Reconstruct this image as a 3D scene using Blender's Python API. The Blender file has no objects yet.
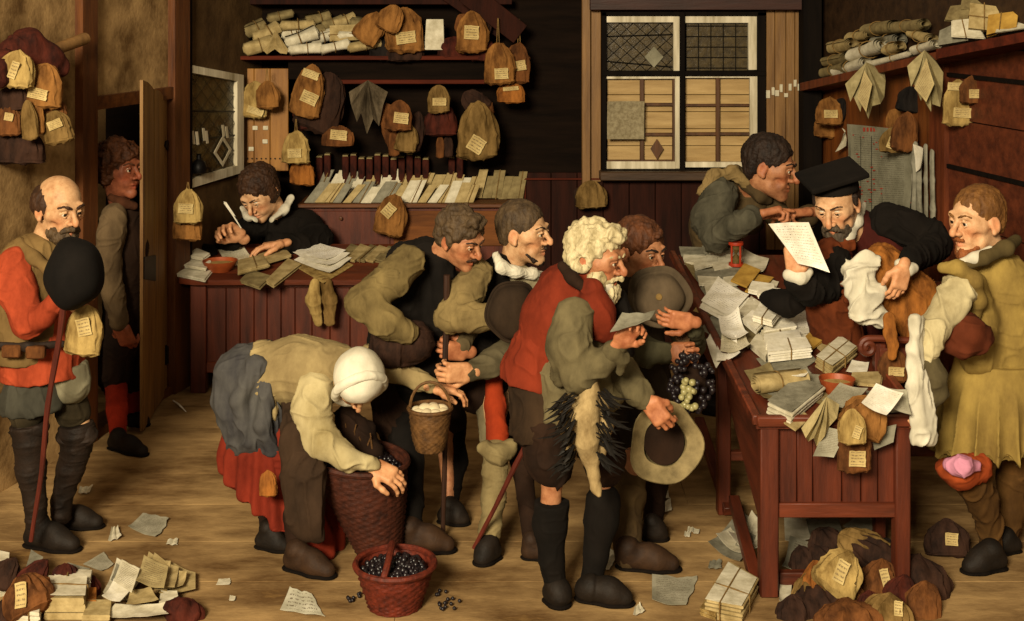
import bpy, bmesh, math, random, os
import numpy as np
from mathutils import Vector, Matrix, Euler
C = bpy.context.scene.collection
FPX, CAMH = 1300.0, 2.5
def P(px, py, Y): return np.array([(px-512.0)*Y/FPX, Y, CAMH-py*Y/FPX])
def FY(py): return CAMH*FPX/py          # depth at which the floor shows at row py
R = math.radians
def nrm(v):
    v = np.asarray(v, float); n = np.linalg.norm(v); return v/n if n > 1e-12 else v
# ---------------------------------------------------------------- materials
def lin(c):
    if isinstance(c, str): c = tuple(int(c[i:i+2], 16) for i in (0, 2, 4))
    return tuple((x/255.0/12.92 if x/255.0 <= .04045 else ((x/255.0+.055)/1.055)**2.4) for x in c)
MATS = {}
def mat(name, c1, c2=None, scale=6.0, stretch=(1,1,1), rough=.8, bump=.15, fine=120.0, finebump=.1, spec=.25, dark=None, metal=0, sheen=0, attr=False, contrast=1.0, coords='Object', fstretch=None):
    if name in MATS: return MATS[name]
    m = bpy.data.materials.new(name); m.use_nodes = True; nt = m.node_tree; N = nt.nodes; L = nt.links
    b = N['Principled BSDF']; b.inputs['Roughness'].default_value = rough
    b.inputs['Specular IOR Level'].default_value = spec; b.inputs['Metallic'].default_value = metal
    if sheen: b.inputs['Sheen Weight'].default_value = sheen
    tc = N.new('ShaderNodeTexCoord'); mp = N.new('ShaderNodeMapping'); mp.inputs['Scale'].default_value = stretch
    L.new(tc.outputs[coords], mp.inputs[0])
    n = N.new('ShaderNodeTexNoise'); n.inputs['Scale'].default_value = scale; n.inputs['Detail'].default_value = 6; n.inputs['Roughness'].default_value = .65
    L.new(mp.outputs[0], n.inputs['Vector'])
    r = N.new('ShaderNodeValToRGB'); e = r.color_ramp.elements
    a = .5-.2/contrast; e[0].position = a; e[1].position = 1-a
    c2 = c2 or c1
    e[0].color = lin(c2)+(1,); e[1].color = lin(c1)+(1,)
    if dark:
        k = e.new(.28); k.color = lin(dark)+(1,); 
    L.new(n.outputs['Fac'], r.inputs['Fac'])
    if attr:
        at = N.new('ShaderNodeAttribute'); at.attribute_name = 'Col'
        mx = N.new('ShaderNodeMix'); mx.data_type = 'RGBA'; mx.blend_type = 'MULTIPLY'; mx.inputs[0].default_value = 1
        L.new(at.outputs['Color'], mx.inputs[6]); L.new(r.outputs['Color'], mx.inputs[7]); L.new(mx.outputs[2], b.inputs['Base Color'])
    else: L.new(r.outputs['Color'], b.inputs['Base Color'])
    if bump or finebump:
        f = N.new('ShaderNodeTexNoise'); f.inputs['Scale'].default_value = fine; f.inputs['Detail'].default_value = 2
        mp2 = N.new('ShaderNodeMapping'); mp2.inputs['Scale'].default_value = fstretch or stretch
        L.new(tc.outputs[coords], mp2.inputs[0]); L.new(mp2.outputs[0], f.inputs['Vector'])
        b1 = N.new('ShaderNodeBump'); b1.inputs['Strength'].default_value = min(1, finebump*3); b1.inputs['Distance'].default_value = .002
        b2 = N.new('ShaderNodeBump'); b2.inputs['Strength'].default_value = min(1, bump*3); b2.inputs['Distance'].default_value = .01
        L.new(f.outputs['Fac'], b1.inputs['Height']); L.new(n.outputs['Fac'], b2.inputs['Height'])
        L.new(b1.outputs[0], b2.inputs['Normal']); L.new(b2.outputs[0], b.inputs['Normal'])
    MATS[name] = m; return m
def cloth(name, c1, c2=None, **k):
    k.setdefault('scale', 5); k.setdefault('fine', 260); k.setdefault('finebump', .16); k.setdefault('bump', .12); k.setdefault('rough', .9); k.setdefault('spec', .12); k.setdefault('stretch', (1,1,.5))
    return mat(name, c1, c2, **k)
def wood(name, c1, c2, axis='z', dark=None, **k):
    st = {'x': (.12,1,1), 'y': (1,.12,1), 'z': (1,1,.12)}[axis]
    k.setdefault('scale', 14); k.setdefault('fine', 90); k.setdefault('rough', .55); k.setdefault('bump', .18); k.setdefault('finebump', .14); k.setdefault('spec', .3)
    return mat(name, c1, c2, stretch=st, dark=dark, **k)
def written_paper(name, c1, c2, ink='5a4a3a', lines=16, dens=.5, amount=.75):
    """paper with rows of pen writing, laid out in the sheet's own UV"""
    if name in MATS: return MATS[name]
    m = mat(name, c1, c2, scale=9, rough=.85, bump=.1, fine=60, finebump=.08, spec=.15)
    nt = m.node_tree; N = nt.nodes; L = nt.links; b = N['Principled BSDF']
    src = b.inputs['Base Color'].links[0].from_socket
    uv = N.new('ShaderNodeTexCoord'); sep = N.new('ShaderNodeSeparateXYZ'); L.new(uv.outputs['UV'], sep.inputs[0])
    def mth(op, a, bb=None, cc=None):
        q = N.new('ShaderNodeMath'); q.operation = op
        for i, v in enumerate((a, bb, cc)):
            if v is None: continue
            if isinstance(v, (int, float)): q.inputs[i].default_value = v
            else: L.new(v, q.inputs[i])
        return q.outputs[0]
    fr = mth('FRACT', mth('MULTIPLY', sep.outputs['Y'], float(lines)))
    band = mth('MULTIPLY', mth('GREATER_THAN', fr, .32), mth('LESS_THAN', fr, .72))
    mp = N.new('ShaderNodeMapping'); mp.inputs['Scale'].default_value = (lines*2.6, lines*1.0, 1); L.new(uv.outputs['UV'], mp.inputs[0])
    n = N.new('ShaderNodeTexNoise'); n.inputs['Scale'].default_value = 1.6; n.inputs['Detail'].default_value = 2; L.new(mp.outputs[0], n.inputs['Vector'])
    k = mth('GREATER_THAN', n.outputs['Fac'], 1-dens)
    mar = mth('MULTIPLY', mth('MULTIPLY', mth('GREATER_THAN', sep.outputs['X'], .1), mth('LESS_THAN', sep.outputs['X'], .9)),
              mth('MULTIPLY', mth('GREATER_THAN', sep.outputs['Y'], .1), mth('LESS_THAN', sep.outputs['Y'], .92)))
    f = mth('MULTIPLY', mth('MULTIPLY', mth('MULTIPLY', band, k), mar), amount)
    mx = N.new('ShaderNodeMix'); mx.data_type = 'RGBA'; L.new(f, mx.inputs[0]); L.new(src, mx.inputs[6]); mx.inputs[7].default_value = lin(ink)+(1,)
    L.new(mx.outputs[2], b.inputs['Base Color'])
    return m
# ---------------------------------------------------------------- scene objects
def tagp(o, label=None, cat=None, group=None, kind=None):
    if label: o['label'] = label
    if cat: o['category'] = cat
    if group: o['group'] = group
    if kind: o['kind'] = kind
    return o
def thing(name, label, cat, loc, group=None):
    o = bpy.data.objects.new(name, None); o.empty_display_size = .1; C.objects.link(o); o.location = tuple(loc)
    return tagp(o, label, cat, group)
def meshobj(name, V, F, m, parent=None, smooth=True, mats=None, fm=None, uv=None, col=None):
    """V in world coordinates; stored relative to the parent's (or its own) origin"""
    V = np.asarray(V, dtype=np.float32).reshape(-1, 3)
    me = bpy.data.meshes.new(name)
    if parent is not None:
        q = parent; org = np.zeros(3)
        while q is not None: org = org + np.array(q.location); q = q.parent
    else: org = np.array([(V[:,0].min()+V[:,0].max())/2, (V[:,1].min()+V[:,1].max())/2, V[:,2].min()])
    W = V-org
    if isinstance(F, np.ndarray):
        nf, k = F.shape
        me.vertices.add(len(W)); me.vertices.foreach_set('co', W.astype(np.float32).ravel())
        me.loops.add(nf*k); me.loops.foreach_set('vertex_index', F.astype(np.int32).ravel())
        me.polygons.add(nf); me.polygons.foreach_set('loop_start', np.arange(0, nf*k, k, dtype=np.int32))
        me.update(calc_edges=True)
    else:
        me.from_pydata([tuple(map(float, v)) for v in W], [], [tuple(int(i) for i in f) for f in F]); me.update()
    me.materials.append(m)
    for x in (mats or []): me.materials.append(x)
    if fm is not None: me.polygons.foreach_set('material_index', np.asarray(fm, dtype=np.int32))
    if uv is not None:
        u = me.uv_layers.new(name='UVMap'); li = np.zeros(len(me.loops), dtype=np.int32); me.loops.foreach_get('vertex_index', li)
        u.data.foreach_set('uv', np.asarray(uv, dtype=np.float32)[li].ravel())
    if col is not None:
        ca = me.color_attributes.new('Col', 'FLOAT_COLOR', 'POINT')
        ca.data.foreach_set('color', np.concatenate([col, np.ones((len(col),1))], 1).astype(np.float32).ravel())
    if smooth is True: me.polygons.foreach_set('use_smooth', np.ones(len(me.polygons), dtype=bool))
    elif smooth == 'auto':
        me.polygons.foreach_set('use_smooth', np.ones(len(me.polygons), dtype=bool))
        try: me.set_sharp_from_angle(angle=R(38))
        except Exception: pass
    o = bpy.data.objects.new(name, me); C.objects.link(o)
    if parent is not None: o.parent = parent
    else: o.location = tuple(org)
    return o
class MB:
    """collects shapes in world coordinates, links them as one mesh"""
    def __init__(s): s.V = []; s.F = []; s.fm = []; s.uv = []; s.mi = 0
    def add(s, V, F, uv=None):
        o = len(s.V); s.V += [tuple(map(float, v)) for v in V]; s.F += [tuple(i+o for i in f) for f in F]; s.fm += [s.mi]*len(F)
        s.uv += [tuple(q) for q in uv] if uv is not None else [(0,0)]*len(V)
    def box(s, c, h, rot=None, bev=0.0):
        c = np.array(c, float); h = np.array(h, float)
        b = min(bev, h.min()*.9)
        M = np.array(rot) if rot is not None else np.eye(3)
        if b <= 0:
            V = [M@(np.array([x,y,z])*h)+c for x in (-1,1) for y in (-1,1) for z in (-1,1)]
            s.add(V, [(0,1,3,2),(4,6,7,5),(0,4,5,1),(2,3,7,6),(0,2,6,4),(1,5,7,3)]); return
        bm = bmesh.new(); bmesh.ops.create_cube(bm, size=2)
        for v in bm.verts: v.co = Vector((v.co.x*h[0], v.co.y*h[1], v.co.z*h[2]))
        bmesh.ops.bevel(bm, geom=bm.edges[:], offset=b, segments=1, affect='EDGES')
        bm.verts.index_update()
        s.add([M@np.array(v.co)+c for v in bm.verts], [[v.index for v in f.verts] for f in bm.faces]); bm.free()
    def bar(s, a, b, w, t, up=(0,0,1), bev=.003):
        """box from a to b, width w across, thickness t along up"""
        a = np.array(a, float); b = np.array(b, float); d = nrm(b-a); up = np.array(up, float)
        x = np.cross(d, up)
        if np.linalg.norm(x) < 1e-5: x = np.cross(d, (1,0,0))
        x = nrm(x); u = nrm(np.cross(x, d))
        s.box((a+b)/2, (w/2, np.linalg.norm(b-a)/2, t/2), np.stack([x, d, u], 1), bev)
    def quadslab(s, q, th, n=None):
        """slab with four face corners q (world) and thickness th away from n"""
        q = [np.array(v, float) for v in q]
        if n is None: n = nrm(np.cross(q[1]-q[0], q[2]-q[0]))
        n = np.array(n, float)
        k = len(q); V = q+[v-n*th for v in q]
        F = [tuple(range(k)), tuple(reversed(range(k, 2*k)))]+[(i, i+k, (i+1)%k+k, (i+1)%k) for i in range(k)]
        s.add(V, F)
    def tube(s, pts, r, n=8, caps=True, flat=None):
        pts = [np.array(p, float) for p in pts]; m = len(pts)
        rs = r if isinstance(r, (list, tuple, np.ndarray)) else [r]*m
        V = []; F = []; ref = None
        for i, p in enumerate(pts):
            d = nrm(pts[min(i+1, m-1)]-pts[max(i-1, 0)])
            if ref is None:
                ref = np.array((0,0,1.)) if abs(d[2]) < .9 else np.array((1.,0,0))
            x = nrm(np.cross(d, ref)); y = nrm(np.cross(x, d)); ref = y
            for k in range(n):
                a = 2*math.pi*k/n; V.append(p+rs[i]*(math.cos(a)*x+math.sin(a)*y*(flat or 1)))
        for i in range(m-1):
            for k in range(n): F.append((i*n+k, i*n+(k+1)%n, (i+1)*n+(k+1)%n, (i+1)*n+k))
        if caps: F += [tuple(reversed(range(n))), tuple(range((m-1)*n, m*n))]
        s.add(V, F)
    def lathe(s, prof, c, axis=(0,0,1), n=32, flat=(1,1), xref=None, mod=None):
        """prof = [(r, h)...] around axis from c"""
        c = np.array(c, float); z = nrm(axis)
        x = np.array(xref, float) if xref is not None else (np.array((1.,0,0)) if abs(z[0]) < .9 else np.array((0,1.,0)))
        x = nrm(x-z*np.dot(x, z)); y = np.cross(z, x); V = []; F = []; m = len(prof)
        for i, (r, h) in enumerate(prof):
            for k in range(n):
                a = 2*math.pi*k/n; rr = r*(mod(i, a) if mod else 1)
                V.append(c+z*h+rr*(math.cos(a)*x*flat[0]+math.sin(a)*y*flat[1]))
        for i in range(m-1):
            for k in range(n): F.append((i*n+k, i*n+(k+1)%n, (i+1)*n+(k+1)%n, (i+1)*n+k))
        if prof[0][0] > 1e-6: F.append(tuple(reversed(range(n))))
        if prof[-1][0] > 1e-6: F.append(tuple(range((m-1)*n, m*n)))
        s.add(V, F)
    def build(s, name, m, parent=None, smooth='auto', mats=None, uv=False):
        return meshobj(name, np.array(s.V), s.F, m, parent, smooth, mats, s.fm if mats else None, s.uv if uv else None)
# ---------------------------------------------------------------- numpy noise
_rs = np.random.RandomState(7); _T = _rs.rand(32,32,32).astype(np.float32)*2-1
def vnoise(p):
    i = np.floor(p).astype(int); f = p-i; f = f*f*(3-2*f); i &= 31; j = (i+1) & 31
    def g(a, b, c): return _T[a, b, c]
    x0, y0, z0 = i.T; x1, y1, z1 = j.T; fx, fy, fz = f.T
    return ((g(x0,y0,z0)*(1-fx)+g(x1,y0,z0)*fx)*(1-fy)+(g(x0,y1,z0)*(1-fx)+g(x1,y1,z0)*fx)*fy)*(1-fz) + \
           ((g(x0,y0,z1)*(1-fx)+g(x1,y0,z1)*fx)*(1-fy)+(g(x0,y1,z1)*(1-fx)+g(x1,y1,z1)*fx)*fy)*fz
def fbm(p, o=3):
    r = 0; a = 1
    for k in range(o): r = r+a*vnoise(p*(2**k)+17.3*k); a *= .5
    return r
def ridge(p): return 1-2*np.abs(vnoise(p))        # creases
# ---------------------------------------------------------------- distance fields -> one continuous surface
class SDF:
    def __init__(s, h=.006): s.ops = []; s.h = h
    def cone(s, a, b, ra, rb, k=.02, flat=None, mode='add'):
        s.ops.append((mode, 'cone', np.array(a,float), np.array(b,float), ra, rb, k, flat)); return s
    def chain(s, pts, k=.02, flat=None, mode='add'):
        """pts = [(point, r), ...]"""
        if len(pts) == 1: pts = [pts[0], (np.array(pts[0][0])+1e-4, pts[0][1])]
        for (a, ra), (b, rb) in zip(pts[:-1], pts[1:]): s.cone(a, b, ra, rb, k, flat, mode)
        return s
    def ell(s, c, r, M=None, k=.02, mode='add'):
        s.ops.append((mode, 'ell', np.array(c,float), np.array(r,float), np.eye(3) if M is None else np.array(M), k)); return s
    def box(s, c, r, M=None, k=.02, rd=.01, mode='add'):
        s.ops.append((mode, 'box', np.array(c,float), np.array(r,float), np.eye(3) if M is None else np.array(M), k, rd)); return s
    def cut(s, p, n, k=.004):
        """keep the side opposite n"""
        s.ops.append(('cut', np.array(p,float), nrm(n), k)); return s
    def cutball(s, c, r, p, n, k=.004):
        s.ops.append(('cutball', np.array(c,float), r, np.array(p,float), nrm(n), k)); return s
    def shell(s, t): s.ops.append(('shell', t)); return s
    def _bb(s):
        lo = []; hi = []
        for o in s.ops:
            if o[0] != 'add': continue
            if o[1] == 'cone':
                f = max(1, o[7][1]) if o[7] else 1
                r = max(o[4], o[5])*f; lo.append(np.minimum(o[2], o[3])-r); hi.append(np.maximum(o[2], o[3])+r)
            else: r = np.abs(o[4])@o[3] if o[1] == 'box' else np.full(3, o[3].max()); lo.append(o[2]-r); hi.append(o[2]+r)
        return np.min(lo, 0), np.max(hi, 0)
    def mesh(s):
        h = s.h; lo, hi = s._bb(); lo = lo-4*h; hi = hi+4*h
        n = np.ceil((hi-lo)/h).astype(int)+1
        F = np.full(n, .5, dtype=np.float32)
        ax = [lo[i]+h*np.arange(n[i], dtype=np.float64) for i in range(3)]
        def sub(l, u):
            i0 = np.clip(np.floor((l-lo)/h).astype(int), 0, n-1); i1 = np.clip(np.ceil((u-lo)/h).astype(int)+1, 1, n)
            if (i1 <= i0).any(): return None
            sl = tuple(slice(i0[i], i1[i]) for i in range(3))
            return sl, (ax[0][sl[0]][:,None,None], ax[1][sl[1]][None,:,None], ax[2][sl[2]][None,None,:])
        for o in s.ops:
            if o[0] in ('cut', 'cutball'):
                if o[0] == 'cut': p, nn, k = o[1:4]; q = sub(lo, hi)
                else: c, r, p, nn, k = o[1:6]; q = sub(c-r, c+r)
                if q is None: continue
                sl, (X, Y, Z) = q
                d = ((X-p[0])*nn[0]+(Y-p[1])*nn[1]+(Z-p[2])*nn[2]).astype(np.float32)
                if o[0] == 'cutball':
                    rr = np.sqrt((X-c[0])**2+(Y-c[1])**2+(Z-c[2])**2)-r; d = np.minimum(d, -rr).astype(np.float32)
                A = F[sl]; hh = np.maximum(k-np.abs(A-d), 0)/k; F[sl] = np.maximum(A, d)+hh*hh*k*.25; continue
            if o[0] == 'shell': F = np.abs(F+o[1]/2)-o[1]/2; continue
            if o[1] == 'cone':
                a, b, ra, rb, k, flat = o[2:8]; f = max(1, flat[1]) if flat else 1
                m = max(ra, rb)*f+k+3*h; q = sub(np.minimum(a,b)-m, np.maximum(a,b)+m)
                if q is None: continue
                sl, (X, Y, Z) = q
                ba = b-a; l2 = max(ba@ba, 1e-12); px, py, pz = X-a[0], Y-a[1], Z-a[2]
                t = np.clip((px*ba[0]+py*ba[1]+pz*ba[2])/l2, 0, 1)
                qx, qy, qz = px-ba[0]*t, py-ba[1]*t, pz-ba[2]*t
                if flat:
                    v, ff = nrm(flat[0]), flat[1]; w = qx*v[0]+qy*v[1]+qz*v[2]
                    d2 = qx*qx+qy*qy+qz*qz-w*w; L = np.sqrt(d2+(w/ff)**2)+1e-9
                    g = np.sqrt(d2+(w/ff**2)**2)/L; g = np.maximum(g, .15)
                    d = (L-(ra+(rb-ra)*t))/np.maximum(g, .5)
                else: d = np.sqrt(qx*qx+qy*qy+qz*qz)-(ra+(rb-ra)*t)
            else:
                c, r, M, k = o[2:6]; m = (np.abs(M)@r if o[1] == 'box' else r.max())+k+3*h; q = sub(c-m, c+m)
                if q is None: continue
                sl, (X, Y, Z) = q
                X, Y, Z = X-c[0], Y-c[1], Z-c[2]
                u = [X*M[0,i]+Y*M[1,i]+Z*M[2,i] for i in range(3)]
                if o[1] == 'ell':
                    k0 = np.sqrt(sum((u[i]/r[i])**2 for i in range(3)))+1e-9; k1 = np.sqrt(sum((u[i]/r[i]**2)**2 for i in range(3)))+1e-9
                    d = k0*(k0-1)/k1
                else:
                    rd = o[6]; q3 = [np.abs(u[i])-(r[i]-rd) for i in range(3)]
                    d = np.sqrt(sum(np.maximum(w, 0)**2 for w in q3))+np.minimum(np.maximum(np.maximum(q3[0], q3[1]), q3[2]), 0)-rd
            d = d.astype(np.float32); A = F[sl]
            if o[0] == 'add': hh = np.maximum(k-np.abs(A-d), 0)/k; F[sl] = np.minimum(A, d)-hh*hh*k*.25
            elif o[0] == 'sub': d = -d; hh = np.maximum(k-np.abs(A-d), 0)/k; F[sl] = np.maximum(A, d)+hh*hh*k*.25
        F[0] = F[-1] = .1; F[:,0] = F[:,-1] = .1; F[:,:,0] = F[:,:,-1] = .1
        # surface nets
        S = F < 0
        cs = [S[i:n[0]-1+i, j:n[1]-1+j, k:n[2]-1+k] for i in (0,1) for j in (0,1) for k in (0,1)]
        al = cs[0].copy(); an = cs[0].copy()
        for q in cs[1:]: al &= q; an |= q
        act = an & ~al; idx = np.argwhere(act)
        if len(idx) == 0: return np.zeros((0,3)), np.zeros((0,4), int)
        num = np.full(act.shape, -1, dtype=np.int32); num[tuple(idx.T)] = np.arange(len(idx))
        cor = np.array([(i,j,k) for i in (0,1) for j in (0,1) for k in (0,1)])
        val = np.stack([F[tuple((idx+c).T)] for c in cor], 1).astype(np.float64)
        acc = np.zeros((len(idx),3)); cnt = np.zeros(len(idx))
        for a in range(8):
            for b in range(a+1, 8):
                if np.abs(cor[a]-cor[b]).sum() != 1: continue
                va, vb = val[:,a], val[:,b]; m = (va < 0) != (vb < 0)
                t = np.where(m, va/np.where(m, va-vb, 1), 0)
                acc += np.where(m[:,None], cor[a]+(cor[b]-cor[a])*t[:,None], 0); cnt += m
        V = lo+h*(idx+acc/cnt[:,None]); Q = []
        for d in range(3):
            e, f = (d+1)%3, (d+2)%3
            s0 = [slice(None)]*3; s1 = [slice(None)]*3; s0[d] = slice(0,-1); s1[d] = slice(1,None)
            A, B = S[tuple(s0)], S[tuple(s1)]; I = np.argwhere(A != B)
            ok = (I[:,e] > 0) & (I[:,f] > 0) & (I[:,e] < n[e]-1) & (I[:,f] < n[f]-1); I = I[ok]
            ins = A[tuple(I.T)]
            def off(de, df):
                J = I.copy(); J[:,e] -= de; J[:,f] -= df; return num[tuple(J.T)]
            q = np.stack([off(1,1), off(0,1), off(0,0), off(1,0)], 1)
            q[~ins] = q[~ins][:, ::-1]; Q.append(q)
        Q = np.concatenate(Q); Q = Q[(Q >= 0).all(1)]
        return V, Q
def vnormals(V, Q):
    a = V[Q[:,2]]-V[Q[:,0]]; b = V[Q[:,3]]-V[Q[:,1]]; fn = np.cross(a, b)
    N = np.zeros_like(V)
    for i in range(4): np.add.at(N, Q[:,i], fn)
    return N/np.maximum(np.linalg.norm(N, axis=1, keepdims=True), 1e-9)
def relax(V, Q, it=1, w=.5):
    for _ in range(it):
        A = np.zeros_like(V); c = np.zeros(len(V))
        for i in range(4):
            np.add.at(A, Q[:,i], V[Q[:,(i+1)%4]]); np.add.at(c, Q[:,i], 1)
            np.add.at(A, Q[:,i], V[Q[:,(i-1)%4]]); np.add.at(c, Q[:,i], 1)
        V = V*(1-w)+w*A/c[:,None]
    return V
def folds(V, N, amp=.008, f=9., dirs=(1,1,.45), seed=0., sharp=.5):
    """cloth creases: stretched, warped, narrow ridges pushed along the normal"""
    w = np.stack([vnoise(V*5+seed), vnoise(V*5+seed+9), vnoise(V*5+seed+21)], 1); D = np.array(dirs)
    def rid(q, e): return np.clip(1-np.abs(vnoise(q))*3.2, 0, 1)**e
    a = rid(V*D*f*.62+seed+w*1.3, 1.4); D2 = np.array((dirs[0]*.55, dirs[1]*.8, dirs[2]*1.9)); b = rid((V+w*.03)*D2*f*.75+seed*2+40+w*.8, 1.6)
    m = .5+.5*np.clip(vnoise(V*6+seed+70)*2.5, -1, 1)
    return V+N*(amp*((1-sharp)*1.1*vnoise(V*D*f*.4+w)+sharp*(1.15*a*m+.85*b*(1-m))-.25))[:,None]
def sdfobj(name, S, m, parent, amp=0, f=9., dirs=(1,1,.45), seed=0., sharp=.5, rel=1, disp=None, **k):
    V, Q = S.mesh()
    if rel: V = relax(V, Q, rel)
    if amp or disp:
        N = vnormals(V, Q)
        if amp: V = folds(V, N, amp, f, dirs, seed, sharp)
        if disp: V = disp(V, N)
    return meshobj(name, V, Q, m, parent, True, **k)
# ================================================================= THE ROOM
def WL(px, py, off=0.0):
    t = (px-512)/FPX; Y = -4.245/(t-.25); p = P(px, py, Y); return p+np.array((.970,-.2425,0))*off
def WR(px, py, off=0.0):
    t = (px-512)/FPX; Y = 4.16/(t+.2); p = P(px, py, Y); return p+np.array((-.9806,-.1961,0))*off
NL = np.array((.970,-.2425,0)); NR = np.array((-.9806,-.1961,0))
def LXY(Y): return -4.245+.25*Y
def RXY(Y): return 4.16-.2*Y
BY = 9.6
def raypl(px, py, p0, n):
    o = np.array((0,0,CAMH)); d = P(px, py, 1.0)-o; t = np.dot(np.array(p0)-o, n)/np.dot(d, n); return o+d*t

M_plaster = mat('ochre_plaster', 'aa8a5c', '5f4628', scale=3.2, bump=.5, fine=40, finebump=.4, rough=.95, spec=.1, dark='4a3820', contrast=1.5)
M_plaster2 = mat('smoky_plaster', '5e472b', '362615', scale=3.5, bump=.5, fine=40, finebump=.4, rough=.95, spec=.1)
M_post = wood('chestnut_post', '6a3e1b', '3a1d0c', 'z')
M_postx = wood('chestnut_beam', '6a3e1b', '3a1d0c', 'x')
M_door = wood('door_board', '96703a', '5f3f1e', 'z')
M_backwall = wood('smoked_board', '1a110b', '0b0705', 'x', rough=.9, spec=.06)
M_wains = wood('oxblood_board', '33160d', '180a06', 'z', rough=.8, spec=.12)
M_redline = wood('red_lacquer_edge', '5c2413', '32130a', 'x', rough=.8, spec=.12)
M_black = wood('blackened_wood', '150f0a', '090605', 'z', rough=.85, spec=.08)
M_jamb = wood('honey_board', '876438', '5a3e20', 'z')
M_shutter = wood('shutter_board', '9c6d30', '6e461a', 'z')
M_pale = wood('pale_shutter', 'b99c68', '8d7042', 'x')
M_cream = wood('cream_paint', 'e6dcc2', '8d8162', 'z', scale=10, rough=.6)
M_muntin = wood('muntin_wood', '5b3a1e', '35200f', 'z')
M_lead = mat('window_lead', '1a1712', '0c0a08', rough=.5, metal=.3)
M_iron = mat('black_iron', '141110', '080706', rough=.5, metal=.6, fine=80)
M_red = wood('red_cabinet', '602a16', '32140b', 'z', rough=.5)
M_redx = wood('red_rail', '6c311a', '39180c', 'x', rough=.5)
M_redy = wood('red_rail_deep', '632b17', '35160b', 'y', rough=.5)
M_rwall = wood('amber_panel', '7a4419', '48230c', 'z')
M_rwall2 = wood('russet_panel', '64301a', '36160b', 'x')
M_rpost = wood('russet_post', '6e361a', '3c180b', 'z')
M_floor = mat('trodden_floor', 'a28458', '5e4528', scale=4.5, stretch=(.45,1,1), bump=.3, fine=30, finebump=.4, rough=.85, spec=.1, dark='7d6038', contrast=1.35)

def glassmat():
    m = mat('sooty_glass', '57492b', '2c2414', rough=.25, spec=.5, bump=.1, scale=20)
    b = m.node_tree.nodes['Principled BSDF']; b.inputs['Transmission Weight'].default_value = .12
    return m
M_glass = glassmat()
def struct(b, name, m, parent=None, **k):
    o = b.build(name, m, parent, **k)
    if parent is None: o['kind'] = 'structure'
    return o
def plankseams(b, pts): pass

# floor: broad worn boards running across, with narrow seams
b = MB(); rnd = random.Random(3)
y = 4.3
while y < 11.0:
    w = rnd.uniform(.34, .5); x = -4.4
    while x < 4.2:
        l = rnd.uniform(3.2, 6); b.box((x+l/2, y+w/2, -.02), (l/2-.0012, w/2-.0012, .02), bev=.0015); x += l
    y += w
struct(b, 'floor', M_floor)
b = MB(); b.box((0, 7.6, -.06), (4.6, 3.4, .02)); struct(b, 'trim_1', M_black)

# left wall: plaster, doorway, window wall
def lpatch(b, Y0, Y1, z0, z1, th=.12, z2=None):
    q = [np.array((LXY(Y0), Y0, z0)), np.array((LXY(Y1), Y1, z0)), np.array((LXY(Y1), Y1, z1 if z2 is None else z2)), np.array((LXY(Y0), Y0, z1))]
    b.quadslab(q, th, NL)
b = MB(); lpatch(b, 5.0, 7.28, 0, 2.75); lpatch(b, 7.28, 8.4, 1.93, 2.75)
struct(b, 'wall_left', M_plaster)
b = MB(); Yw0, Yw1 = WL(186,0)[1], WL(239,0)[1]
lpatch(b, 8.3, Yw0, 0, 2.75); lpatch(b, Yw0, Yw1, 0, 1.255); lpatch(b, Yw1, 9.72, 0, 2.75); b.quadslab([np.array((LXY(Yw0),Yw0,2.055)), np.array((LXY(Yw1),Yw1,1.95)), np.array((LXY(Yw1),Yw1,2.75)), np.array((LXY(Yw0),Yw0,2.75))], .12, NL)
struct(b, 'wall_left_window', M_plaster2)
# door frame posts and lintel
def lpost(b, Y0, Y1, z0, z1, proud=.05, th=.2):
    q = [np.array((LXY(Y0), Y0, z0)), np.array((LXY(Y1), Y1, z0)), np.array((LXY(Y1), Y1, z1)), np.array((LXY(Y0), Y0, z1))]
    b.quadslab([v+NL*proud for v in q], th, NL)
b = MB(); lpost(b, WL(75,0)[1], WL(90,0)[1], 0, 2.75); struct(b, 'trim_2', M_post)
b = MB(); lpost(b, WL(168,0)[1], WL(183,0)[1], 0, 2.75); struct(b, 'trim_3', M_post)
b = MB(); lpost(b, WL(90.5,0)[1], WL(167.5,0)[1], 1.875, 1.95, .04, .16); struct(b, 'trim_4', M_postx)
b = MB(); lpost(b, WL(183.4,0)[1], WL(187.5,0)[1], 0, 2.75, .035, .12); struct(b, 'trim_5', M_black)
b = MB(); lpost(b, WL(90.5,0)[1], WL(167.5,0)[1], 0, .05, .03, .16); struct(b, 'trim_6', M_post)
# peg beam sticking out of the wall high on the left, bags hang from it
# dim passage behind the doorway
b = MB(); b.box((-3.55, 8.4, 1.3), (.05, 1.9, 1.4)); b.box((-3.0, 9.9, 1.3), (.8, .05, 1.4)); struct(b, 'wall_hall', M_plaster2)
# door leaf, swung inward, ragged top
door = thing('door_1', None, None, (-2.18, 8.25, 0)); door['kind'] = 'structure'
b = MB(); dl0 = np.array((-2.185, 8.22, 0)); dl1 = P(143, 0, 7.48); dl1[2] = 0
dn = nrm(np.cross(dl1-dl0, (0,0,1)));  dn = dn if dn[0] > 0 else -dn
def doorpt(px, py):
    return raypl(px, py, dl0, dn)
tops = [((143, 80), (154, 89)), ((154.4, 88), (165, 98)), ((165.4, 97), (173.5, 108))]
for (a, c) in tops:
    ta, tc_ = doorpt(*a), doorpt(*c); ba_, bc = ta.copy(), tc_.copy(); ba_[2] = bc[2] = .02
    mid = (ta+tc_)/2; mid[2] += .012
    b.quadslab([ba_, bc, tc_, mid, ta], .018, dn)
b.build('door_leaf', M_door, door, smooth=False)
b = MB(); q = [doorpt(143.5, 257), doorpt(155, 255), doorpt(155, 281), doorpt(143.5, 279)]; sd = dn
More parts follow.
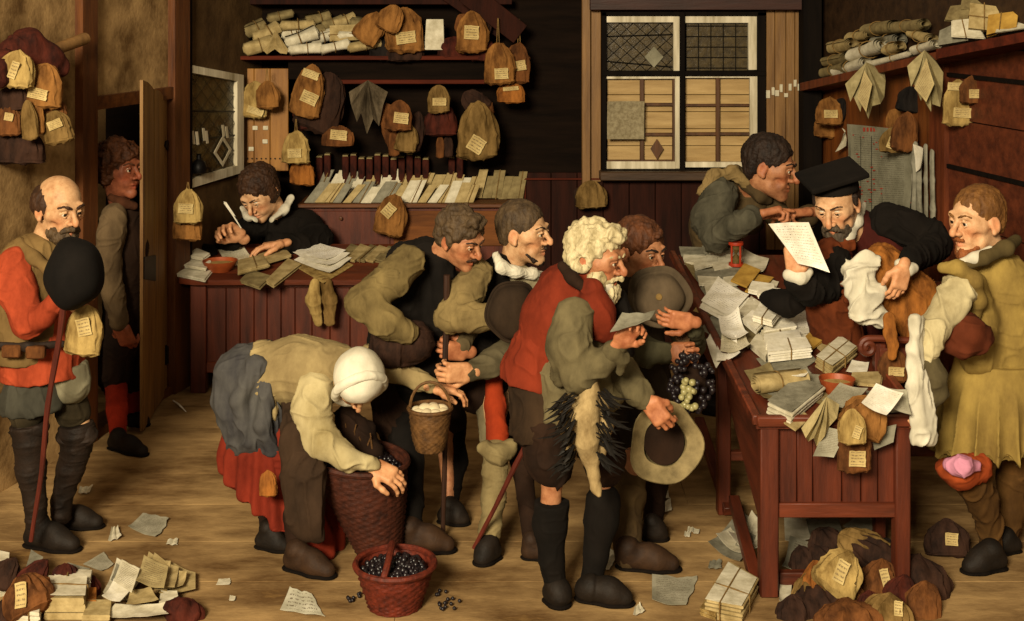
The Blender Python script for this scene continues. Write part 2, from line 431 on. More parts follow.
b.quadslab([v+sd*.006 for v in q][::-1], .01, sd); b.build('lock_plate', M_iron, door, smooth=False)
b = MB(); q = [doorpt(165, 141), doorpt(172.5, 138), doorpt(172.5, 153), doorpt(168, 152), doorpt(164, 146)]
b.quadslab([v+sd*.01 for v in q][::-1], .014, sd); b.build('latch', M_iron, door, smooth=False)
b = MB(); q = [doorpt(165, 345), doorpt(173, 352), doorpt(173, 358), doorpt(165, 365)]; b.quadslab([v+sd*.01 for v in q][::-1], .014, sd); b.build('latch', M_iron, door, smooth=False)

# back wall and its woodwork
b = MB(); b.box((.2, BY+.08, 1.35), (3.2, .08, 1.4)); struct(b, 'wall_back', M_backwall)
b = MB()
x = P(525,0,9.5)[0]; x1 = P(803,0,9.5)[0]; i = 0
while x < x1-.01:
    w = .19; e = min(x+w, x1); b.box(((x+e)/2, 9.5, .62), ((e-x)/2-.003, .02, .62), bev=.003); x = e
struct(b, 'trim_7', M_wains)
b = MB()
zt = 2.5-179*9.46/1300
b.bar((P(525,0,9.46)[0], 9.47, zt), (P(700,0,9.46)[0], 9.47, zt), .03, .012, bev=.002)
b.bar((P(525,0,9.46)[0], 9.47, zt), (P(525,0,9.46)[0], 9.47, .9), .012, .03, up=(0,1,0), bev=.002)
struct(b, 'trim_8', M_redline)
def bboard(b, x0, x1, y0, y1, Y, th=.04, bev=.004):
    """board facing the camera with its front face on pixels x0..x1, y0..y1 at depth Y"""
    a = P(x0, y1, Y); c = P(x1, y0, Y); b.box(((a[0]+c[0])/2, Y+th/2, (a[2]+c[2])/2), ((c[0]-a[0])/2, th/2, (c[2]-a[2])/2), bev=bev)
b = MB()
bboard(b, 582, 590.5, -8, 206, 9.42, .1); bboard(b, 591, 601, -8, 182, 9.46, .06)
struct(b, 'trim_9', M_jamb)
b = MB(); xs = [766, 775, 786, 795, 803.5]
for a, c in zip(xs[:-1], xs[1:]): bboard(b, a+.2, c-.2, -8, 250, 9.46, .05)
struct(b, 'trim_10', M_jamb)
b = MB(); bboard(b, 803.5, 822, -8, 330, 9.3, .2); struct(b, 'trim_11', M_black)
b = MB(); bboard(b, 590, 803, -14, 10, 9.36, .12); struct(b, 'trim_12', wood('dark_lintel', '3a1c12', '200e08', 'x'))
# ceiling over the back of the room with two slanting rafters
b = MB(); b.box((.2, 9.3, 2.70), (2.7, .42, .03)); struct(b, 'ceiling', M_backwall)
b = MB()
b.bar(P(466, -8, 9.2), P(520, 34, 9.3), .16, .04, up=(0,-1,0)); b.bar(P(440, -10, 9.35), P(500, 32, 9.4), .09, .04, up=(0,-1,0))
struct(b, 'trim_13', M_wains)

# the leaded window in the left wall
win = thing('window_1', None, None, WL(188, 190)); win['kind'] = 'structure'
q = [WL(187,188,.03), WL(240,172,.03), WL(240,75,.03), WL(187,65,.03)]
b = MB()
def inset(A, B, a, f): return A+(B-A)*f
def railq(b, p0, p1, r0, r1, th, n):
    b.quadslab([p0, p1, r1, r0], th, n)
qi = [WL(187,179,.03), WL(233.5,165.5,.03), WL(233.5,81,.03), WL(187,72.5,.03)]
railq(b, q[0], q[1], qi[0], qi[1], .06, NL); railq(b, q[1], q[2], qi[1], qi[2], .06, NL); railq(b, qi[3], qi[2], q[3], q[2], .06, NL)
b.build('window_frame', M_cream, win, smooth=False)
b = MB(); b.quadslab([v-NL*.03 for v in qi], .006, NL); b.build('pane', M_glass, win, smooth=False)
b = MB()
def Wg(u, v, o=-.022):   # u 0..1 left-right, v 0..1 bottom-top
    lo = qi[0]+(qi[1]-qi[0])*u; hi = qi[3]+(qi[2]-qi[3])*u; return lo+(hi-lo)*v+NL*o
def lattice(b, G, nu, nv, r=.0022):
    st = 12
    for k in range(-nv, nu+1):
        for s in (1, -1):
            pts = []
            for i in range(41):
                v = i/40; u = (k + v*nv)/nu if s == 1 else 1-(k+v*nv)/nu
                if 0 <= u <= 1: pts.append(G(u, v))
            if len(pts) > 1: b.tube([pts[0], pts[-1]], r, 4)
lattice(b, Wg, 4, 6)
for v in (.36, .64): b.tube([Wg(0,v), Wg(1,v)], .005, 5)
b.build('lead_lattice', M_lead, win, smooth=False)
b = MB()
def dia(G, u, v, du, dv, t):
    o = [G(u, v-dv), G(u+du, v), G(u, v+dv), G(u-du, v)]; i = [G(u, v-dv*t), G(u+du*t, v), G(u, v+dv*t), G(u-du*t, v)]
    return o, i
o, i = dia(lambda u, v: Wg(u, v, -.016), .72, .2, .2, .17, .72)
for k in range(4): b.quadslab([o[k], o[(k+1)%4], i[(k+1)%4], i[k]], .004, NL)
for (u, v) in ((.08,.38), (.16,.37), (.3,.4), (.36,.37), (.72,.42), (.8,.4)):
    b.quadslab([Wg(u,v-.06,-.015), Wg(u+.05,v-.06,-.015), Wg(u+.02,v+.07,-.015), Wg(u-.03,v+.07,-.015)], .003, NL)
b.build('glass_patch', M_cream, win, smooth=False)

# the big boarded window in the back wall
win2 = thing('window_2', None, None, P(683, 180, 9.45)); win2['kind'] = 'structure'
Yf = 9.46
def wb(x0, x1, y0, y1, Y, th=.04, bev=.003): bboard(b, x0, x1, y0, y1, Y, th, bev)
b = MB(); wb(602, 606.5, 12, 178, Yf-.03, .08); wb(757.5, 766, 12, 178, Yf-.03, .08); wb(602, 766, 11, 16, Yf-.03, .08); wb(602, 766, 71, 76, Yf-.04, .09); wb(680, 685, 12, 175, Yf-.045, .09); wb(602, 766, 169.5, 176, Yf-.05, .1)
b.build('outer_frame', M_black, win2)
b = MB(); wb(606.5, 680, 16, 22.5, Yf-.015); wb(673.5, 679.8, 16.3, 71, Yf-.018)
wb(606.5, 680, 76, 79, Yf-.015); wb(675, 680, 76.3, 168.7, Yf-.021); wb(606.5, 680, 161.5, 169, Yf-.018)
b.build('casement', M_cream, win2)
b = MB(); wb(685, 757, 16, 23, Yf-.015); wb(748.5, 757, 16.3, 70, Yf-.018)
wb(685, 757, 75.5, 78, Yf-.015); wb(750, 758, 76, 167, Yf-.021); wb(685, 757, 162, 167.5, Yf-.018)
b.build('casement', M_cream, win2)
b = MB(); wb(606, 674, 22, 72, Yf+.03, .008); b.build('pane', M_glass, win2)
b = MB(); wb(685, 749, 22, 72, Yf+.03, .008); b.build('pane', M_glass, win2)
b = MB()
def G1(u, v): return P(607+u*66, 71-v*48, Yf+.024)
lattice(b, G1, 5, 4, .0024); b.tube([G1(0,.72), G1(1,.76)], .005, 5); b.tube([G1(0,.2), G1(1,.08)], .005, 5)
for k in range(6): b.tube([P(686+k*12.4, 23, Yf+.022), P(686+k*12.4, 71, Yf+.022)], .0035, 5)
for k in range(5): b.tube([P(685, 26+k*10.5, Yf+.02), P(749, 26+k*10.5, Yf+.02)], .0035, 5)
b.build('lead_lattice', M_lead, win2, smooth=False)
b = MB()
for (x0, x1) in ((607, 675), (685, 750)):
    for k in range(5):
        ya, yb = 78+k*17, 78+(k+1)*17-.5; wb(x0, x1, ya, yb, Yf+.035, .03)
b.build('board_shutter', M_pale, win2)
b = MB()
wb(640, 644, 79, 162, Yf-.003, .03); wb(607, 675, 103, 106, Yf+.0, .03); wb(607, 675, 133, 136, Yf+.0, .03); wb(672.5, 675, 79, 162, Yf-.002, .03); wb(607, 675, 160, 162, Yf-.001, .03)
wb(716, 720, 78, 162, Yf-.003, .03); wb(685, 750, 104, 106.5, Yf, .03); wb(685, 750, 132.5, 135.5, Yf, .03)
b.build('muntin', M_muntin, win2)
b = MB(); o = [P(657,139,Yf-.004), P(663.5,149,Yf-.004), P(657,159.5,Yf-.004), P(650.5,149,Yf-.004)]; b.quadslab(o[::-1], .012, (0,-1,0)); b.build('dark_hole_plate', M_muntin, win2, smooth=False)  # dark diamond plate, its colour stands for the shade in a hole
b = MB(); o, i = dia(lambda u, v: P(u, v, Yf+.012), 654, 57, 9.5, 10.5, .55)
for k in range(4): b.quadslab([o[k], o[(k+1)%4], i[(k+1)%4], i[k]][::-1], .005, (0,-1,0))
b.quadslab([v+np.array((0,.002,0)) for v in i][::-1], .003, (0,-1,0))
b.build('glass_patch', mat('pale_quarry', '8f8a72', '5e5a46', rough=.5), win2, smooth=False)  # paler grey-olive diamond set in the leaded pane
b = MB(); wb(600, 768, 172, 181, 9.34, .2, .008); b.build('sill', wood('dusty_sill', '4a3624', '2a1c10', 'x'), win2)

# right wall
def WRo(px, py, off=0.0): return raypl(px, py, np.array((4.16, 0, 0))+NR*off, nrm((1,.2,0)))
def WRY(px, off): return WRo(px, 100, off)[1]
def rpatch(b, p0, p1, ya0, yb0, ya1, yb1, off=0, th=.04):
    """panel on the right wall between columns p0 and p1, rows a (top) and b (bottom)"""
    b.quadslab([WR(p0,yb0,off), WR(p1,yb1,off), WR(p1,ya1,off), WR(p0,ya0,off)], th, NR)
def rz(b, p0, p1, z0, z1, off=0, th=.04):
    A = WR(p0,0,off); B = WR(p1,0,off); q = [A.copy(), B.copy(), B.copy(), A.copy()]
    q[0][2] = q[1][2] = z0; q[2][2] = q[3][2] = z1; b.quadslab(q, th, NR)
b = MB()
A = np.array((RXY(9.7), 9.7, 0)); B = np.array((RXY(5.3), 5.3, 0)); b.quadslab([A, B, B+(0,0,2.75), A+(0,0,2.75)], .12, NR)
struct(b, 'wall_right', wood('umber_wall', '3a2716', '1f130a', 'x'))
b = MB(); ps = [822, 852, 884, 913, 940]
for a, c in zip(ps[:-1], ps[1:]): rz(b, a+.4, c-.4, 0, 2.5-(80-(a-820)*.24)*WR(a,0)[1]/1300, .03, .03)
struct(b, 'trim_14', M_rwall)
b = MB(); rz(b, 940, 955, 0, 2.5-50*WR(945,0)[1]/1300, .07, .07); struct(b, 'trim_15', M_rpost)
b = MB()
zs = [0,.42,.84,1.2,1.52,1.80,2.06,2.23]
for a, c in zip(zs[:-1], zs[1:]): rz(b, 955, 1180, a+.004, c-.004, .04, .04)
struct(b, 'trim_16', M_rwall2)
b = MB(); rz(b, 955, 1180, 2.06-.012, 2.06+.012, .055, .02); rz(b, 955, 1180, 1.52-.012, 1.52+.012, .055, .02); struct(b, 'trim_17', M_black)
# ================================================================= PAPER, BAG AND BASKET MAKERS
M_paper = mat('rag_paper', 'd6cfb8', 'a39a80', scale=14, rough=.85, bump=.12, fine=60, finebump=.1, spec=.15)
M_paper2 = mat('tan_paper', 'b6a273', '7e6b42', scale=14, rough=.85, bump=.12, fine=60, finebump=.1, spec=.15)
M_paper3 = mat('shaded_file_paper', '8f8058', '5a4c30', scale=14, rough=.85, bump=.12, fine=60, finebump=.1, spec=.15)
M_grey = mat('grey_paper', '8e8a78', '5f5b4c', scale=14, rough=.85, bump=.12, fine=60, finebump=.1, spec=.15)
M_write = written_paper('written_paper', 'e0d8be', 'b3a98a', lines=15)
M_write2 = written_paper('written_old_paper', 'b9a878', '8a7850', lines=13)
M_writeg = written_paper('written_grey_paper', 'a7a28e', '76725f', lines=17)
M_slip = written_paper('written_slip', 'cdb880', '9a8352', lines=5, dens=.55)
M_yell = mat('yellowed_parchment', 'c39c48', '8e6a28', scale=10, rough=.7, bump=.1)
M_white = mat('white_paper', 'ebe6d6', 'c5bda6', scale=14, rough=.85, bump=.12, fine=60, finebump=.1, spec=.15)
M_writew = written_paper('written_white_paper', 'efebe0', 'c8c0aa', lines=16, dens=.45)
M_string = mat('hemp_string', '8a6c3a', '4f3b1c', scale=40)
M_terra = mat('terracotta', 'a04c22', '6c2c12', scale=8, rough=.5, spec=.4)
M_milk = mat('sand_in_bowl', 'b89a5c', '8c6d38', scale=30, rough=.9)
def bagm(n, a, b_): return mat(n, a, b_, scale=11, rough=.85, bump=.33, fine=120, finebump=.25, spec=.12, contrast=1.5, stretch=(1.3,1.3,.5))
BAG = {'tan': bagm('tan_leather', '8c6030', '523315'), 'brown': bagm('brown_leather', '6e4422', '3c220f'), 'dark': bagm('dark_leather', '38241a', '1c110c'),
       'straw': bagm('straw_canvas', 'a98f57', '6f582f'), 'red': bagm('oxblood_leather', '4c2015', '250f0a'), 'olive': bagm('olive_canvas', '7c6238', '4b3819'), 'black': bagm('black_leather', '1d1815', '0d0a09'),
       'grey': bagm('grey_canvas', '6b5e4a', '3f3628'), 'orange': bagm('orange_leather', '985f28', '5c3514')}

def sheet(q, n, m, lift=.002, curl=.01, crump=.004, seed=0, name='paper_sheet', label=None, cat='paper', group=None, parent=None, torn=0, N=9, th=.0012, fold=0):
    """q: four world corners (bottom-left, bottom-right, top-right, top-left); n: plane normal"""
    q = [np.array(v, float) for v in q]; n = nrm(n); V = []; U = []; rr = np.random.RandomState(seed+5)
    L = np.linalg.norm(q[2]-q[0]); ca, cb, cc, cd = rr.rand(4)*curl*L*6
    for j in range(N+1):
        for i in range(N+1):
            u, v = i/N, j/N; uu, vv = u, v
            if torn:
                t = torn*.12; e = math.sin(7*u+seed)*.5+math.sin(17*u+seed*3)*.5
                vv = v*(1-t*(.5+.5*e)); e = math.sin(6*v+seed*2)*.5+math.sin(15*v+seed)*.5; uu = u*(1-t*(.5+.5*e))
            p = (q[0]*(1-uu)+q[1]*uu)*(1-vv)+(q[3]*(1-uu)+q[2]*uu)*vv
            h = ca*(max(0,1-(u+v)*1.3))**2+cb*(max(0,1-(1-u+v)*1.3))**2+cc*(max(0,1-(2-u-v)*1.3))**2+cd*(max(0,1-(u+1-v)*1.3))**2
            if fold: h += fold*L*abs(math.sin(u*math.pi*2+seed))
            V.append(p+n*(lift+h)); U.append((u, v))
    V = np.array(V); k = crump*L*5
    d = fbm(V*(2.2/L)+seed*3.1, 3); V = V+n*(np.abs(d)*k)[:,None]
    top = V+n*th; W = np.concatenate([top, V]); M = (N+1)**2; F = []
    for j in range(N):
        for i in range(N):
            a = j*(N+1)+i; b_ = a+1; c = a+N+2; d_ = a+N+1; F.append((a, b_, c, d_)); F.append((a+M, d_+M, c+M, b_+M))
    ed = [j for j in range(N+1)]+[(k2+1)*(N+1)-1 for k2 in range(1, N+1)]+[N*(N+1)+i for i in range(N-1, -1, -1)]+[k2*(N+1) for k2 in range(N-1, 0, -1)]
    for a, b_ in zip(ed, ed[1:]+ed[:1]): F.append((a, a+M, b_+M, b_))
    o = meshobj(name, W, F, m, parent, True, uv=U+U)
    try: o.data.set_sharp_from_angle(angle=R(50))
    except Exception: pass
    if parent is None: tagp(o, label, cat, group)
    return o
def pxq(cs, p0, n): return [raypl(x, y, p0, n) for x, y in cs]
def cord(parent, pts, r, name='cord', m=None):
    b = MB(); b.tube(pts, r, 6); return b.build(name, m or M_string, parent)
def bundle(q, n, t, layers, m, label, name='paper_bundle', cat='papers', group=None, seed=0, lift=.001, tie='x', mtop=None, curl=.004, off=.03):
    """a pack of folded sheets between four corners, t thick, tied with string"""
    q = [np.array(v, float) for v in q]; n = nrm(n); cen = sum(q)/4; o = thing(name, label, cat, cen+n*lift, group)
    b = MB(); rr = random.Random(seed); lt = t/layers
    ex, ey = nrm(q[1]-q[0]), nrm(q[3]-q[0]); w, h = np.linalg.norm(q[1]-q[0]), np.linalg.norm(q[3]-q[0])
    for k in range(layers):
        dx, dy = rr.uniform(-off, off)*w, rr.uniform(-off, off)*h; s = 1-rr.uniform(0, .05)
        qq = [cen+(v-cen)*s+ex*dx+ey*dy for v in q]; z0 = lift+k*lt; zt = lt*rr.uniform(.72, .97)
        G = []; K = 6
        # each folded sheet: rounded fold on one long side
        for (u, zz) in [(0, .15), (.02, 0), (.98, 0), (1, .3), (1, .7), (.98, 1), (.02, 1), (0, .85)]:
            for v in np.linspace(0, 1, K):
                p = (qq[0]*(1-u)+qq[1]*u)*(1-v)+(qq[3]*(1-u)+qq[2]*u)*v
                wob = .12*lt*math.sin(v*5+k+seed)
                G.append(p+n*(z0+zt*zz+wob))
        F = []
        for i in range(8):
            j = (i+1) % 8
            for v in range(K-1): F.append((i*K+v, j*K+v, j*K+v+1, i*K+v+1))
        F.append(tuple(i*K for i in range(7, -1, -1))); F.append(tuple(i*K+K-1 for i in range(8)))
        b.add(G, F)
    b.build('folded_sheets', m, o)
    if mtop is not None: sheet([cen+(v-cen)*.96 for v in q], n, mtop, lift=lift+t+.001, curl=curl, crump=.002, seed=seed, name='top_sheet', parent=o, N=6)
    def loop(a0, a1):
        tt = t+.003; return [a0+n*lift, a0+n*(lift+tt), (a0+a1)/2+n*(lift+tt+.002), a1+n*(lift+tt), a1+n*lift]
    if tie:
        f = .5+rr.uniform(-.12, .12)
        if 'x' in tie: cord(o, loop(q[0]*(1-f)+q[1]*f-ey*.003, q[3]*(1-f)+q[2]*f+ey*.003), .0035)
        if 'y' in tie: cord(o, loop(q[0]*(1-f)+q[3]*f-ex*.003, q[1]*(1-f)+q[2]*f+ex*.003), .0035)
    return o
def roll(a, b_, r, m, label, name='paper_roll', cat='papers', group=None, flat=.75, seed=0, tie=True, parent=None):
    """rolled or loosely folded papers from a to b_"""
    a = np.array(a, float); b_ = np.array(b_, float); d = nrm(b_-a); rr = random.Random(seed); L = np.linalg.norm(b_-a)
    up = np.array((0,0,1.)); x = nrm(np.cross(d, up)) if abs(d[2]) < .95 else np.array((1.,0,0)); y = nrm(np.cross(x, d))
    o = thing(name, label, cat, (a+b_)/2-np.array((0,0,r*flat)), group) if parent is None else parent
    b = MB(); turns = 3.2; n = 64; V = []; F = []; S = 6
    ph = rr.uniform(0, 6)
    for j in range(S+1):
        t = j/S; fl = 1+.10*math.sin(3*t+seed)+.10*abs(2*t-1)
        for i in range(n+1):
            th = i/n*turns*2*math.pi; q = r*(1-.62*i/n)*fl; s = (i/n-.5)*.08*L*(1 if j in (0, S) else .4)*(1 if j == S else -1 if j == 0 else 0)
            wob = 1+.05*math.sin(4*th+t*3+seed)
            V.append(a+d*(L*t+s)+x*q*math.cos(th+ph)*wob+y*q*flat*math.sin(th+ph)*wob)
    for j in range(S):
        for i in range(n):
            k = j*(n+1)+i; F.append((k, k+1, k+n+2, k+n+1))
    b.add(V, F); b.build('rolled_sheets', m, o, smooth=True)
    if tie:
        c = a+d*L*rr.uniform(.4, .6); b = MB(); pts = [c+x*r*1.14*math.cos(t)+y*r*1.14*flat*math.sin(t) for t in np.linspace(0, 2*math.pi, 15)]
        b.tube(pts, max(.003, r*.06), 5, caps=False); b.build('cord', M_string, o)
    return o
def bag(px, py, w, h, Y, col, label, tilt=0, tags=(), string=0, name='cloth_bag', cat='bag', group=None, open_=False, dp=.5, seed=1, yaw=0, cx=0, round_=False, pitch=0, peg=False, wall=None):
    """gathered pouch hanging from its top at pixel (px,py); w,h in pixels at depth Y; tags=[(dx,dy,w,h,angle)] from the top centre"""
    s = Y/FPX; top = P(px, py, Y); w *= s; h *= s
    Rm = np.array(Matrix.Rotation(R(yaw), 3, 'Z') @ Matrix.Rotation(R(-tilt), 3, 'Y') @ Matrix.Rotation(R(pitch), 3, 'X'))
    o = thing(name, label, cat, top+Rm@np.array((0,0,-h)), group)
    n = 56; V = []; F = []; ts = [0,.015,.05,.1,.17,.26,.34,.42,.5,.57,.63,.7,.76,.82,.86,.88,.93,.975,.995,1]
    rr = random.Random(seed); k1, k2 = rr.uniform(0, 6), rr.randint(9, 12)
    def hw(t):
        if round_: return .5*w*max(.02, (1-abs(2*(t)-1.08)**2.6))**.5
        a = (1-(1-min(t/.62, 1))**2.1)**.62
        g = 1-.03*(t > .865)*(t < .9)
        e = 1 if t < .93 else (1-((t-.93)/.07)**2*.5)
        return .5*w*max(a, .1)*(1+.08*(t-.6))*g*max(e, .02 if t < 1 else .3)
    for t in ts:
        a0 = hw(t)
        for i in range(n):
            th = 2*math.pi*i/n; gath = 1+(.15*max(0, 1-t*1.35)+.018)*math.cos(k2*th+k1+.6*math.sin(t*4))+.02*math.sin(3*th+5*t+k1)
            ct, st = math.cos(th), math.sin(th); e = 2/2.6
            X = a0*gath*math.copysign(abs(ct)**e, ct); Z = a0*dp*gath*math.copysign(abs(st)**e, st)
            V.append(top+Rm@np.array((X+cx*w*math.sin(t*3)*.1, Z-(.0), -h*t)))
    m = len(ts)
    for j in range(m-1):
        for i in range(n): F.append((j*n+i, (j+1)*n+i, (j+1)*n+(i+1)%n, j*n+(i+1)%n))
    F.append(tuple(range(n))); F.append(tuple(reversed(range((m-1)*n, m*n))))
    V = np.array(V); cc_ = V.mean(0); dv = V-cc_; dv /= np.maximum(np.linalg.norm(dv, axis=1, keepdims=True), 1e-6); q_ = (V-cc_)/w; V = V+dv*(w*.05*(np.clip(1-np.abs(vnoise(q_*np.array((5,5,2.6))+seed*3.7))*3, 0, 1)-.3)+w*.03*vnoise(q_*2.2+seed))[:,None]
    b = MB(); b.add(V, F); b.build('pouch', BAG[col] if isinstance(col, str) else col, o, smooth='auto')
    for (dx, dy, tw, th_, ang) in tags:
        c = np.array((dx*s, 0, -dy*s)); t = min(max(dy*s/h, .02), .95); ratio = min(1, abs(dx*s)/max(hw(t), 1e-4)); dz = hw(t)*dp*1.04*(1-ratio**2.6)**(1/2.6)+.006
        ca, sa = math.cos(R(ang)), math.sin(R(ang)); q = []
        for (u, v) in ((-1,-1), (1,-1), (1,1), (-1,1)):
            x, z = u*tw*s/2, v*th_*s/2; xx = c[0]+x*ca-z*sa; zz = c[2]+x*sa+z*ca
            q.append(top+Rm@np.array((xx, -dz, zz)))
        sheet(q, Rm@np.array((0,-1,0)), M_slip, lift=.002, curl=.012, crump=.004, seed=seed+int(dx), name='paper_label', parent=o, N=5, th=.0015, torn=.5)
    if string:
        e = top+np.array((0,0,string*s)); u = np.array((.006,0,0))
        b = MB(); b.tube([top+u*1.5-np.array((0,0,.01)), e+u*.4+np.array((0,.0,0)), e-u*.4, top-u*1.5-np.array((0,0,.01))], .003, 5); b.build('cord', M_string, o)
    return o
def fan(apex, rays, Y, m, label, name='hanging_cloth', cat='cloth', depth=.05, mid=None, seed=0, th=.003, nin=None):
    """pleated cloth or paper hung by one point; rays = end points in pixels left to right"""
    a = P(*apex, Y); o = thing(name, label, cat, P(apex[0], max(r[1] for r in rays), Y)); V = []; F = []; K = 10; n = len(rays)
    pts = []
    for i, r in enumerate(rays):
        z = depth*(1 if i % 2 else -.15)
        e = P(r[0], r[1], Y)
        for j in range(K+1):
            t = j/K; p = a*(1-t)+e*t; sp = math.sin(t*math.pi)*.02
            V.append(p+np.array((0, -z*min(1, t*1.8)*(1-.25*t)-.012, 0)))
    for i in range(n-1):
        for j in range(K): F.append((i*(K+1)+j, i*(K+1)+j+1, (i+1)*(K+1)+j+1, (i+1)*(K+1)+j))
    V = np.array(V); q = len(V); W = np.concatenate([V, V+np.array((0,th,0))]); F2 = F+[tuple(reversed([k+q for k in f])) for f in F]
    for i in range(n-1): a0, b0 = i*(K+1)+K, (i+1)*(K+1)+K; F2.append((a0, a0+q, b0+q, b0))
    for j in range(K): F2.append((j, j+q, j+1+q, j+1)); z = (n-1)*(K+1)+j; F2.append((z+1, z+1+q, z+q, z))
    b = MB(); b.add(W, F2); b.build('pleated_sheet', m, o, smooth='auto'); return o
def basket(c, prof, m, o, n=40, rows=None, name='wicker_body', amp=.03):
    """woven wall: rows of weavers alternate in and out between stakes"""
    h = sum(math.hypot(prof[i+1][0]-prof[i][0], prof[i+1][1]-prof[i][1]) for i in range(len(prof)-1))
    rows = rows or max(10, int(h/.012)); pr = []
    for k in range(rows*2+1):
        t = k/(rows*2)*(len(prof)-1); i = min(int(t), len(prof)-2); f = t-i
        pr.append((prof[i][0]*(1-f)+prof[i+1][0]*f, prof[i][1]*(1-f)+prof[i+1][1]*f))
    N = 96; V = []; F = []; c = np.array(c, float); R0 = max(p[0] for p in prof)
    for k, (r, z) in enumerate(pr):
        for i in range(N):
            a = 2*math.pi*i/N; s = math.cos(N/6*a)*(1 if (k//2) % 2 else -1)
            rr = r*(1 if k % 2 else .975)+R0*amp*.6*s*(1 if k % 2 else .4)
            V.append(c+np.array((rr*math.cos(a), rr*math.sin(a), z)))
    for k in range(len(pr)-1):
        for i in range(N): F.append((k*N+i, k*N+(i+1)%N, (k+1)*N+(i+1)%N, (k+1)*N+i))
    F.append(tuple(reversed(range(N))))
    b = MB(); b.add(V, F); return b.build(name, m, o, smooth=True)
M_wick = mat('red_wicker', '6e2a18', '32120b', scale=30, rough=.6, bump=.2)
M_wick2 = mat('brown_wicker', '4c2415', '241009', scale=30, rough=.65, bump=.2)
M_wick3 = mat('tan_wicker', '6d4c28', '3a2612', scale=30, rough=.65, bump=.2)
# ================================================================= FURNITURE
# --- lawyer's big table
TA = np.array((1.02, 5.42, .74)); TB = np.array((.95, 7.7, .99)); TN = nrm(np.cross((1,0,0), TB-TA)); TN = TN if TN[2] > 0 else -TN
TC = np.array((1.71, 5.42, .74)); TD = np.array((1.66, 7.7, .99))
tab = thing('writing_table', 'large red-painted sloping table heaped with papers in front of the man in the black cap', 'table', (1.35, 6.4, 0))
b = MB(); b.quadslab([TA, TC, TD, TB], .03, TN); b.build('tabletop', M_redy, tab)
b = MB()
for (p, q_) in ((TA, TB), (TA, TC), (TC, TD)): b.bar(p+TN*.006, q_+TN*.006, .035, .045, up=TN, bev=.006)
b.build('edge_moulding', M_redx, tab)
def fb(b, x0, x1, y0, y1, Y, th, bev=.004): bboard(b, x0, x1, y0, y1, Y, th, bev)
b = MB(); xs = [778, 797, 813, 842, 861, 878, 897]
for a, c in zip(xs[:-1], xs[1:]): fb(b, a+.25, c-.25, 426, 505, 5.47, .02)
b.build('front_panel', M_red, tab, smooth='auto')
b = MB(); fb(b, 776, 899, 503.5, 518, 5.45, .045); b.build('front_rail', M_redx, tab)
def leg(b, px0, px1, ytop, Y, dp=.075): 
    a = P(px0, ytop, Y); c = P(px1, ytop, Y); b.box(((a[0]+c[0])/2, Y+dp/2, a[2]/2), ((c[0]-a[0])/2, dp/2, a[2]/2), bev=.006)
for (x0, x1, Y, yt) in ((760.5, 779, 5.43, 424), (896, 911, 5.43, 424)):
    b = MB(); leg(b, x0, x1, yt, Y); b.build('leg', M_red, tab)
b = MB(); leg(b, 718, 731, 360, 6.3); b.build('leg', M_red, tab)
b = MB(); b.box((1.66, 6.3, .4), (.03,.035,.4), bev=.005); b.build('leg', M_red, tab)
b = MB(); b.box((.99, 7.5, .46), (.035,.035,.46), bev=.005); b.build('leg', M_red, tab)
b = MB(); b.box((1.62, 7.5, .46), (.03,.035,.46), bev=.005); b.build('leg', M_red, tab)
b = MB(); xs_ = 1.045
b.quadslab([(xs_,5.5,.30), (xs_,6.3,.56), (xs_-.02,7.55,.62), (xs_-.03,7.6,.95), (xs_,5.5,.72)][::-1], .025, (-1,0,0)); b.build('side_panel', M_redy, tab, smooth=False)
b = MB(); b.quadslab([(1.66,5.5,.30), (1.66,7.5,.6), (1.63,7.6,.95), (1.66,5.5,.72)], .025, (1,0,0)); b.build('side_panel', M_redy, tab, smooth=False)
b = MB(); b.bar(P(734, 500, 6.25), P(757, 586, 5.5), .05, .05); b.build('stretcher', M_redy, tab)
b = MB(); b.bar(P(699, 420, 6.9), P(729, 512, 6.27), .05, .045); b.build('stretcher', M_redy, tab)
b = MB(); fb(b, 779, 897, 573, 586, 5.5, .04); b.build('stretcher', M_redx, tab)
b = MB(); fb(b, 724, 890, 452, 461, 6.32, .04); b.build('stretcher', M_redx, tab)
# --- clerk's desk at the back left
DA = np.array((P(175,0,8.2)[0], 8.2, .735)); DC = np.array((P(470,0,8.2)[0], 8.2, .735)); DB = np.array((P(190,0,8.95)[0]-.06, 8.95, .82)); DD = np.array((DC[0], 8.95, .82))
DN = nrm(np.cross(DC-DA, DB-DA)); DN = DN if DN[2] > 0 else -DN
dk = thing('clerk_desk', 'red panelled desk with rounded corner where the young clerk writes', 'desk', (-1.2, 8.5, 0))
b = MB(); r_ = .12
q = [DA+(r_,0,0), DC, DD, DB, DA+nrm(DB-DA)*r_*1.2+(-.01,0,0), DA+(.02,.03,.003)]
b.quadslab(q, .035, DN); b.build('desktop', M_redx, dk)
b = MB(); xs = [206, 226, 240, 254, 267, 281, 295, 312, 330, 350, 372, 395, 420, 445, 468]
for a, c in zip(xs[:-1], xs[1:]): fb(b, a+.2, c-.2, 282, 372, 8.3, .02)
b.build('front_panel', M_red, dk, smooth='auto')
b = MB(); fb(b, 204, 470, 362, 373, 8.28, .03); fb(b, 204, 470, 282, 288, 8.285, .03); b.build('front_rail', M_redx, dk)
for (x0, x1) in ((190, 206), (452, 468)):
    b = MB(); leg(b, x0, x1, 281, 8.26, .07); b.build('leg', M_red, dk)
b = MB(); b.box((DB[0]+.12, 8.85, .38), (.03,.03,.38), bev=.005); b.build('leg', M_red, dk)
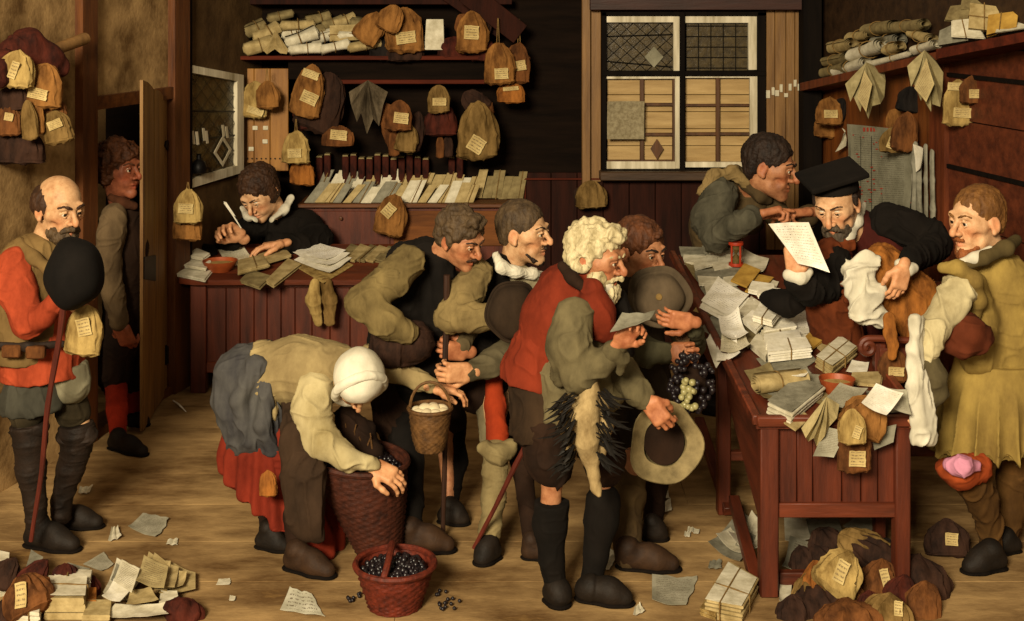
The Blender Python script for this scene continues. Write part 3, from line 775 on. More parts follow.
b = MB(); b.quadslab([(DA[0]+.13,8.3,.1), (DA[0]+.13,8.85,.1), (DA[0]+.13,8.85,.78), (DA[0]+.13,8.3,.7)][::-1], .02, (-1,0,0)); b.build('side_panel', M_redy, dk, smooth=False)
# --- counter with drawers along the back wall
CZ = 2.5-204*9.2/1300
cb = thing('counter_cabinet', 'long red counter along the back wall carrying a row of files', 'cabinet', (-.6, 9.4, 0))
b = MB(); a = P(298,0,9.2)[0]; c = P(524,0,9.2)[0]; b.box(((a+c)/2, 9.39, CZ-.012), ((c-a)/2, .2, .014), bev=.004); b.build('countertop', M_postx, cb)
b = MB(); b.box(((a+c)/2, 9.41, (CZ-.02)/2), ((c-a)/2-.02, .17, (CZ-.03)/2), bev=.004); b.build('cabinet_body', M_red, cb)
b = MB(); fb(b, 303, 390, 211, 246, 9.225, .012); b.build('drawer', M_red, cb)
kn = cb.children[-1]; b = MB(); p = P(341, 218, 9.21); b.lathe([(.0,-.025), (.012,-.022), (.014,-.012), (.006,0), (.008,.01)], p, axis=(0,1,0), n=14); b.build('knob', M_postx, kn)
b = MB(); fb(b, 394, 520, 211, 246, 9.225, .012); b.build('drawer', mat('amber_drawer', '7c4a20', '4d2a10', stretch=(.12,1,1), scale=14), cb)
# --- shelf above it
sh = thing('wall_shelf', 'long dark wall shelf of papers and bags above the counter', 'shelf', P(370, 84, 9.3))
b = MB(); a = P(236,0,9.25)[0]; c = P(512,0,9.25)[0]; zs_ = 2.5-56*9.25/1300; b.box(((a+c)/2, 9.42, zs_-.014), ((c-a)/2, .17, .014), bev=.003); b.build('shelf_board', M_redline, sh)
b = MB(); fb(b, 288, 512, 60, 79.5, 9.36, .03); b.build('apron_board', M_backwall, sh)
b = MB(); fb(b, 330, 512, 79.8, 84, 9.33, .05); b.build('peg_rail', M_redline, sh)
b = MB(); fb(b, 236, 512, -3, 4.5, 9.4, .05); b.build('top_rail', M_wains, sh)
# shutter folded back beside the leaded window
st = thing('window_shutter', 'honey-coloured board shutter folded back beside the leaded window', 'shutter', P(263, 172, 9.38))
b = MB(); xs = [240.5, 254, 270, 288.5]
for (a, c, y1) in ((240.5,254,163), (254,270,166), (270,288.5,171)): fb(b, a+.15, c-.15, 68.5, y1, 9.36, .03)
b.build('boards', M_shutter, st)
b = MB()
for (x, y) in ((255,128), (265.5,128), (265,141.5), (251,149)): fb(b, x-2.6, x+2.6, y-2.1, y+2.1, 9.35, .006)
b.build('pinned_slips', M_paper, st, smooth=False)
b = MB()
for k in range(10): b.lathe([(.006,-.006), (.004,0)], P(243+k*4.6, 158.5, 9.357), axis=(0,1,0), n=8)
b.build('nails', M_iron, st, smooth=False)
# --- two slanting shelves on the right wall
def slabR(b, p0, p1, y0, y1, th_px, dep):
    """shelf board on the right wall from column p0,row y0 to p1,y1; th_px thick, dep deep"""
    A, B_ = WRo(p0, y0, dep)-NR*dep, WRo(p1, y1, dep)-NR*dep; A2, B2 = WRo(p0, y0+th_px, dep)-NR*dep, WRo(p1, y1+th_px, dep)-NR*dep
    V = [A, B_, B_+NR*dep, A+NR*dep, A2, B2, B2+NR*dep, A2+NR*dep]
    b.add(V, [(0,1,2,3), (7,6,5,4), (0,4,5,1), (1,5,6,2), (2,6,7,3), (3,7,4,0)])
s1 = thing('wall_shelf', 'slanting dark shelf of rolled papers above the hanging calendar sheet', 'shelf', WR(882, 85, .1))
b = MB(); slabR(b, 800, 944, 83, 50, 8, .25); b.build('shelf_board', M_rpost, s1, smooth=False)
s2 = thing('wall_shelf', 'higher red shelf in the right corner under tied folders', 'shelf', WR(985, 60, .1))
b = MB(); slabR(b, 936, 1120, 49, 13, 10, .28); b.build('shelf_board', M_redline, s2, smooth=False)
# --- the armchair beside the table
ch = thing('armchair', 'red wooden armchair with scrolled arm beside the big table', 'chair', (2.05, 6.3, 0))
b = MB(); Yc = 5.95
def sp(cx, cy, r0, turns, n=30): return [P(cx+r0*(1-.75*i/n)*math.cos(math.pi*.5+i/n*turns*6.28), cy-r0*(1-.75*i/n)*math.sin(math.pi*.5+i/n*turns*6.28), Yc) for i in range(n+1)]
b.tube([P(918, 341, Yc), P(900, 340, Yc), P(880, 338.5, Yc)]+sp(868, 347, 8.5, 1.4), .016, 8); b.build('arm', M_redx, ch)
b = MB(); b.bar(P(879, 343, Yc+.02), P(879, 545, Yc+.02), .05, .05, up=(0,1,0)); b.build('arm_post', M_red, ch)
b = MB(); b.bar(P(879, 352, Yc+.0), P(918, 352, Yc), .03, .04); b.build('arm_rail', M_redx, ch)
b = MB(); b.box((2.05, 6.3, .42), (.3,.3,.03), bev=.01); b.build('seat', M_redy, ch)
for (x, y) in ((2.31, 6.03), (2.31, 6.57), (1.79, 6.57)):
    b = MB(); b.box((x, y, .2 if y < 6.5 else .55), (.025,.025,.2 if y < 6.5 else .55), bev=.004); b.build('leg', M_red, ch)
b = MB(); b.box((2.05, 6.6, .95), (.26,.015,.12), bev=.008); b.build('backrest', M_red, ch)
# ================================================================= PEOPLE
def skinmat(n, a, b_): return mat(n, a, b_, scale=22, rough=.55, bump=.06, fine=160, finebump=.06, spec=.3, attr=True, stretch=(1,1,1))
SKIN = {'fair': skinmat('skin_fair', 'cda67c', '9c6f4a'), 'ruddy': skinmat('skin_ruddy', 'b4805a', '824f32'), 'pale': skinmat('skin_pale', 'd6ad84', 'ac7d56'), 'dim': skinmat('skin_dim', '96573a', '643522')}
M_scl = mat('eye_white', 'cfc4ae', 'b5a88f', rough=.3, spec=.5); M_iris = mat('eye_iris', '1e130c', '0f0906', rough=.2, spec=.6)
def hairm(n, a, b_): return mat(n, a, b_, scale=30, rough=.65, bump=.3, fine=200, finebump=.3, spec=.25, stretch=(1,1,.35))
HAIR = {'brown': hairm('hair_brown', '432a17', '1f120a'), 'dark': hairm('hair_dark', '2c1d13', '130c08'), 'auburn': hairm('hair_auburn', '5b3318', '2c170b'), 'white': hairm('hair_white', 'cdbf98', '857650'),
        'grey': hairm('hair_grey', '5e5140', '322820'), 'sandy': hairm('hair_sandy', '7a5226', '4a2d12'), 'greybrown': hairm('hair_greybrown', '55432c', '2b2015'), 'ginger': hairm('beard_ginger', '96572a', '5a2f14')}
def W3(r, u, c): return np.array((r, -c, u), float)     # right, up, toward the viewer
class Person:
    def __init__(s, label, Y, foot, skin='fair', sc=None):
        s.Y = Y; s.px = 1300.0/Y; s.skin = skin; s.sk = []; s.cols = []
        f = P(foot, 0, Y); s.o = thing('person', label, 'person', (f[0], Y, 0)); s.low = SDF(.0075)
    def p(s, x, y, d=0): return P(x, y, s.Y+d)
    def r(s, px): return px/s.px
    def ch(s, pts): return [(s.p(*q[:3]), s.r(q[3])) for q in pts]
    def limb(s, *pts, k=.02, flat=None): s.low.chain([(a, b*.70) for a, b in s.ch(pts)], k, flat)
    def head(s, x, y, d, yaw, pitch=0, roll=0, hs=1.2, nose=1., jaw=1., brow=1., gaze=(0,0), lid=.5, stubble=0, neck=None, gaunt=0, nosedrop=0, chin=1., wide=1.):
        c = s.p(x, y, d); ya, pi_, ro = R(yaw), R(pitch), R(roll)
        f = np.array((math.sin(ya)*math.cos(pi_), -math.cos(ya)*math.cos(pi_), -math.sin(pi_)))
        up = np.array((0,0,1.)); u = nrm(up-f*np.dot(f, up)); xx = np.cross(f, u)
        q = Matrix.Rotation(ro, 3, Vector(f)); q = np.array(q); u = q@u; xx = q@xx
        M = np.stack([xx, f, u], 1); s.M, s.hc, s.hs = M, c, hs
        L = lambda *v: c+M@(np.array(v, float)*hs)
        S = SDF(.0033*hs/1.15); h = hs
        S.ell(L(0,-.014,.034), np.array((.073*wide,.093,.082))*h, M, .01)
        S.ell(L(0,.022,-.03), np.array((.058*wide,.062,.082))*h, M, .035*h)
        S.cone(L(-.03,.02,-.075), L(0,.066,-.1), .026*h*jaw, .02*h*chin, .02*h); S.cone(L(.03,.02,-.075), L(0,.066,-.1), .026*h*jaw, .02*h*chin, .02*h)
        for e in (-1, 1):
            S.cone(L(e*.04,.052,-.018), L(e*.05,.03,-.014), .022*h, .018*h, .022*h)      # cheekbone
            S.cone(L(e*.024,.06,-.055), L(e*.036,.045,-.05), .02*h*(1-gaunt*.5), .02*h*(1-gaunt*.5), .02*h)
            S.ell(L(e*.029,.093,.003), np.array((.0185,.016,.0135))*h, M, .010*h, mode='sub'); S.ell(L(e*.05,.052,.002), np.array((.014,.02,.02))*h, M, .012*h)
            if gaunt: S.ell(L(e*.056,.055,-.052), np.array((.014,.02,.02))*h, M, .015*h, mode='sub')
            S.chain([(L(e*.012,.083,.024), .0075*h*brow), (L(e*.033,.080,.028), .0075*h*brow), (L(e*.048,.066,.021), .007*h)], .014*h)
        S.chain([(L(0,.084,.02), .008*h), (L(0,.094,.0), .0085*h), (L(0,.105+.006*nose,-.022-nosedrop), .0085*h*nose), (L(0,.107+.006*nose,-.031-nosedrop), .009*h*nose)], .009*h)
        for e in (-1, 1): S.ell(L(e*.0125,.094,-.033-nosedrop*.7), np.array((.0085,.011,.0075))*h*nose, M, .006*h)
        S.chain([(L(-.024,.074,-.062), .005*h), (L(-.01,.084,-.0605), .0065*h), (L(0,.086,-.062), .006*h), (L(.01,.084,-.0605), .0065*h), (L(.024,.074,-.062), .005*h)], .005*h)
        S.chain([(L(-.018,.076,-.074), .005*h), (L(0,.083,-.0755), .0078*h), (L(.018,.076,-.074), .005*h)], .005*h)
        S.cone(L(-.024,.086,-.068), L(.024,.086,-.068), .0022*h, .0022*h, .004*h, mode='sub')
        for e in (-1, 1):   # eyelids over the eyeball
            eb = L(e*.031,.073,.002)
            S.chain([(L(e*.015,.083,.004), .0026*h), (L(e*.029,.0885,.0140-.006*lid), .0036*h), (L(e*.043,.078,.004), .003*h)], .004*h)
            S.chain([(L(e*.016,.082,-.001), .0022*h), (L(e*.029,.0855,-.0095), .0026*h), (L(e*.043,.076,-.001), .0026*h)], .004*h)
            # ear
            EM = M@np.array(Matrix.Rotation(R(12*e), 3, 'Z')@Matrix.Rotation(R(-10), 3, 'X'))
            S.ell(L(e*.077*wide,-.012,-.008), np.array((.0085,.02,.032))*h, EM, .008*h)
            S.ell(L(e*.086*wide,-.008,-.004), np.array((.006,.012,.02))*h, EM, .004*h, mode='sub')
            S.ell(L(e*.078*wide,-.004,-.034), np.array((.007,.009,.01))*h, EM, .006*h)
        if neck is not None:
            n_ = s.p(*neck[:3]); S.chain([(L(0,-.03,-.05), .05*h), (n_, s.r(neck[3]))], .03*h)
        def colf(V):
            v = (V-c)@M/h; C0 = np.ones((len(V),3))
            def blob(ctr, rad, col, a, sym=True):
                for e in ((-1, 1) if sym else (1,)):
                    q = ((v-np.array((ctr[0]*e, ctr[1], ctr[2])))/np.array(rad)); w = np.exp(-(q**2).sum(1)*1.5)*a
                    C0[:] = C0*(1-w[:,None])+C0*np.array(col)*w[:,None]
            blob((.042,.065,-.03), (.03,.04,.028), (1.08,.72,.62), .75); blob((0,.11,-.028), (.018,.03,.02), (1.08,.70,.6), .8, False)
            blob((0,.085,-.063), (.024,.02,.009), (.85,.42,.38), .9, False); blob((0,.085,-.076), (.02,.02,.007), (.95,.45,.4), .9, False)
            blob((.08,-.01,-.005), (.02,.03,.04), (1.05,.7,.6), .8)
            if stubble: blob((0,.06,-.085), (.06,.07,.035), (.5,.45,.42), stubble, False); blob((0,.09,-.05), (.03,.03,.008), (.5,.45,.42), stubble*.8, False)
            return C0
        s.sk.append((S, colf))
        for e in (-1, 1):
            b = MB(); eb = L(e*.029,.0755,.002); g = nrm(M@np.array((gaze[0]*.6, 1, gaze[1]*.6))); n = 20
            X = nrm(np.cross(g, (0,0,1))); Z = np.cross(X, g); rE = .0123*h; V = []; F = []; fm = []
            for j in range(11):
                t = math.pi*j/10
                for i in range(n): a = 2*math.pi*i/n; V.append(eb+rE*(g*math.cos(t)+math.sin(t)*(X*math.cos(a)+Z*math.sin(a))))
            for j in range(10):
                for i in range(n): F.append((j*n+i, (j+1)*n+i, (j+1)*n+(i+1)%n, j*n+(i+1)%n)); fm.append(1 if j < 2 else 0)
            b.add(V, F); b.fm = fm; b.build('eye', M_scl, s.o, smooth=True, mats=[M_iris])
        return L
    def hair(s, prims, col, name='hair', amp=.005, f=60, k=.02, h=None, dirs=(1,1,.3), curl=0):
        """prims in head coordinates: ('e', c, r), ('c', [(x,y,z,r)...]), ('-', c, r) removes"""
        M, c, hs = s.M, s.hc, s.hs; L = lambda v: c+M@(np.array(v, float)*hs); S = SDF(h or .0042*hs/1.15)
        for q in prims:
            if q[0] == 'e': S.ell(L(q[1]), np.array(q[2])*hs, M, k*hs)
            elif q[0] == '-': S.ell(L(q[1]), np.array(q[2])*hs, M, .008*hs, mode='sub')
            elif q[0] == 'c': S.chain([(L(v[:3]), v[3]*hs) for v in q[1]], k*hs*.5)
        V, Q = S.mesh()
        if len(V) == 0: return
        V = relax(V, Q, 1); N = vnormals(V, Q); v = (V-c)@M
        d = vnoise(v*np.array((f*1.0,f*1.0,f*.28)) if not curl else v*f*.75)+.5*vnoise(v*f*1.9+3); V = V+N*(amp*hs*d)[:,None]
        return meshobj(name, V, Q, HAIR[col] if isinstance(col, str) else col, s.o, True)
    def brows(s, col, r=.0045, z=.028, dz=.0):
        for e in (-1, 1): s.hair([('c', [(e*.012,.094,z-.004-dz,r*.8), (e*.024,.0935,z+.001-dz*.5,r), (e*.038,.086,z+.004,r), (e*.052,.072,z-.003,r*.7)])], col, 'eyebrow', amp=.001, k=.006, h=.003)
    def hand(s, w, d, n, side, curl=.5, hs=1.0, spread=.12, thumb=(.5,.4), fr=10, pinch=False, fc=None, wr=None):
        """w wrist (px,py,dd); d finger direction; n palm normal; side +1/-1 thumb side; curl bend per joint (rad)"""
        w = s.p(*w) if len(w) == 3 and abs(w[0]) > 20 else np.array(w); d = nrm(W3(*d)); n = W3(*n); n = nrm(n-d*np.dot(n, d)); l = np.cross(n, d)*side; q = hs*1.08
        S = SDF(.0032); wr = wr or .026*q
        S.cone(w-d*.012*q, w+d*.012*q, wr, wr*.95, .02, (n, .75))
        S.box(w+d*.055*q, np.array((.038,.046,.0155))*q, np.stack([l, d, n], 1), .02, .014*q)
        S.ell(w+d*.035*q+l*.022*q+n*.008*q, np.array((.018,.03,.015))*q, np.stack([l, d, n], 1), .015)
        fl = [.078,.086,.080,.064]; off = [.029,.0098,-.0095,-.028]; rad = [.0092,.0095,.009,.0080]
        for i in range(4):
            cc = (fc[i] if fc else curl); base = w+d*(.092-(.006 if i in (0,3) else 0)-(.006 if i == 3 else 0))*q+l*off[i]*q
            dd = nrm(d+l*spread*(1.5-i)*.8); p0 = base-d*.012*q; a = cc*.7
            pts = [(p0, rad[i]*1.08*q)]; cur = base
            pts.append((cur, rad[i]*1.1*q))
            for j, fr_ in enumerate((.45,.31,.24)):
                a_ = cc*(.75 if j == 0 else 1.0)*(j+1) if j else cc*.75
                a_ = min(a_, 3.0); di = dd*math.cos(a_)+n*math.sin(a_); cur = cur+di*fl[i]*fr_*q; pts.append((cur, rad[i]*(1-.1*(j+1))*q))
            S.chain(pts, .0045)
        tb = w+d*.02*q+l*.026*q; o_, i_ = thumb
        d1 = nrm(d*.75+l*(1.0-o_*.6)+n*o_*.7); c1 = tb+d1*.042*q; d2 = nrm(d*1.0+l*(.35-i_*.6)+n*i_*.9); c2 = c1+d2*.03*q; d3 = nrm(d2+n*i_*.4-l*i_*.3); c3 = c2+d3*.024*q
        S.chain([(tb, .015*q), (c1, .0118*q), (c2, .0108*q), (c3, .0088*q)], .008)
        s.sk.append((S, lambda V: np.tile(np.array((1.02,.86,.80)), (len(V),1))))
        return w
    def wear(s, name, m, chains, k=.03, amp=.007, f=20, dirs=(1,1,.55), seed=0, sharp=.75, h=.0062, cuts=(), shell=0, flat=None, subs=(), ells=(), disp=None, rel=1, parent=None):
        S = SDF(h)
        for c_ in chains:
            fl = flat
            if isinstance(c_, tuple) and isinstance(c_[0], list): c_, fl = c_
            S.chain(s.ch(c_), k, fl)
        for (x, y, d, rx, ry, rd, rot) in ells:
            M = np.array(Matrix.Rotation(R(rot), 3, 'Y')); S.ell(s.p(x, y, d), np.array((s.r(rx), s.r(rd), s.r(ry))), M, k)
        for c_ in subs: S.chain(s.ch(c_), .01, None, 'sub')
        for (x, y, d, nn) in cuts: S.cut(s.p(x, y, d), W3(*nn))
        return sdfobj(name, S, m, parent or s.o, amp*1.3, max(f*1.3, 27), dirs, seed, sharp, rel, disp)
    def done(s):
        Vs, Qs, Cs = [], [], []; n = 0; items = list(s.sk)
        if any(o[0] == 'add' for o in s.low.ops): items.append((s.low, None))
        for S, cf in items:
            V, Q = S.mesh(); V = relax(V, Q, 1, .4); Vs.append(V); Qs.append(Q+n); n += len(V); Cs.append(cf(V) if cf else np.ones((len(V),3)))
        meshobj('body', np.concatenate(Vs), np.concatenate(Qs), SKIN[s.skin], s.o, True, col=np.concatenate(Cs))
FLATD = ((0,1,0), .75)
CL = cloth
ONLY = ''
def on(k): return not ONLY or k in ONLY.split(',')
M_blackcloth = CL('black_wool', '17120e', '0a0806')
M_white_linen = CL('white_linen', 'd9d3c0', 'a39c86', finebump=.1)
M_darkbrown = CL('dark_brown_wool', '2c1c12', '150d08')
M_boot = mat('boot_leather', '2a1d14', '120d09', scale=9, rough=.7, spec=.2, bump=.3, fine=90, finebump=.15)
M_shoe = mat('shoe_leather', '20170f', '0d0a07', scale=9, rough=.68, spec=.2, bump=.25, fine=90, finebump=.12)
M_brownshoe = mat('brown_shoe_leather', '3a2615', '1a100a', scale=9, rough=.7, spec=.2, bump=.25, fine=90)
M_stick = wood('red_stick', '64281a', '35120c', 'z')
M_stick2 = wood('brown_stick', '3d2416', '1f110a', 'z')
def shoe(pr, heel, toe, ankle, w=9, m=None, name='shoe', k=.02, sole=True, th=5):
    """heel, toe, ankle = (px,py,d) ; w half width px"""
    S = SDF(.006); hx, tx = P(heel[0], heel[1], FY(heel[1])), P(toe[0], toe[1], FY(toe[1])); hx[2] = tx[2] = 0; ax = P(ankle[0], ankle[1], hx[1]*.8+tx[1]*.2)
    r = pr.r(w)*.84; d = nrm(tx-hx)
    S.chain([(hx+(0,0,r*.95), r*.92), (hx*.45+tx*.55+(0,0,r*.95), r*1.05), (tx-d*r*.9+(0,0,r*.62), r*.8)], .03)
    S.chain([(hx*.8+tx*.2+(0,0,r*1.2), r*.85), (ax, pr.r(w*.95))], .03); S.chain([(ax*.4+(hx*.35+tx*.65)*.6+(0,0,r*.9), r*.75)], .03)
    S.cut((hx+tx)/2+(0,0,.004), (0,0,-1)); o = sdfobj(name, S, m or M_shoe, pr.o, .003, 14, seed=heel[0])
    if sole:
        S = SDF(.006); S.chain([(hx+(0,0,.008), r*1.02), (hx*.45+tx*.55+(0,0,.008), r*1.1), (tx-d*r*.85+(0,0,.008), r*1.0)], .02, ((0,0,1), .22)); S.cut((hx+tx)/2, (0,0,-1)); S.cut((hx+tx)/2+(0,0,.022), (0,0,1))
        sdfobj('sole', S, M_black, o)
    return o
def stick(name, a, b_, r, m, label, knob=0, wig=.006, cat='stick', hook=None):
    n = 14; pts = []
    a = np.array(a); b_ = np.array(b_)
    for i in range(n+1):
        t = i/n; pts.append(a*(1-t)+b_*t+np.array((math.sin(t*9+1)*wig, math.cos(t*7)*wig, 0))*math.sin(math.pi*t))
    rs = [r*(1.15-.35*i/n)*(1+.08*math.sin(i*2.3)) for i in range(n+1)]
    b = MB(); b.tube(pts, rs, 8)
    if hook: b.tube(hook, r*.8, 8)
    if knob: b.lathe([(0,-knob), (knob*.8,-knob*.6), (knob,0), (knob*.8,knob*.6), (0,knob)], a, n=12)
    return tagp(b.build(name, m, None), label, cat)
def hat(px, py, d, Y, rx, ry, dome, m, label, axis=(0,0,1), brim=0, name='hat', seed=0, amp=.006, inside=False, band=None, wav=.05, flatx=1, crown=.72, bd=.0):
    """felt hat: axis points out of the crown (right, up, toward viewer)"""
    c = P(px, py, Y+d); s = Y/FPX; ax = nrm(W3(*axis)); r = rx*s; o = thing(name, label, 'hat', c)
    pr = [(0, dome)] + [(r*crown*math.sin(t)**.8, dome*(math.cos(t)**.7 if math.cos(t) > 0 else 0)) for t in np.linspace(.25, 1.5, 9)] + [(r*crown*1.03, 0)]
    if brim: pr += [(r*(crown+.06), -.003), (r*(crown+(1-crown)*.55), bd*.3), (r*.97, bd), (r, bd-.004), (r*.97, bd-.010), (r*(crown+(1-crown)*.5), bd*.3-.010), (r*crown*.98, -.008)]
    th = .008
    inn = [(max(0, a-th), max(h_-th, -.008)) for (a, h_) in reversed(pr[:11])]
    pr = pr+inn
    b = MB(); b.lathe(pr, c, axis=ax, n=48, flat=(1, ry/rx), xref=(1,0,0), mod=lambda i, a: 1+wav*math.sin(3*a+seed)*(pr[i][0]/r)**2*.6+.03*math.sin(5*a+seed*2))
    V = np.array(b.V); V = V+nrm(ax)*0; V = V+ax*(amp*3*vnoise(V*9+seed))[:,None]*1.0; b.V = V.tolist()
    b.build('felt_crown', m, o, smooth='auto')
    return o
# ------------------------------------------------ 1: bearded man at the left edge
if on('1'):
    p = Person('balding bearded man at far left with orange-red sleeve, large black hat and stick', 5.96, 55, 'fair')
    L = p.head(60, 208, 0, 50, 10, 0, 1.24, nose=1.15, brow=1.3, gaze=(0,-.25), stubble=.8, neck=(42,252,.02,15), gaunt=.4)
    p.hair([('e', (0,-.035,.015), (.09,.09,.08)), ('-', (0,.04,.108), (.075,.14,.06)), ('-', (0,.115,-.02), (.12,.095,.15)), ('-', (0,-.0,-.10), (.12,.12,.05))], 'brown', amp=.004)
    p.hair([('e', (0,.062,-.098), (.045,.036,.034)), ('e', (.035,.035,-.08), (.026,.036,.03)), ('e', (-.035,.035,-.08), (.026,.036,.03)), ('c', [(-.032,.074,-.062,.008), (0,.098,-.052,.010), (.032,.074,-.062,.008)]), ('-', (0,.098,-.069), (.018,.02,.005))], 'greybrown', 'beard', amp=.006, f=80)
    p.brows('brown', .006)
    p.limb((42,255,.02,20), (42,350,.03,26), (40,390,.03,26)); 
    p.limb((30,385,-.05,14), (30,418,-.05,13), (32,455,-.04,12), (36,530,-.02,7)); p.limb((68,385,.1,14), (80,424,.08,13), (70,460,.1,12), (62,515,.1,7))
    CJ = CL('tan_jerkin', '7d643c', '4c3a20'); CR = CL('orange_wool', 'a8472a', '6e2814', scale=9); CG = CL('slate_skirt', '46443a', '26251f')
    p.wear('coat', CR, [[(40,268,.04,30), (38,320,.05,32), (42,352,.04,38), (46,400,.03,46)], [(8,300,.05,18), (2,352,.05,16)]], cuts=((0,379,0,(.05,-1,0)),), amp=.008, seed=3)
    p.wear('jerkin', CJ, [[(38,256,.0,24), (26,262,-.02,24), (30,300,-.01,29), (28,338,-.01,32), (28,350,-.01,34)], [(60,256,.02,14), (66,300,.02,16)]], cuts=((0,359,0,(0.03,-1,0)), (62,300,0,(1,.0,.2))), amp=.006, seed=5)
    p.wear('collar', CJ, [[(20,244,-.06,6), (34,258,-.12,6), (50,270,-.14,5), (60,262,-.1,5)], [(20,244,-.04,6), (34,240,.06,6), (54,252,.08,5)]], amp=.003)
    p.wear('sleeve', CR, [[(14,263,-.1,16), (15,285,-.13,19), (28,322,-.2,14.5), (44,316,-.24,11), (58,298,-.27,9.5)]], k=.035, amp=.009, seed=7, f=12)
    p.wear('belt', M_boot, [[(-12,345,-.19,4), (28,347,-.2,4), (62,344,-.13,4)]], amp=.001, flat=((0,1,0), .6))
    for (x, y) in ((12,351),(36,352)):
        b = MB(); b.box(p.p(x, y, -.205), (.042,.02,.028), bev=.008); b.build('belt_pouch', BAG['brown'], p.o)
    p.wear('undercoat', CG, [[(36,385,.0,30), (34,402,.0,34)]], cuts=((0,410,0,(.04,-1,0)), (0,372,0,(0,1,0)), (66,400,0,(1,.0,0))), amp=.008, f=14)
    p.wear('shirt_tail', CL('grey_linen', '8a846c', '5d5843'), [[(66,372,.02,22), (70,384,.02,20)]], cuts=((0,397,0,(-.1,-1,0)), (0,364,0,(0,1,0))), amp=.006, f=14)
    OL = CL('olive_breeches', '3e3524', '1f1a10')
    p.wear('breeches', OL, [[(28,395,-.04,19), (27,414,-.06,17)], [(68,395,.08,18), (74,412,.08,17)]], cuts=((0,424,0,(-.15,-1,0)),), amp=.009, f=14)
    for (a, fx) in (([(29,424,-.06,19), (30,440,-.06,16), (31,470,-.05,14.5), (36,505,-.03,10.5), (37,530,-.02,11)], 0), ([(77,432,.07,19), (76,448,.08,15), (70,470,.09,13.5), (62,500,.1,10), (61,514,.1,10.5)], 1)):
        p.wear('boot', M_boot, [a], amp=.006, f=16, dirs=(.5,.5,1.6), k=.02, cuts=((a[0][0], a[0][1]-4, 0, (-.1,1,0)),))
        c = a[0]; p.wear('boot_cuff', M_boot, [[(c[0]-9,c[1]+6,c[2]-.02,11), (c[0]+9,c[1]+3,c[2]-.02,11)]], amp=.012, f=13, k=.02, cuts=((c[0], c[1]-5, 0, (-.1,1,0)),))
    shoe(p, (33,546,-.02), (80,552,-.22), (38,524,-.02), 12.5); shoe(p, (60,527,.12), (104,528,-.0), (62,508,.1), 11)
    p.hand((58,300,-.27), (.7,.2,-.5), (.2,-.1,-1), 1, .55, 1.1)
    p.done()
    h = hat(75, 273, -.34, 5.96, 27, 34, .15, CL('black_felt', '16120f', '070605', finebump=.1), 'large black felt hat held against his chest by the bearded man at the far left', axis=(.1,.1,1), brim=0, seed=2, crown=.97, wav=.04)
    b = MB(); b.lathe([(0,-.012), (.008,-.008), (.01,0)], P(67, 263, 5.50), axis=(0,1,0), n=10); b.build('hat_badge', M_yell, h)
    stick('walking_stick', P(64, 300, 5.65), P(31, 541, 5.78), .0125, M_stick, 'long red walking stick of the bearded man at the far left', knob=.02)
    bag(88, 304, 35, 51, 5.72, 'straw', 'pale straw-coloured pouch with torn label below the large black hat at far left', tilt=-8, tags=((2,20,14,18,20),), seed=4)
# ------------------------------------------------ 2: man in the doorway
if on('2'):
    p = Person('curly-haired man half hidden behind the door leaf with hands behind his back', 7.55, 120, 'dim')
    p.head(120, 169, 0, 62, 0, 0, 1.33, nose=1.1, gaze=(.1,.1), neck=(120,205,.02,10))
    p.hair([('e', (0,-.022,.04), (.098,.108,.1)), ('e', (0,-.05,-.03), (.075,.055,.06)), ('-', (0,.1,-.04), (.085,.055,.1)), ('e', (.075,-.01,-.02), (.02,.03,.04)), ('e', (-.075,-.01,-.02), (.02,.03,.04))], 'auburn', amp=.012, f=45, curl=1)
    p.brows('auburn')
    p.limb((122,205,.02,14), (124,300,.04,18), (122,350,.04,18)); p.limb((116,350,-.02,13), (116,390,-.04,9), (117,435,-.3,6)); p.limb((132,350,.12,12), (134,395,.12,9), (133,425,.14,6))
    p.wear('jerkin', M_darkbrown, [[(123,214,.03,17), (126,250,.03,21), (124,300,.04,20), (122,342,.04,22)]], amp=.006)
    p.wear('collar', CL('brown_collar', '4a2a18', '24140b'), [[(112,197,-.04,4.5), (122,203,-.07,4.5), (134,206,-.04,4.5)], [(112,197,.0,4.5), (120,195,.08,4.5)]], amp=.003)
    p.wear('sleeve', CL('grey_brown_sleeve', '6d5a40', '3c2f20'), [[(114,216,-.1,13), (110,235,-.14,14), (108,262,-.16,12), (113,292,-.17,10.5), (119,322,-.15,9)]], amp=.009, f=14, seed=1)
    p.hand((120,324,-.14), (.3,-.9,-.2), (.3,.0,-1), 1, .9, 1.25)
    p.wear('breeches', M_darkbrown, [[(118,345,.0,20), (114,372,-.01,18), (116,388,-.01,12)], [(130,345,.1,16), (134,380,.12,13)]], amp=.012, f=14)
    p.wear('stocking', CL('red_stocking', '9a2c18', '5e170c'), [[(116,386,-.04,11), (117,410,-.18,9.5), (118,438,-.32,8)]], amp=.005, f=16, dirs=(.5,.5,1.5), parent=None)
    p.wear('stocking', CL('red_stocking', '9a2c18', '5e170c'), [[(133,384,.12,9), (134,425,.12,7)]], amp=.004, f=16, dirs=(.5,.5,1.5))
    shoe(p, (114,449,0), (147,457,0), (118,436,0), 8.5); shoe(p, (132,426,.15), (150,426,.15), (133,420,.13), 7)
    p.done()
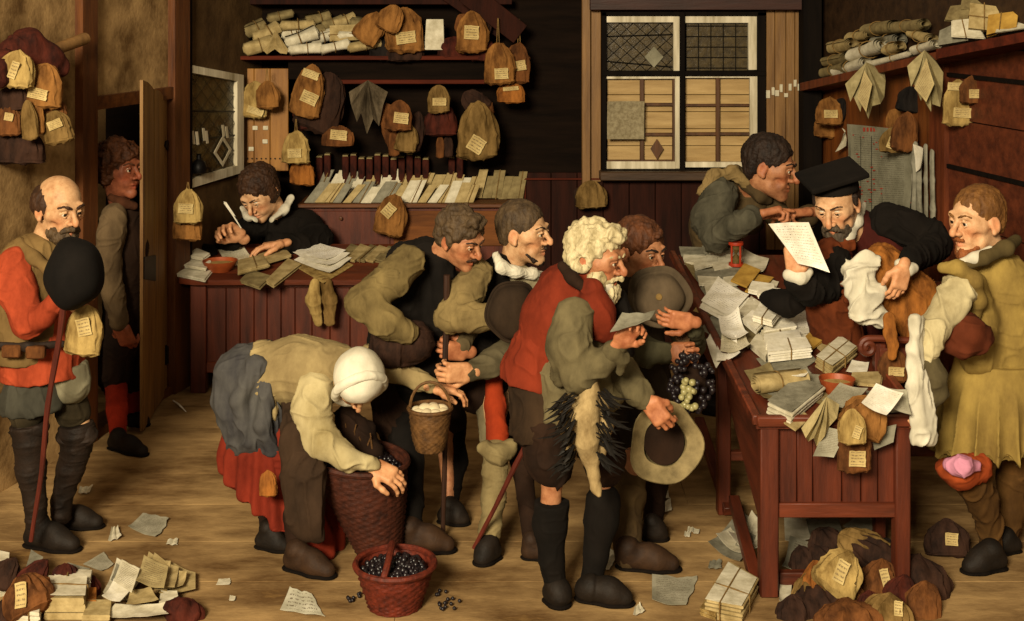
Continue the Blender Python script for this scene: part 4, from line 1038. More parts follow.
# ------------------------------------------------ 3: young clerk writing
if on('3'):
    p = Person('young clerk in black with white collar, bent over the back desk writing with a quill', 9.08, 270, 'pale')
    p.head(259, 192, -.12, -22, 36, 6, 1.5, nose=.9, gaze=(0,-.4), lid=1.1, neck=(282,222,.05,11))
    p.hair([('e', (0,-.02,.042), (.088,.102,.085)), ('e', (.055,-.01,-.015), (.034,.05,.05)), ('e', (-.055,-.01,-.015), (.034,.05,.05)), ('e', (0,-.055,-.02), (.07,.045,.06)), ('-', (0,.096,-.03), (.062,.05,.094))], 'brown', amp=.006)
    p.brows('brown', .003)
    p.limb((282,225,.05,14), (285,290,.1,18), (285,340,.1,18)); p.limb((275,340,.05,10), (268,350,-.15,9), (268,380,-.15,8)); p.limb((295,340,.05,10), (300,350,-.15,9), (300,380,-.15,8))
    p.wear('gown', M_blackcloth, [[(284,228,.04,18), (288,250,.06,24), (286,300,.1,26)], [(262,222,.0,14), (238,236,-.1,12), (226,246,-.2,10), (235,240,-.32,8)], [(304,226,.03,17), (318,240,-.1,15), (300,246,-.28,11), (280,243,-.38,9)], [(276,340,0,12), (270,352,-.15,11), (270,382,-.15,10)], [(296,340,0,12), (300,352,-.15,11), (300,382,-.15,10)]], amp=.01, seed=2)
    p.wear('collar', M_white_linen, [([(243,209,-.14,4), (248,217,-.2,5), (255,219,-.24,4)], ((.6,-.3,.6), .4)), ([(290,200,-.02,6), (284,210,-.1,6), (272,219,-.2,4)], ((-.6,-.6,.4), .4))], amp=.002, h=.004)
    p.hand((242,238,-.42), (-.5,.5,.5), (-.2,-.2,1), 1, .75, 1.45, thumb=(.6,.6)); p.hand((284,243,-.42), (-.9,-.1,.3), (0,-1,.1), -1, .3, 1.3)
    p.done()
    b = MB(); a = P(241, 228, 8.55); e = P(224, 203, 8.5); b.tube([a, a*.5+e*.5+np.array((0,0,.006)), e], [.004,.005,.003], 6)
    b.quadslab([a*.45+e*.55, a*.5+e*.5+(.02,0,-.005), e+(.015,0,.005), e+(-.004,0,.01)], .002, (0,-1,0))
    tagp(b.build('quill_pen', M_white, smooth=False), 'white quill pen in the writing clerk\'s hand', 'pen')
    shoe(p, (270,392,-.15), (262,396,-.35), (270,384,-.15), 8); shoe(p, (300,392,-.15), (300,396,-.35), (300,384,-.15), 8)
    cs = thing('stool', 'wooden stool under the writing clerk', 'stool', P(285, 0, 9.2)*np.array((1,1,0)))
    b = MB(); c_ = P(285, 0, 9.18); b.lathe([(0,.46), (.18,.46), (.19,.48), (.18,.50), (0,.50)], (c_[0], 9.18, 0), n=24); b.build('seat', M_post, cs)
    for k in range(3): b = MB(); a_ = k*2.09+.5; b.tube([(c_[0]+.1*math.cos(a_), 9.18+.1*math.sin(a_), .46), (c_[0]+.15*math.cos(a_), 9.18+.15*math.sin(a_), 0)], .018, 8); b.build('leg', M_post, cs)
# ------------------------------------------------ 4: bending woman
if on('4'):
    p = Person('woman in white headcloth bending over a tall basket, grey tucked skirt over red petticoat', 5.9, 290, 'fair')
    p.head(357, 380, -.2, 25, 68, 0, 1.12, gaze=(0,0), neck=(338,360,-.06,12))
    p.hair([('e', (0,-.012,.035), (.1,.108,.1)), ('e', (0,-.05,-.01), (.075,.06,.07)), ('-', (0,.11,-.04), (.09,.055,.09))], M_white_linen, 'headcloth', amp=.004, f=14, h=.005)
    M, c, hs = p.M, p.hc, p.hs
    Lh = lambda x, y, z: c+M@(np.array((x,y,z))*hs)
    S = SDF(.005); pts = []
    for a in np.linspace(0, 2*math.pi, 49): pts.append((Lh(.093*math.cos(a), .035+.028*math.cos(a*2)*0-.1*math.sin(a)*.35+.0, .02+.105*math.sin(a)), .013*hs))
    S.chain(pts, .02); sdfobj('headcloth_band', S, M_white_linen, p.o, .006, 30)
    p.limb((338,362,-.06,16), (290,362,0,24), (250,375,.02,26)); 
    p.limb((250,385,-.06,18), (285,460,-.08,14), (298,550,-.16,8)); p.limb((255,385,.12,18), (262,460,.12,14), (268,525,.06,8))
    TJ = CL('cream_jacket', '9c8a60', '69583a', scale=6)
    p.wear('jacket', TJ, [[(270,374,0,31), (300,370,-.02,33), (330,372,-.04,29), (350,372,-.06,22)]], cuts=((266,370,0,(-1,-.12,0)),), amp=.007, seed=4, k=.04, f=14)
    p.wear('peplum', TJ, [[(262,370,0,30), (274,376,0,33)], [(268,395,-.05,14), (280,412,-.1,11)]], cuts=((252,370,0,(-1,.1,0)), (282,370,0,(1,0,0))), amp=.012, f=22, dirs=(.5,1,1.3), seed=9)
    p.wear('sleeve', CL('cream_sleeve', 'bcae84', '84754e'), [[(316,390,-.16,19), (312,412,-.22,18), (322,440,-.26,15.5), (345,458,-.28,11), (372,464,-.24,8)]], amp=.010, seed=6, f=16)
    p.wear('sleeve', TJ, [[(368,362,.12,17), (395,368,.14,14), (418,380,.12,10), (432,386,.08,8)]], amp=.010, seed=8, f=16)
    p.hand((372,466,-.22), (.9,-.35,.2), (0,-.8,-.6), 1, .5, 1.05); p.hand((432,387,.08), (.95,-.15,-.1), (.1,-1,.0), 1, .45, 1.05)
    GS = CL('blue_grey_skirt', '55534f', '26252a', scale=5)
    p.wear('tucked_skirt', GS, [[(262,372,.03,30), (248,378,.02,33), (242,400,0,28), (256,432,-.02,27), (270,450,-.02,17)], [(262,360,.0,18), (232,372,-.02,14), (224,400,-.04,9), (236,440,-.06,10), (262,462,-.06,10)], [(262,390,-.03,22), (266,412,-.04,23), (270,435,-.03,20)], [(256,366,-.1,12), (238,400,-.14,8), (250,440,-.13,9)], [(268,385,-.12,8), (262,425,-.16,8), (272,448,-.12,8)]], k=.022, amp=.010, f=16, dirs=(1.2,1,.45), seed=12, sharp=.9, cuts=((285,400,0,(1,.25,0)),))
    # red petticoat: pleated cone with ragged hem
    def pleat(V, N):
        c0 = p.p(270, 400, .02); a = np.arctan2(V[:,1]-c0[1], V[:,0]-c0[0]); z = (c0[2]-V[:,2]); w = np.clip(z/.5, 0, 1)
        return V+N*((.018*w*np.cos(a*15+3*vnoise(V*3)))[:,None])
    RP = CL('scarlet_petticoat', '802c1a', '4e160c', scale=6)
    S = SDF(.0075); S.chain(p.ch([(258,390,.03,28), (266,450,.03,46), (282,540,.02,60)]), .02, ((0,1,0), .8))
    S.cut(p.p(270,505,0), W3(-.70,-1,0)); S.ops.append(('shell', .02)) if False else None
    S.cut(p.p(220,470,0), W3(-1,-.1,0))
    sdfobj('petticoat', S, RP, p.o, .006, 18, disp=pleat)
    AP = CL('dark_apron', '3b2b1e', '1b130c')
    p.wear('apron', AP, [([(294,404,-.1,14), (300,440,-.24,20), (306,480,-.30,24), (312,515,-.32,26)], ((0,1,0), .45))], cuts=((300,505,0,(-.45,-1,0)), (283,450,0,(-1,-.05,0)), (334,450,0,(1,0,0))), amp=.012, f=16, dirs=(1.3,1,.3), seed=2, k=.02)
    p.wear('underskirt', RP, [[(268,400,.02,24), (280,440,.0,30), (292,480,-.02,28)]], cuts=((0,500,0,(-.3,-1,0)),), amp=.01)
    shoe(p, (292,569,0), (335,579,0), (297,550,0), 12, M_brownshoe); shoe(p, (262,548,0), (292,552,0), (268,528,0), 10, M_shoe)
    p.wear('stocking', M_darkbrown, [[(294,515,-.14,11), (297,555,-.17,9)]], amp=.005); p.wear('stocking', M_darkbrown, [[(268,500,.1,11), (268,532,.04,9)]], amp=.005)
    p.done()
    bag(268, 470, 17, 26, 5.60, 'orange', 'tiny leather purse hanging at the bending woman\'s red petticoat', tilt=0, seed=9)
# ------------------------------------------------ 5: stooping man in the black vest
if on('5'):
    p = Person('stooping curly-haired man in black jerkin and patched tan sleeve leaning on a brown staff', 6.2, 430, 'ruddy')
    p.head(461, 238, -.1, 52, 22, 4, 1.14, nose=1.15, brow=1.2, gaze=(.3,-.1), neck=(425,262,.02,14))
    p.hair([('e', (0,-.022,.045), (.092,.104,.09)), ('e', (0,-.06,.0), (.078,.05,.075)), ('-', (0,.105,-.03), (.09,.058,.1)), ('e', (0,.05,.105), (.06,.035,.025))], 'greybrown', amp=.012, f=40, curl=1)
    p.hair([('c', [(-.028,.082,-.058,.006), (0,.096,-.052,.007), (.028,.082,-.058,.006)])], 'brown', 'moustache', amp=.002, h=.003)
    p.brows('brown', .005)
    p.limb((425,265,.02,20), (410,320,.04,26), (405,375,.04,26)); p.limb((395,375,0,20), (400,430,-.06,15), (410,532,-.26,9)); p.limb((425,375,.15,20), (445,430,.12,14), (450,508,.03,8))
    p.wear('jerkin', M_blackcloth, [[(428,252,.0,15), (412,266,.03,25), (404,300,.04,31), (405,345,.06,36), (412,378,.06,36)], [(440,262,-.04,14), (444,300,.0,20), (440,345,.04,22)]], amp=.009, k=.04, seed=3)
    TS = CL('khaki_sleeve', '7d6c44', '463a22', scale=7)
    p.wear('sleeve', TS, [[(408,262,-.18,17), (392,280,-.24,17), (362,302,-.3,15.5)], [(362,303,-.3,14.5), (385,322,-.32,14), (407,332,-.28,11.5)]], amp=.012, seed=11, f=18)
    q = [p.p(378,285,-.505), p.p(394,271,-.505), p.p(402,281,-.50), p.p(386,292,-.505)]
    S = SDF(.006); S.chain(p.ch([(382,286,-.285,8), (398,275,-.28,7)]), .01, ((0,1,0), 1.0)); sdfobj('elbow_patch', S, CL('grey_patch', '3b3424', '27221a'), p.o, .002)
    p.wear('hip_bag', BAG['dark'], [[(385,330,-.2,10), (392,345,-.2,22), (415,342,-.2,20)]], amp=.012, f=18)
    p.wear('sleeve', CL('grey_lining_sleeve', '5d5037', '332b1d'), [[(450,285,.05,15), (470,320,.0,13), (462,345,-.12,9)]], amp=.009)
    p.hand((468,352,-.12), (-.75,.15,.35), (-.3,.1,-1), 1, 1.0, 1.1, thumb=(.9,.9))
    p.wear('breeches', M_darkbrown, [[(396,385,.02,26), (400,420,.0,23), (404,438,0,19)], [(430,385,.14,24), (446,420,.16,19), (450,436,.17,14)]], amp=.014, seed=3)
    p.wear('stocking', M_blackcloth, [[(403,415,-.02,18), (407,460,-.12,15), (411,500,-.22,12), (411,537,-.27,10)]], amp=.006)
    p.wear('stocking', M_blackcloth, [[(448,415,.17,15), (455,462,.12,12), (450,510,.04,8)]], amp=.006)
    shoe(p, (405,549,0), (456,552,0), (410,528,0), 12.5, M_brownshoe); shoe(p, (444,523,0), (470,525,0), (450,505,0), 9.5)
    p.done()
    stick('walking_staff', P(447, 275, 6.02), P(443, 533, 6.03), .0135, M_stick2, 'upright brown staff held by the stooping man in black jerkin', wig=.004)
    # egg basket
    eb = thing('egg_basket', 'small wicker basket of white eggs between the bending woman and the staff', 'basket', P(430, 450, 5.86))
    s_ = 5.86/1300; c = P(430, 450, 5.86)
    basket(c, [(14*s_,0), (18*s_,12*s_), (20.5*s_,30*s_), (21.5*s_,42*s_)], M_wick3, eb)
    b = MB(); b.tube([c+np.array((21.5*s_*math.cos(a), 21.5*s_*math.sin(a), 42*s_)) for a in np.linspace(0, 2*math.pi, 33)], .009, 7, caps=False); b.build('rim', M_wick3, eb)
    b = MB(); b.lathe([(0,31*s_), (20*s_,31*s_), (20*s_,29*s_), (0,29*s_)], c, n=24); b.build('straw_filling', M_wick3, eb)
    b = MB(); b.tube([c+np.array((20*s_*math.cos(a), 0, 42*s_+26*s_*math.sin(a))) for a in np.linspace(0, math.pi, 15)], .007, 6); b.build('handle', M_wick3, eb)
    M_egg = mat('eggshell', 'ddd2b4', 'b7a67e', rough=.5, scale=10)
    ei = 0
    for k, (dx, dy, dz) in enumerate(((-11,-6,34), (-3,-9,35), (6,-8,34), (13,-3,34), (-13,3,34), (-5,1,37), (4,2,37), (11,6,35), (-6,9,35), (3,11,35))):
        b = MB(); pr = [(6.6*s_*math.sin(t)*(1+.12*math.cos(t)), -8*s_*math.cos(t)) for t in np.linspace(0, math.pi, 12)]
        a = k*1.3; b.lathe(pr, c+np.array((dx*s_, dy*s_, dz*s_+.012)), axis=(math.cos(a), math.sin(a), .3), n=16)
        tagp(b.build('egg', M_egg, smooth=True), 'white egg lying in the small wicker basket', 'egg', 'eggs in the wicker basket')
# ------------------------------------------------ 6: man with cropped hair
if on('6'):
    p = Person('crop-haired man with thin beard and white ruff, hiding a brown hat under his arm', 6.3, 500, 'fair')
    p.head(524, 232, 0, 66, 2, 0, 1.24, nose=1.1, brow=1.1, gaze=(0,.1), stubble=.7, neck=(512,268,.03,13), gaunt=.3)
    p.hair([('e', (0,-.02,.04), (.082,.1,.088)), ('e', (0,-.06,.0), (.07,.045,.075)), ('-', (0,.098,-.035), (.1,.058,.112)), ('-', (0,0,-.1), (.12,.13,.06))], 'greybrown', amp=.003, f=70)
    p.brows('dark', .004)
    p.hair([('e', (0,.07,-.108), (.016,.016,.02)), ('c', [(.05,.035,-.075,.007), (.03,.06,-.1,.008), (0,.08,-.108,.01), (-.03,.06,-.1,.008), (-.05,.035,-.075,.007)]), ('c', [(-.024,.084,-.056,.004), (0,.093,-.053,.005), (.024,.084,-.056,.004)])], 'dark', 'beard', amp=.004, h=.004)
    p.limb((510,270,.03,18), (490,330,.05,24), (485,380,.05,22)); p.limb((487,375,-.03,16), (496,440,-.2,10), (490,500,-.38,9), (487,545,-.5,6.5)); p.limb((500,375,.12,16), (515,440,-.05,10), (530,535,-.4,7))
    p.wear('jerkin', M_blackcloth, [[(500,268,.0,15), (488,290,.04,22), (482,330,.06,29), (482,372,.06,31)], [(515,285,.05,18), (512,330,.06,22)]], amp=.008, k=.04)
    p.wear('ruff', M_white_linen, [[(496,256,-.12,4.5), (502,268,-.16,5), (516,272,-.14,5), (532,274,-.08,5), (545,277,.0,4.5)]], amp=.006, f=60, h=.005)
    p.wear('shirt_front', CL('striped_linen', '8d8468', '6b6048'), [[(520,276,-.04,11), (538,282,0,11), (545,300,.03,12)]], amp=.009, f=22)
    SL = CL('tan_sleeve', '86734a', '4e4128', scale=7)
    p.wear('sleeve', SL, [[(478,274,-.16,15), (466,292,-.22,16), (450,316,-.28,14.5)], [(450,318,-.28,14), (476,318,-.36,13), (498,316,-.36,11)]], amp=.011, seed=5)
    p.hand((502,316,-.40), (.9,.1,.3), (.1,.0,1), -1, .6, 1.1)
    p.wear('sleeve', CL('dusk_sleeve', '5f5640', '37301f'), [[(530,310,.0,17), (520,345,-.1,16), (490,364,-.25,12.5), (470,372,-.3,10)]], amp=.011, seed=7)
    p.hand((472,372,-.32), (-.9,.05,.3), (0,.1,-1), -1, .8, 1.15, thumb=(.5,.8))
    p.wear('breeches', M_darkbrown, [[(482,372,0,26), (478,392,-.03,22)], [(505,375,.14,20), (512,405,.14,16)]], amp=.012)
    p.wear('hose', CL('orange_hose', 'a83c1a', '6b210e'), [[(493,372,-.08,9.5), (495,405,-.14,9.5), (497,438,-.2,11)]], amp=.006, f=18)
    p.wear('hose', CL('grey_hose', '857a5e', '544b36'), [[(484,372,-.02,10), (486,405,-.08,10), (489,438,-.14,9.5)]], amp=.006, f=18)
    PB = CL('pale_boot_leather', '8f8059', '5c4e32')
    p.wear('boot', PB, [[(496,452,-.24,13.5), (495,475,-.32,11), (494,500,-.38,10.5), (490,530,-.46,9.5), (487,550,-.5,9.5)]], amp=.008, f=20, dirs=(.5,.5,1.6))
    p.wear('boot_cuff', PB, [[(484,448,-.27,8), (497,455,-.32,9), (510,448,-.27,8)]], amp=.012, f=20)
    shoe(p, (494,559,0), (476,567,0), (489,543,0), 10, M_shoe)
    p.wear('stocking', M_darkbrown, [[(514,410,.05,14), (522,460,-.14,11), (531,540,-.42,8)]], amp=.006); shoe(p, (528,559,0), (556,558,0), (531,540,0), 9, M_brownshoe)
    p.done()
    hat(512, 311, -.42, 6.3, 26, 29, .06, CL('brown_felt', '35281c', '18110b', finebump=.1), 'dark brown round hat under the arm of the crop-haired man', axis=(.25,.05,1), brim=1, crown=.86, seed=5, wav=.04)
# ------------------------------------------------ 7: old man in the red vest
if on('7'):
    p = Person('white-haired bearded old man in red vest bowing forward with a folded letter', 5.45, 575, 'ruddy')
    p.head(597, 257, 0, 62, 10, 0, 1.15, nose=1.25, brow=1.5, gaze=(.1,.1), neck=(582,282,.02,15), gaunt=.5)
    p.hair([('e', (0,-.03,.05), (.092,.1,.088)), ('e', (0,-.065,.0), (.085,.055,.085)), ('-', (0,.108,-.03), (.09,.052,.1)), ('e', (0,.055,.1), (.06,.042,.03)), ('e', (.078,-.03,.0), (.02,.04,.05)), ('e', (-.078,-.03,.0), (.02,.04,.05)), ('-', (.105,-.005,-.012), (.035,.022,.028))], 'white', amp=.013, f=38, curl=1)
    p.hair([('e', (0,.064,-.112), (.05,.042,.044)), ('e', (.05,.034,-.072), (.024,.034,.046)), ('e', (-.05,.034,-.072), (.024,.034,.046)), ('e', (0,.075,-.14), (.025,.022,.03)), ('c', [(-.036,.078,-.066,.009), (0,.099,-.053,.011), (.036,.078,-.066,.009)]), ('-', (0,.1,-.071), (.017,.02,.005))], 'white', 'beard', amp=.008, f=55)
    p.brows('white', .0055)
    p.limb((582,285,.02,20), (560,340,.04,27), (550,400,.04,27)); p.limb((552,400,-.06,20), (552,480,-.06,14.5), (550,520,-.05,15), (556,585,-.05,9)); p.limb((585,400,.1,20), (603,475,.06,14), (600,515,.05,14), (590,590,.04,9))
    RV = CL('vermilion_vest', '80301a', '47160a', scale=4)
    p.wear('vest', RV, [[(582,274,.02,17), (566,292,.02,27), (556,318,.02,33), (548,345,.03,31)], [(592,290,-.14,12), (596,312,-.12,16), (604,330,-.1,13)]], k=.05, amp=.006, seed=2, f=12)
    p.wear('peplum', RV, [[(544,348,.03,31), (536,372,.04,34), (534,390,.04,36)]], cuts=((534,386,0,(-.2,-1,0)), (562,360,0,(1,-.2,0))), amp=.012, f=16, dirs=(1.3,1,.3))
    p.wear('collar', M_darkbrown, [[(562,266,-.06,5), (572,278,-.13,5.5), (588,292,-.15,5)], [(562,266,.0,5), (574,260,.1,5)]], amp=.004)
    p.wear('shirt_front', M_white_linen, [[(606,286,-.04,8), (607,306,-.06,6), (606,320,-.08,4)]], amp=.006, f=30)
    p.wear('doublet', M_blackcloth, [[(614,300,.06,14), (622,325,.06,15), (618,350,.05,16)]], amp=.007)
    GC = CL('drab_grey_coat', '716648', '3f3826', scale=6)
    p.wear('sleeve', GC, [[(574,318,-.18,20), (570,345,-.22,21), (578,374,-.25,17)], [(578,376,-.25,16), (602,362,-.28,12), (620,345,-.3,9.5)], [(562,352,-.2,10), (560,380,-.18,8)]], amp=.012, seed=9, f=16, k=.03)
    p.wear('cuff', GC, [[(612,352,-.3,11), (622,358,-.28,7), (620,372,-.26,4)]], amp=.006)
    p.hand((618,344,-.32), (.5,.6,.2), (.3,.0,.9), -1, .7, .92, thumb=(.5,.7))
    p.wear('coat', GC, [[(560,375,-.04,26), (566,410,-.04,30), (570,432,-.02,32)], [(590,350,0,22), (602,390,.02,22)]], cuts=((0,440,0,(.05,-1,0)),), amp=.012, f=16, seed=4, dirs=(1.2,1,.4))
    p.wear('sleeve', GC, [[(600,345,.1,17), (620,372,.0,16), (640,392,-.1,13)], [(636,392,-.1,12), (645,400,-.12,9)]], amp=.011, seed=14)
    p.hand((648,400,-.13), (.55,-.75,.2), (.2,.0,-1), -1, .7, 1.0, thumb=(.7,.9))
    BS = CL('umber_skirt', '3a2a1b', '1b130c')
    p.wear('skirt', BS, [[(540,395,.02,32), (546,425,.0,36)]], cuts=((0,437,0,(0,-1,0)),), amp=.012, f=14, dirs=(1.4,1,.3))
    p.wear('breeches', M_darkbrown, [[(548,430,-.05,26), (550,458,-.06,23), (552,472,-.06,17)], [(590,430,.08,25), (604,458,.06,22), (604,470,.06,16)]], amp=.013, f=16)
    p.wear('stocking', M_blackcloth, [[(552,505,-.06,18), (550,525,-.05,17), (552,560,-.05,12.5), (556,590,-.05,11)]], amp=.004, cuts=((0,496,0,(0,1,0)),), k=.02)
    p.wear('stocking', M_blackcloth, [[(603,502,.05,18), (601,520,.05,17), (596,555,.04,12.5), (590,588,.04,11)]], amp=.004, cuts=((0,491,0,(0,1,0)),), k=.02)
    shoe(p, (552,602,0), (566,609,0), (556,587,0), 12.5, M_shoe); shoe(p, (585,600,0), (634,606,0), (592,587,0), 13.5, M_shoe)
    p.done()
    L_ = P(617, 333, 5.14)
    q = [P(610,334,5.06), P(650,323,5.02), P(655,314,5.12), P(622,317,5.12)]
    sheet(q, (0,-.5,1), M_grey, th=.004, fold=.03, name='folded_letter', label='folded grey letter in the hand of the old man in red vest', cat='letter', seed=2)
    stick('walking_stick', P(549, 400, 5.55), P(474, 548, 5.78), .012, M_stick, 'slanting dark red stick trailing behind the old man in the red vest', knob=.0, wig=.003)
    # game bird hanging at his belt
    bd = thing('hanging_fowl', 'pale dead fowl with dark ragged feathers hanging head down at the old man\'s belt', 'bird', P(588, 500, 5.15))
    S = SDF(.006)
    def q5(x, y, d, r): return (P(x, y, 5.2+d), r*5.2/1300)
    S.chain([q5(592,368,-.02,5), q5(590,392,-.02,9), q5(585,415,-.03,14), q5(586,440,-.03,13), q5(590,456,-.02,9), q5(594,475,-.03,5.5), q5(596,488,-.03,5), q5(599,495,-.05,2.5)], .02)
    S.chain([q5(570,400,0,7), q5(566,425,0,8), q5(570,450,0,5)], .02); S.chain([q5(602,402,0,7), q5(606,425,0,8), q5(602,452,0,5)], .02)
    sdfobj('body', S, CL('fowl_plumage', 'ad966a', '6a5636', scale=18, stretch=(1,1,.5)), bd, .006, 40, (1,1,.5))
    b = MB(); rr = random.Random(4)
    for k in range(90):
        sd = -1 if k % 2 else 1; t = rr.random(); y = 388+t*72; x = 586+sd*rr.uniform(9, 20); a = P(x, y, 5.1+rr.uniform(0,.08)); ln = rr.uniform(16, 32); an = rr.uniform(.2, 1.1)
        e = P(x+sd*ln*math.cos(an), y+ln*math.sin(an), 5.1+rr.uniform(-.05,.08)); m_ = (a+e)/2+np.array((0,-.03,0)); b.tube([a, m_, e], [.006,.010,.001], 5, flat=.4)
    o = b.build('feathers', mat('dark_feathers', '1d1914', '0d0b09', scale=20, rough=.6), bd); o['kind'] = 'stuff'
# ------------------------------------------------ 8: man behind hiding his face with a hat
if on('8'):
    p = Person('dark-haired man holding a round grey hat up before his mouth, behind the old man', 6.05, 640, 'ruddy')
    p.head(641, 250, 0, 42, 10, 0, 1.2, nose=1.15, brow=1.1, gaze=(.1,-.1), neck=(632,285,.05,14))
    p.hair([('e', (0,-.02,.042), (.09,.104,.088)), ('e', (0,-.06,.0), (.078,.045,.075)), ('-', (0,.1,-.035), (.085,.055,.105)), ('c', [(0,.08,.095,.012), (.02,.085,.085,.01)])], 'auburn', amp=.006, f=50)
    p.brows('dark', .005)
    p.limb((632,285,.05,18), (632,340,.08,25), (632,400,.08,25)); p.limb((630,400,.0,18), (632,470,-.12,14), (627,552,-.3,9)); p.limb((650,400,.15,17), (656,470,.15,12), (650,530,.2,8))
    DC_ = CL('umber_coat', '3a3023', '1d1811')
    p.wear('coat', DC_, [[(632,290,.03,20), (636,320,.04,27), (640,365,.06,29), (640,400,.06,31), (640,445,.06,33)]], amp=.01, cuts=((0,455,0,(0,-1,0)),), f=16)
    GR = CL('greygreen_sleeve', '56523c', '2e2b1e', scale=7)
    p.wear('sleeve', GR, [[(612,300,-.05,15), (628,335,-.18,15), (645,352,-.26,14), (668,352,-.34,10)]], amp=.012, seed=3)
    p.hand((670,352,-.36), (.85,.1,.35), (.1,.2,1), -1, 1.1, 1.05, thumb=(.9,.9))
    p.wear('sleeve', GR, [[(662,300,.12,14), (682,330,.05,13), (694,345,-.15,11), (694,330,-.36,9)]], amp=.010, seed=6)
    p.hand((693,322,-.45), (-.97,.15,.1), (.1,.1,-.9), -1, .5, .95, thumb=(.2,.2), spread=.06)
    TH = CL('tan_legging', '5d4a2c', '33271a')
    p.wear('breeches', DC_, [[(630,430,-.02,25), (632,462,-.03,19)], [(656,430,.14,22), (658,465,.14,15)]], amp=.012, f=16)
    p.wear('legging', TH, [[(632,460,-.06,17), (628,495,-.16,15.5), (627,530,-.26,13.5), (628,556,-.32,13)]], amp=.006)
    p.wear('legging', M_darkbrown, [[(658,462,.14,14), (652,530,.2,9)]], amp=.006)
    shoe(p, (626,568,0), (681,571,0), (628,548,0), 12.5, M_brownshoe); shoe(p, (648,540,0), (668,540,0), (652,522,0), 9)
    p.done()
    h = hat(659, 297, -.30, 6.05, 31, 30, .07, CL('grey_felt', '5a4c3a', '2c251b', finebump=.1), 'round grey felt hat with a button, held up before a man\'s mouth', axis=(-.05,-.05,1), brim=1, crown=.76, seed=1, wav=.03)
    b = MB(); b.lathe([(0,-.010), (.012,-.008), (.016,0)], P(659, 297, 5.675), axis=(0,1,0), n=14); b.build('button', CL('tan_button', '7b6238', '5a4626'), h)
    h = hat(664, 442, -.52, 6.05, 34, 37, .10, mat('straw_felt', '93825a', '4e4228', scale=8, rough=.8), 'upturned straw-grey hat showing its dark inside, held below the grape bunch', axis=(-.1,-.1,-1), brim=1, crown=.62, seed=7, wav=.07, bd=-.03)
    b = MB(); c_ = P(664, 442, 5.53-.008); ax_ = nrm(W3(-.1,-.1,-1)); rr_ = 34*5.53/1300; b.lathe([(rr_*.60,-.004), (rr_*.585,.02), (rr_*.5,.07), (rr_*.2,.09), (0,.092)], c_, axis=ax_, n=40, flat=(1,37/34), xref=(1,0,0)); b.F.pop(0) if False else None; b.build('shade_lining', M_darkbrown, h)  # dark cup added inside the crown, its colour stands for the shade there
# ------------------------------------------------ 9: man leaning at the window
if on('9'):
    p = Person('dark-haired stubbled man in brown jerkin leaning over the far end of the big table, pointing', 7.85, 745, 'ruddy')
    p.head(770, 167, -.15, 66, 10, -4, 1.5, nose=1.2, brow=1.3, gaze=(.1,-.1), stubble=1.1, neck=(748,192,-.02,13), gaunt=.3, nosedrop=.003)
    p.hair([('e', (0,-.02,.045), (.086,.102,.088)), ('e', (0,-.06,.0), (.074,.045,.075)), ('-', (0,.1,-.03), (.09,.058,.104)), ('-', (.08,.02,-.06), (.03,.06,.05)), ('-', (-.08,.02,-.06), (.03,.06,.05))], 'dark', amp=.005, f=60)
    p.brows('dark', .005)
    p.limb((748,195,.0,16), (725,240,.05,22), (720,300,.1,22)); p.limb((712,300,.05,14), (712,370,.05,11), (712,418,.05,8)); p.limb((735,300,.15,14), (735,370,.15,11), (735,405,.15,8))
    BJ = CL('moss_brown_jerkin', '55452c', '2c2316', scale=6)
    p.wear('jerkin', BJ, [[(744,190,.02,15), (726,204,.04,25), (716,228,.06,25), (716,290,.1,23)], [(756,200,-.06,12), (750,220,-.02,14)]], k=.05, amp=.012, f=16, seed=2)
    p.wear('shoulder_roll', CL('fleece_trim', '8a744c', '574628'), [[(703,192,-.18,6), (715,176,-.16,6), (733,172,-.12,6.5), (745,182,-.14,6)]], amp=.012, f=30)
    p.wear('collar', BJ, [[(736,170,-.02,6), (746,184,-.12,6), (760,196,-.16,6), (768,200,-.12,5)]], amp=.005)
    SL = CL('slate_sleeve', '575344', '2f2d24', scale=7)
    p.wear('sleeve', SL, [[(722,196,-.2,17), (710,220,-.26,18), (714,238,-.34,13), (735,226,-.45,12), (752,217,-.5,10.5)]], amp=.014, f=16, seed=3, k=.025)
    p.hand((757,215,-.5), (.95,.2,-.1), (.0,-1,.3), -1, .5, 1.3, thumb=(.3,.3), fc=[.12,.8,.95,1.05])
    p.wear('sleeve', BJ, [[(768,205,.0,14), (790,228,-.12,13), (808,216,-.26,11)]], amp=.012, seed=6)
    p.hand((812,212,-.3), (-.8,.0,.2), (-.1,-1,.2), 1, .75, 1.4, thumb=(.3,.5), fc=[.3,.9,1.0,1.1])
    p.wear('breeches', M_darkbrown, [[(712,300,.05,18), (712,370,.05,14), (712,412,.05,10)], [(735,300,.15,18), (735,370,.15,14), (735,402,.15,10)]], amp=.01)
    shoe(p, (708,414,.05), (728,416,-.05), (712,404,.05), 8); shoe(p, (733,408,.1), (752,409,.1), (735,396,.15), 8)
    p.done()
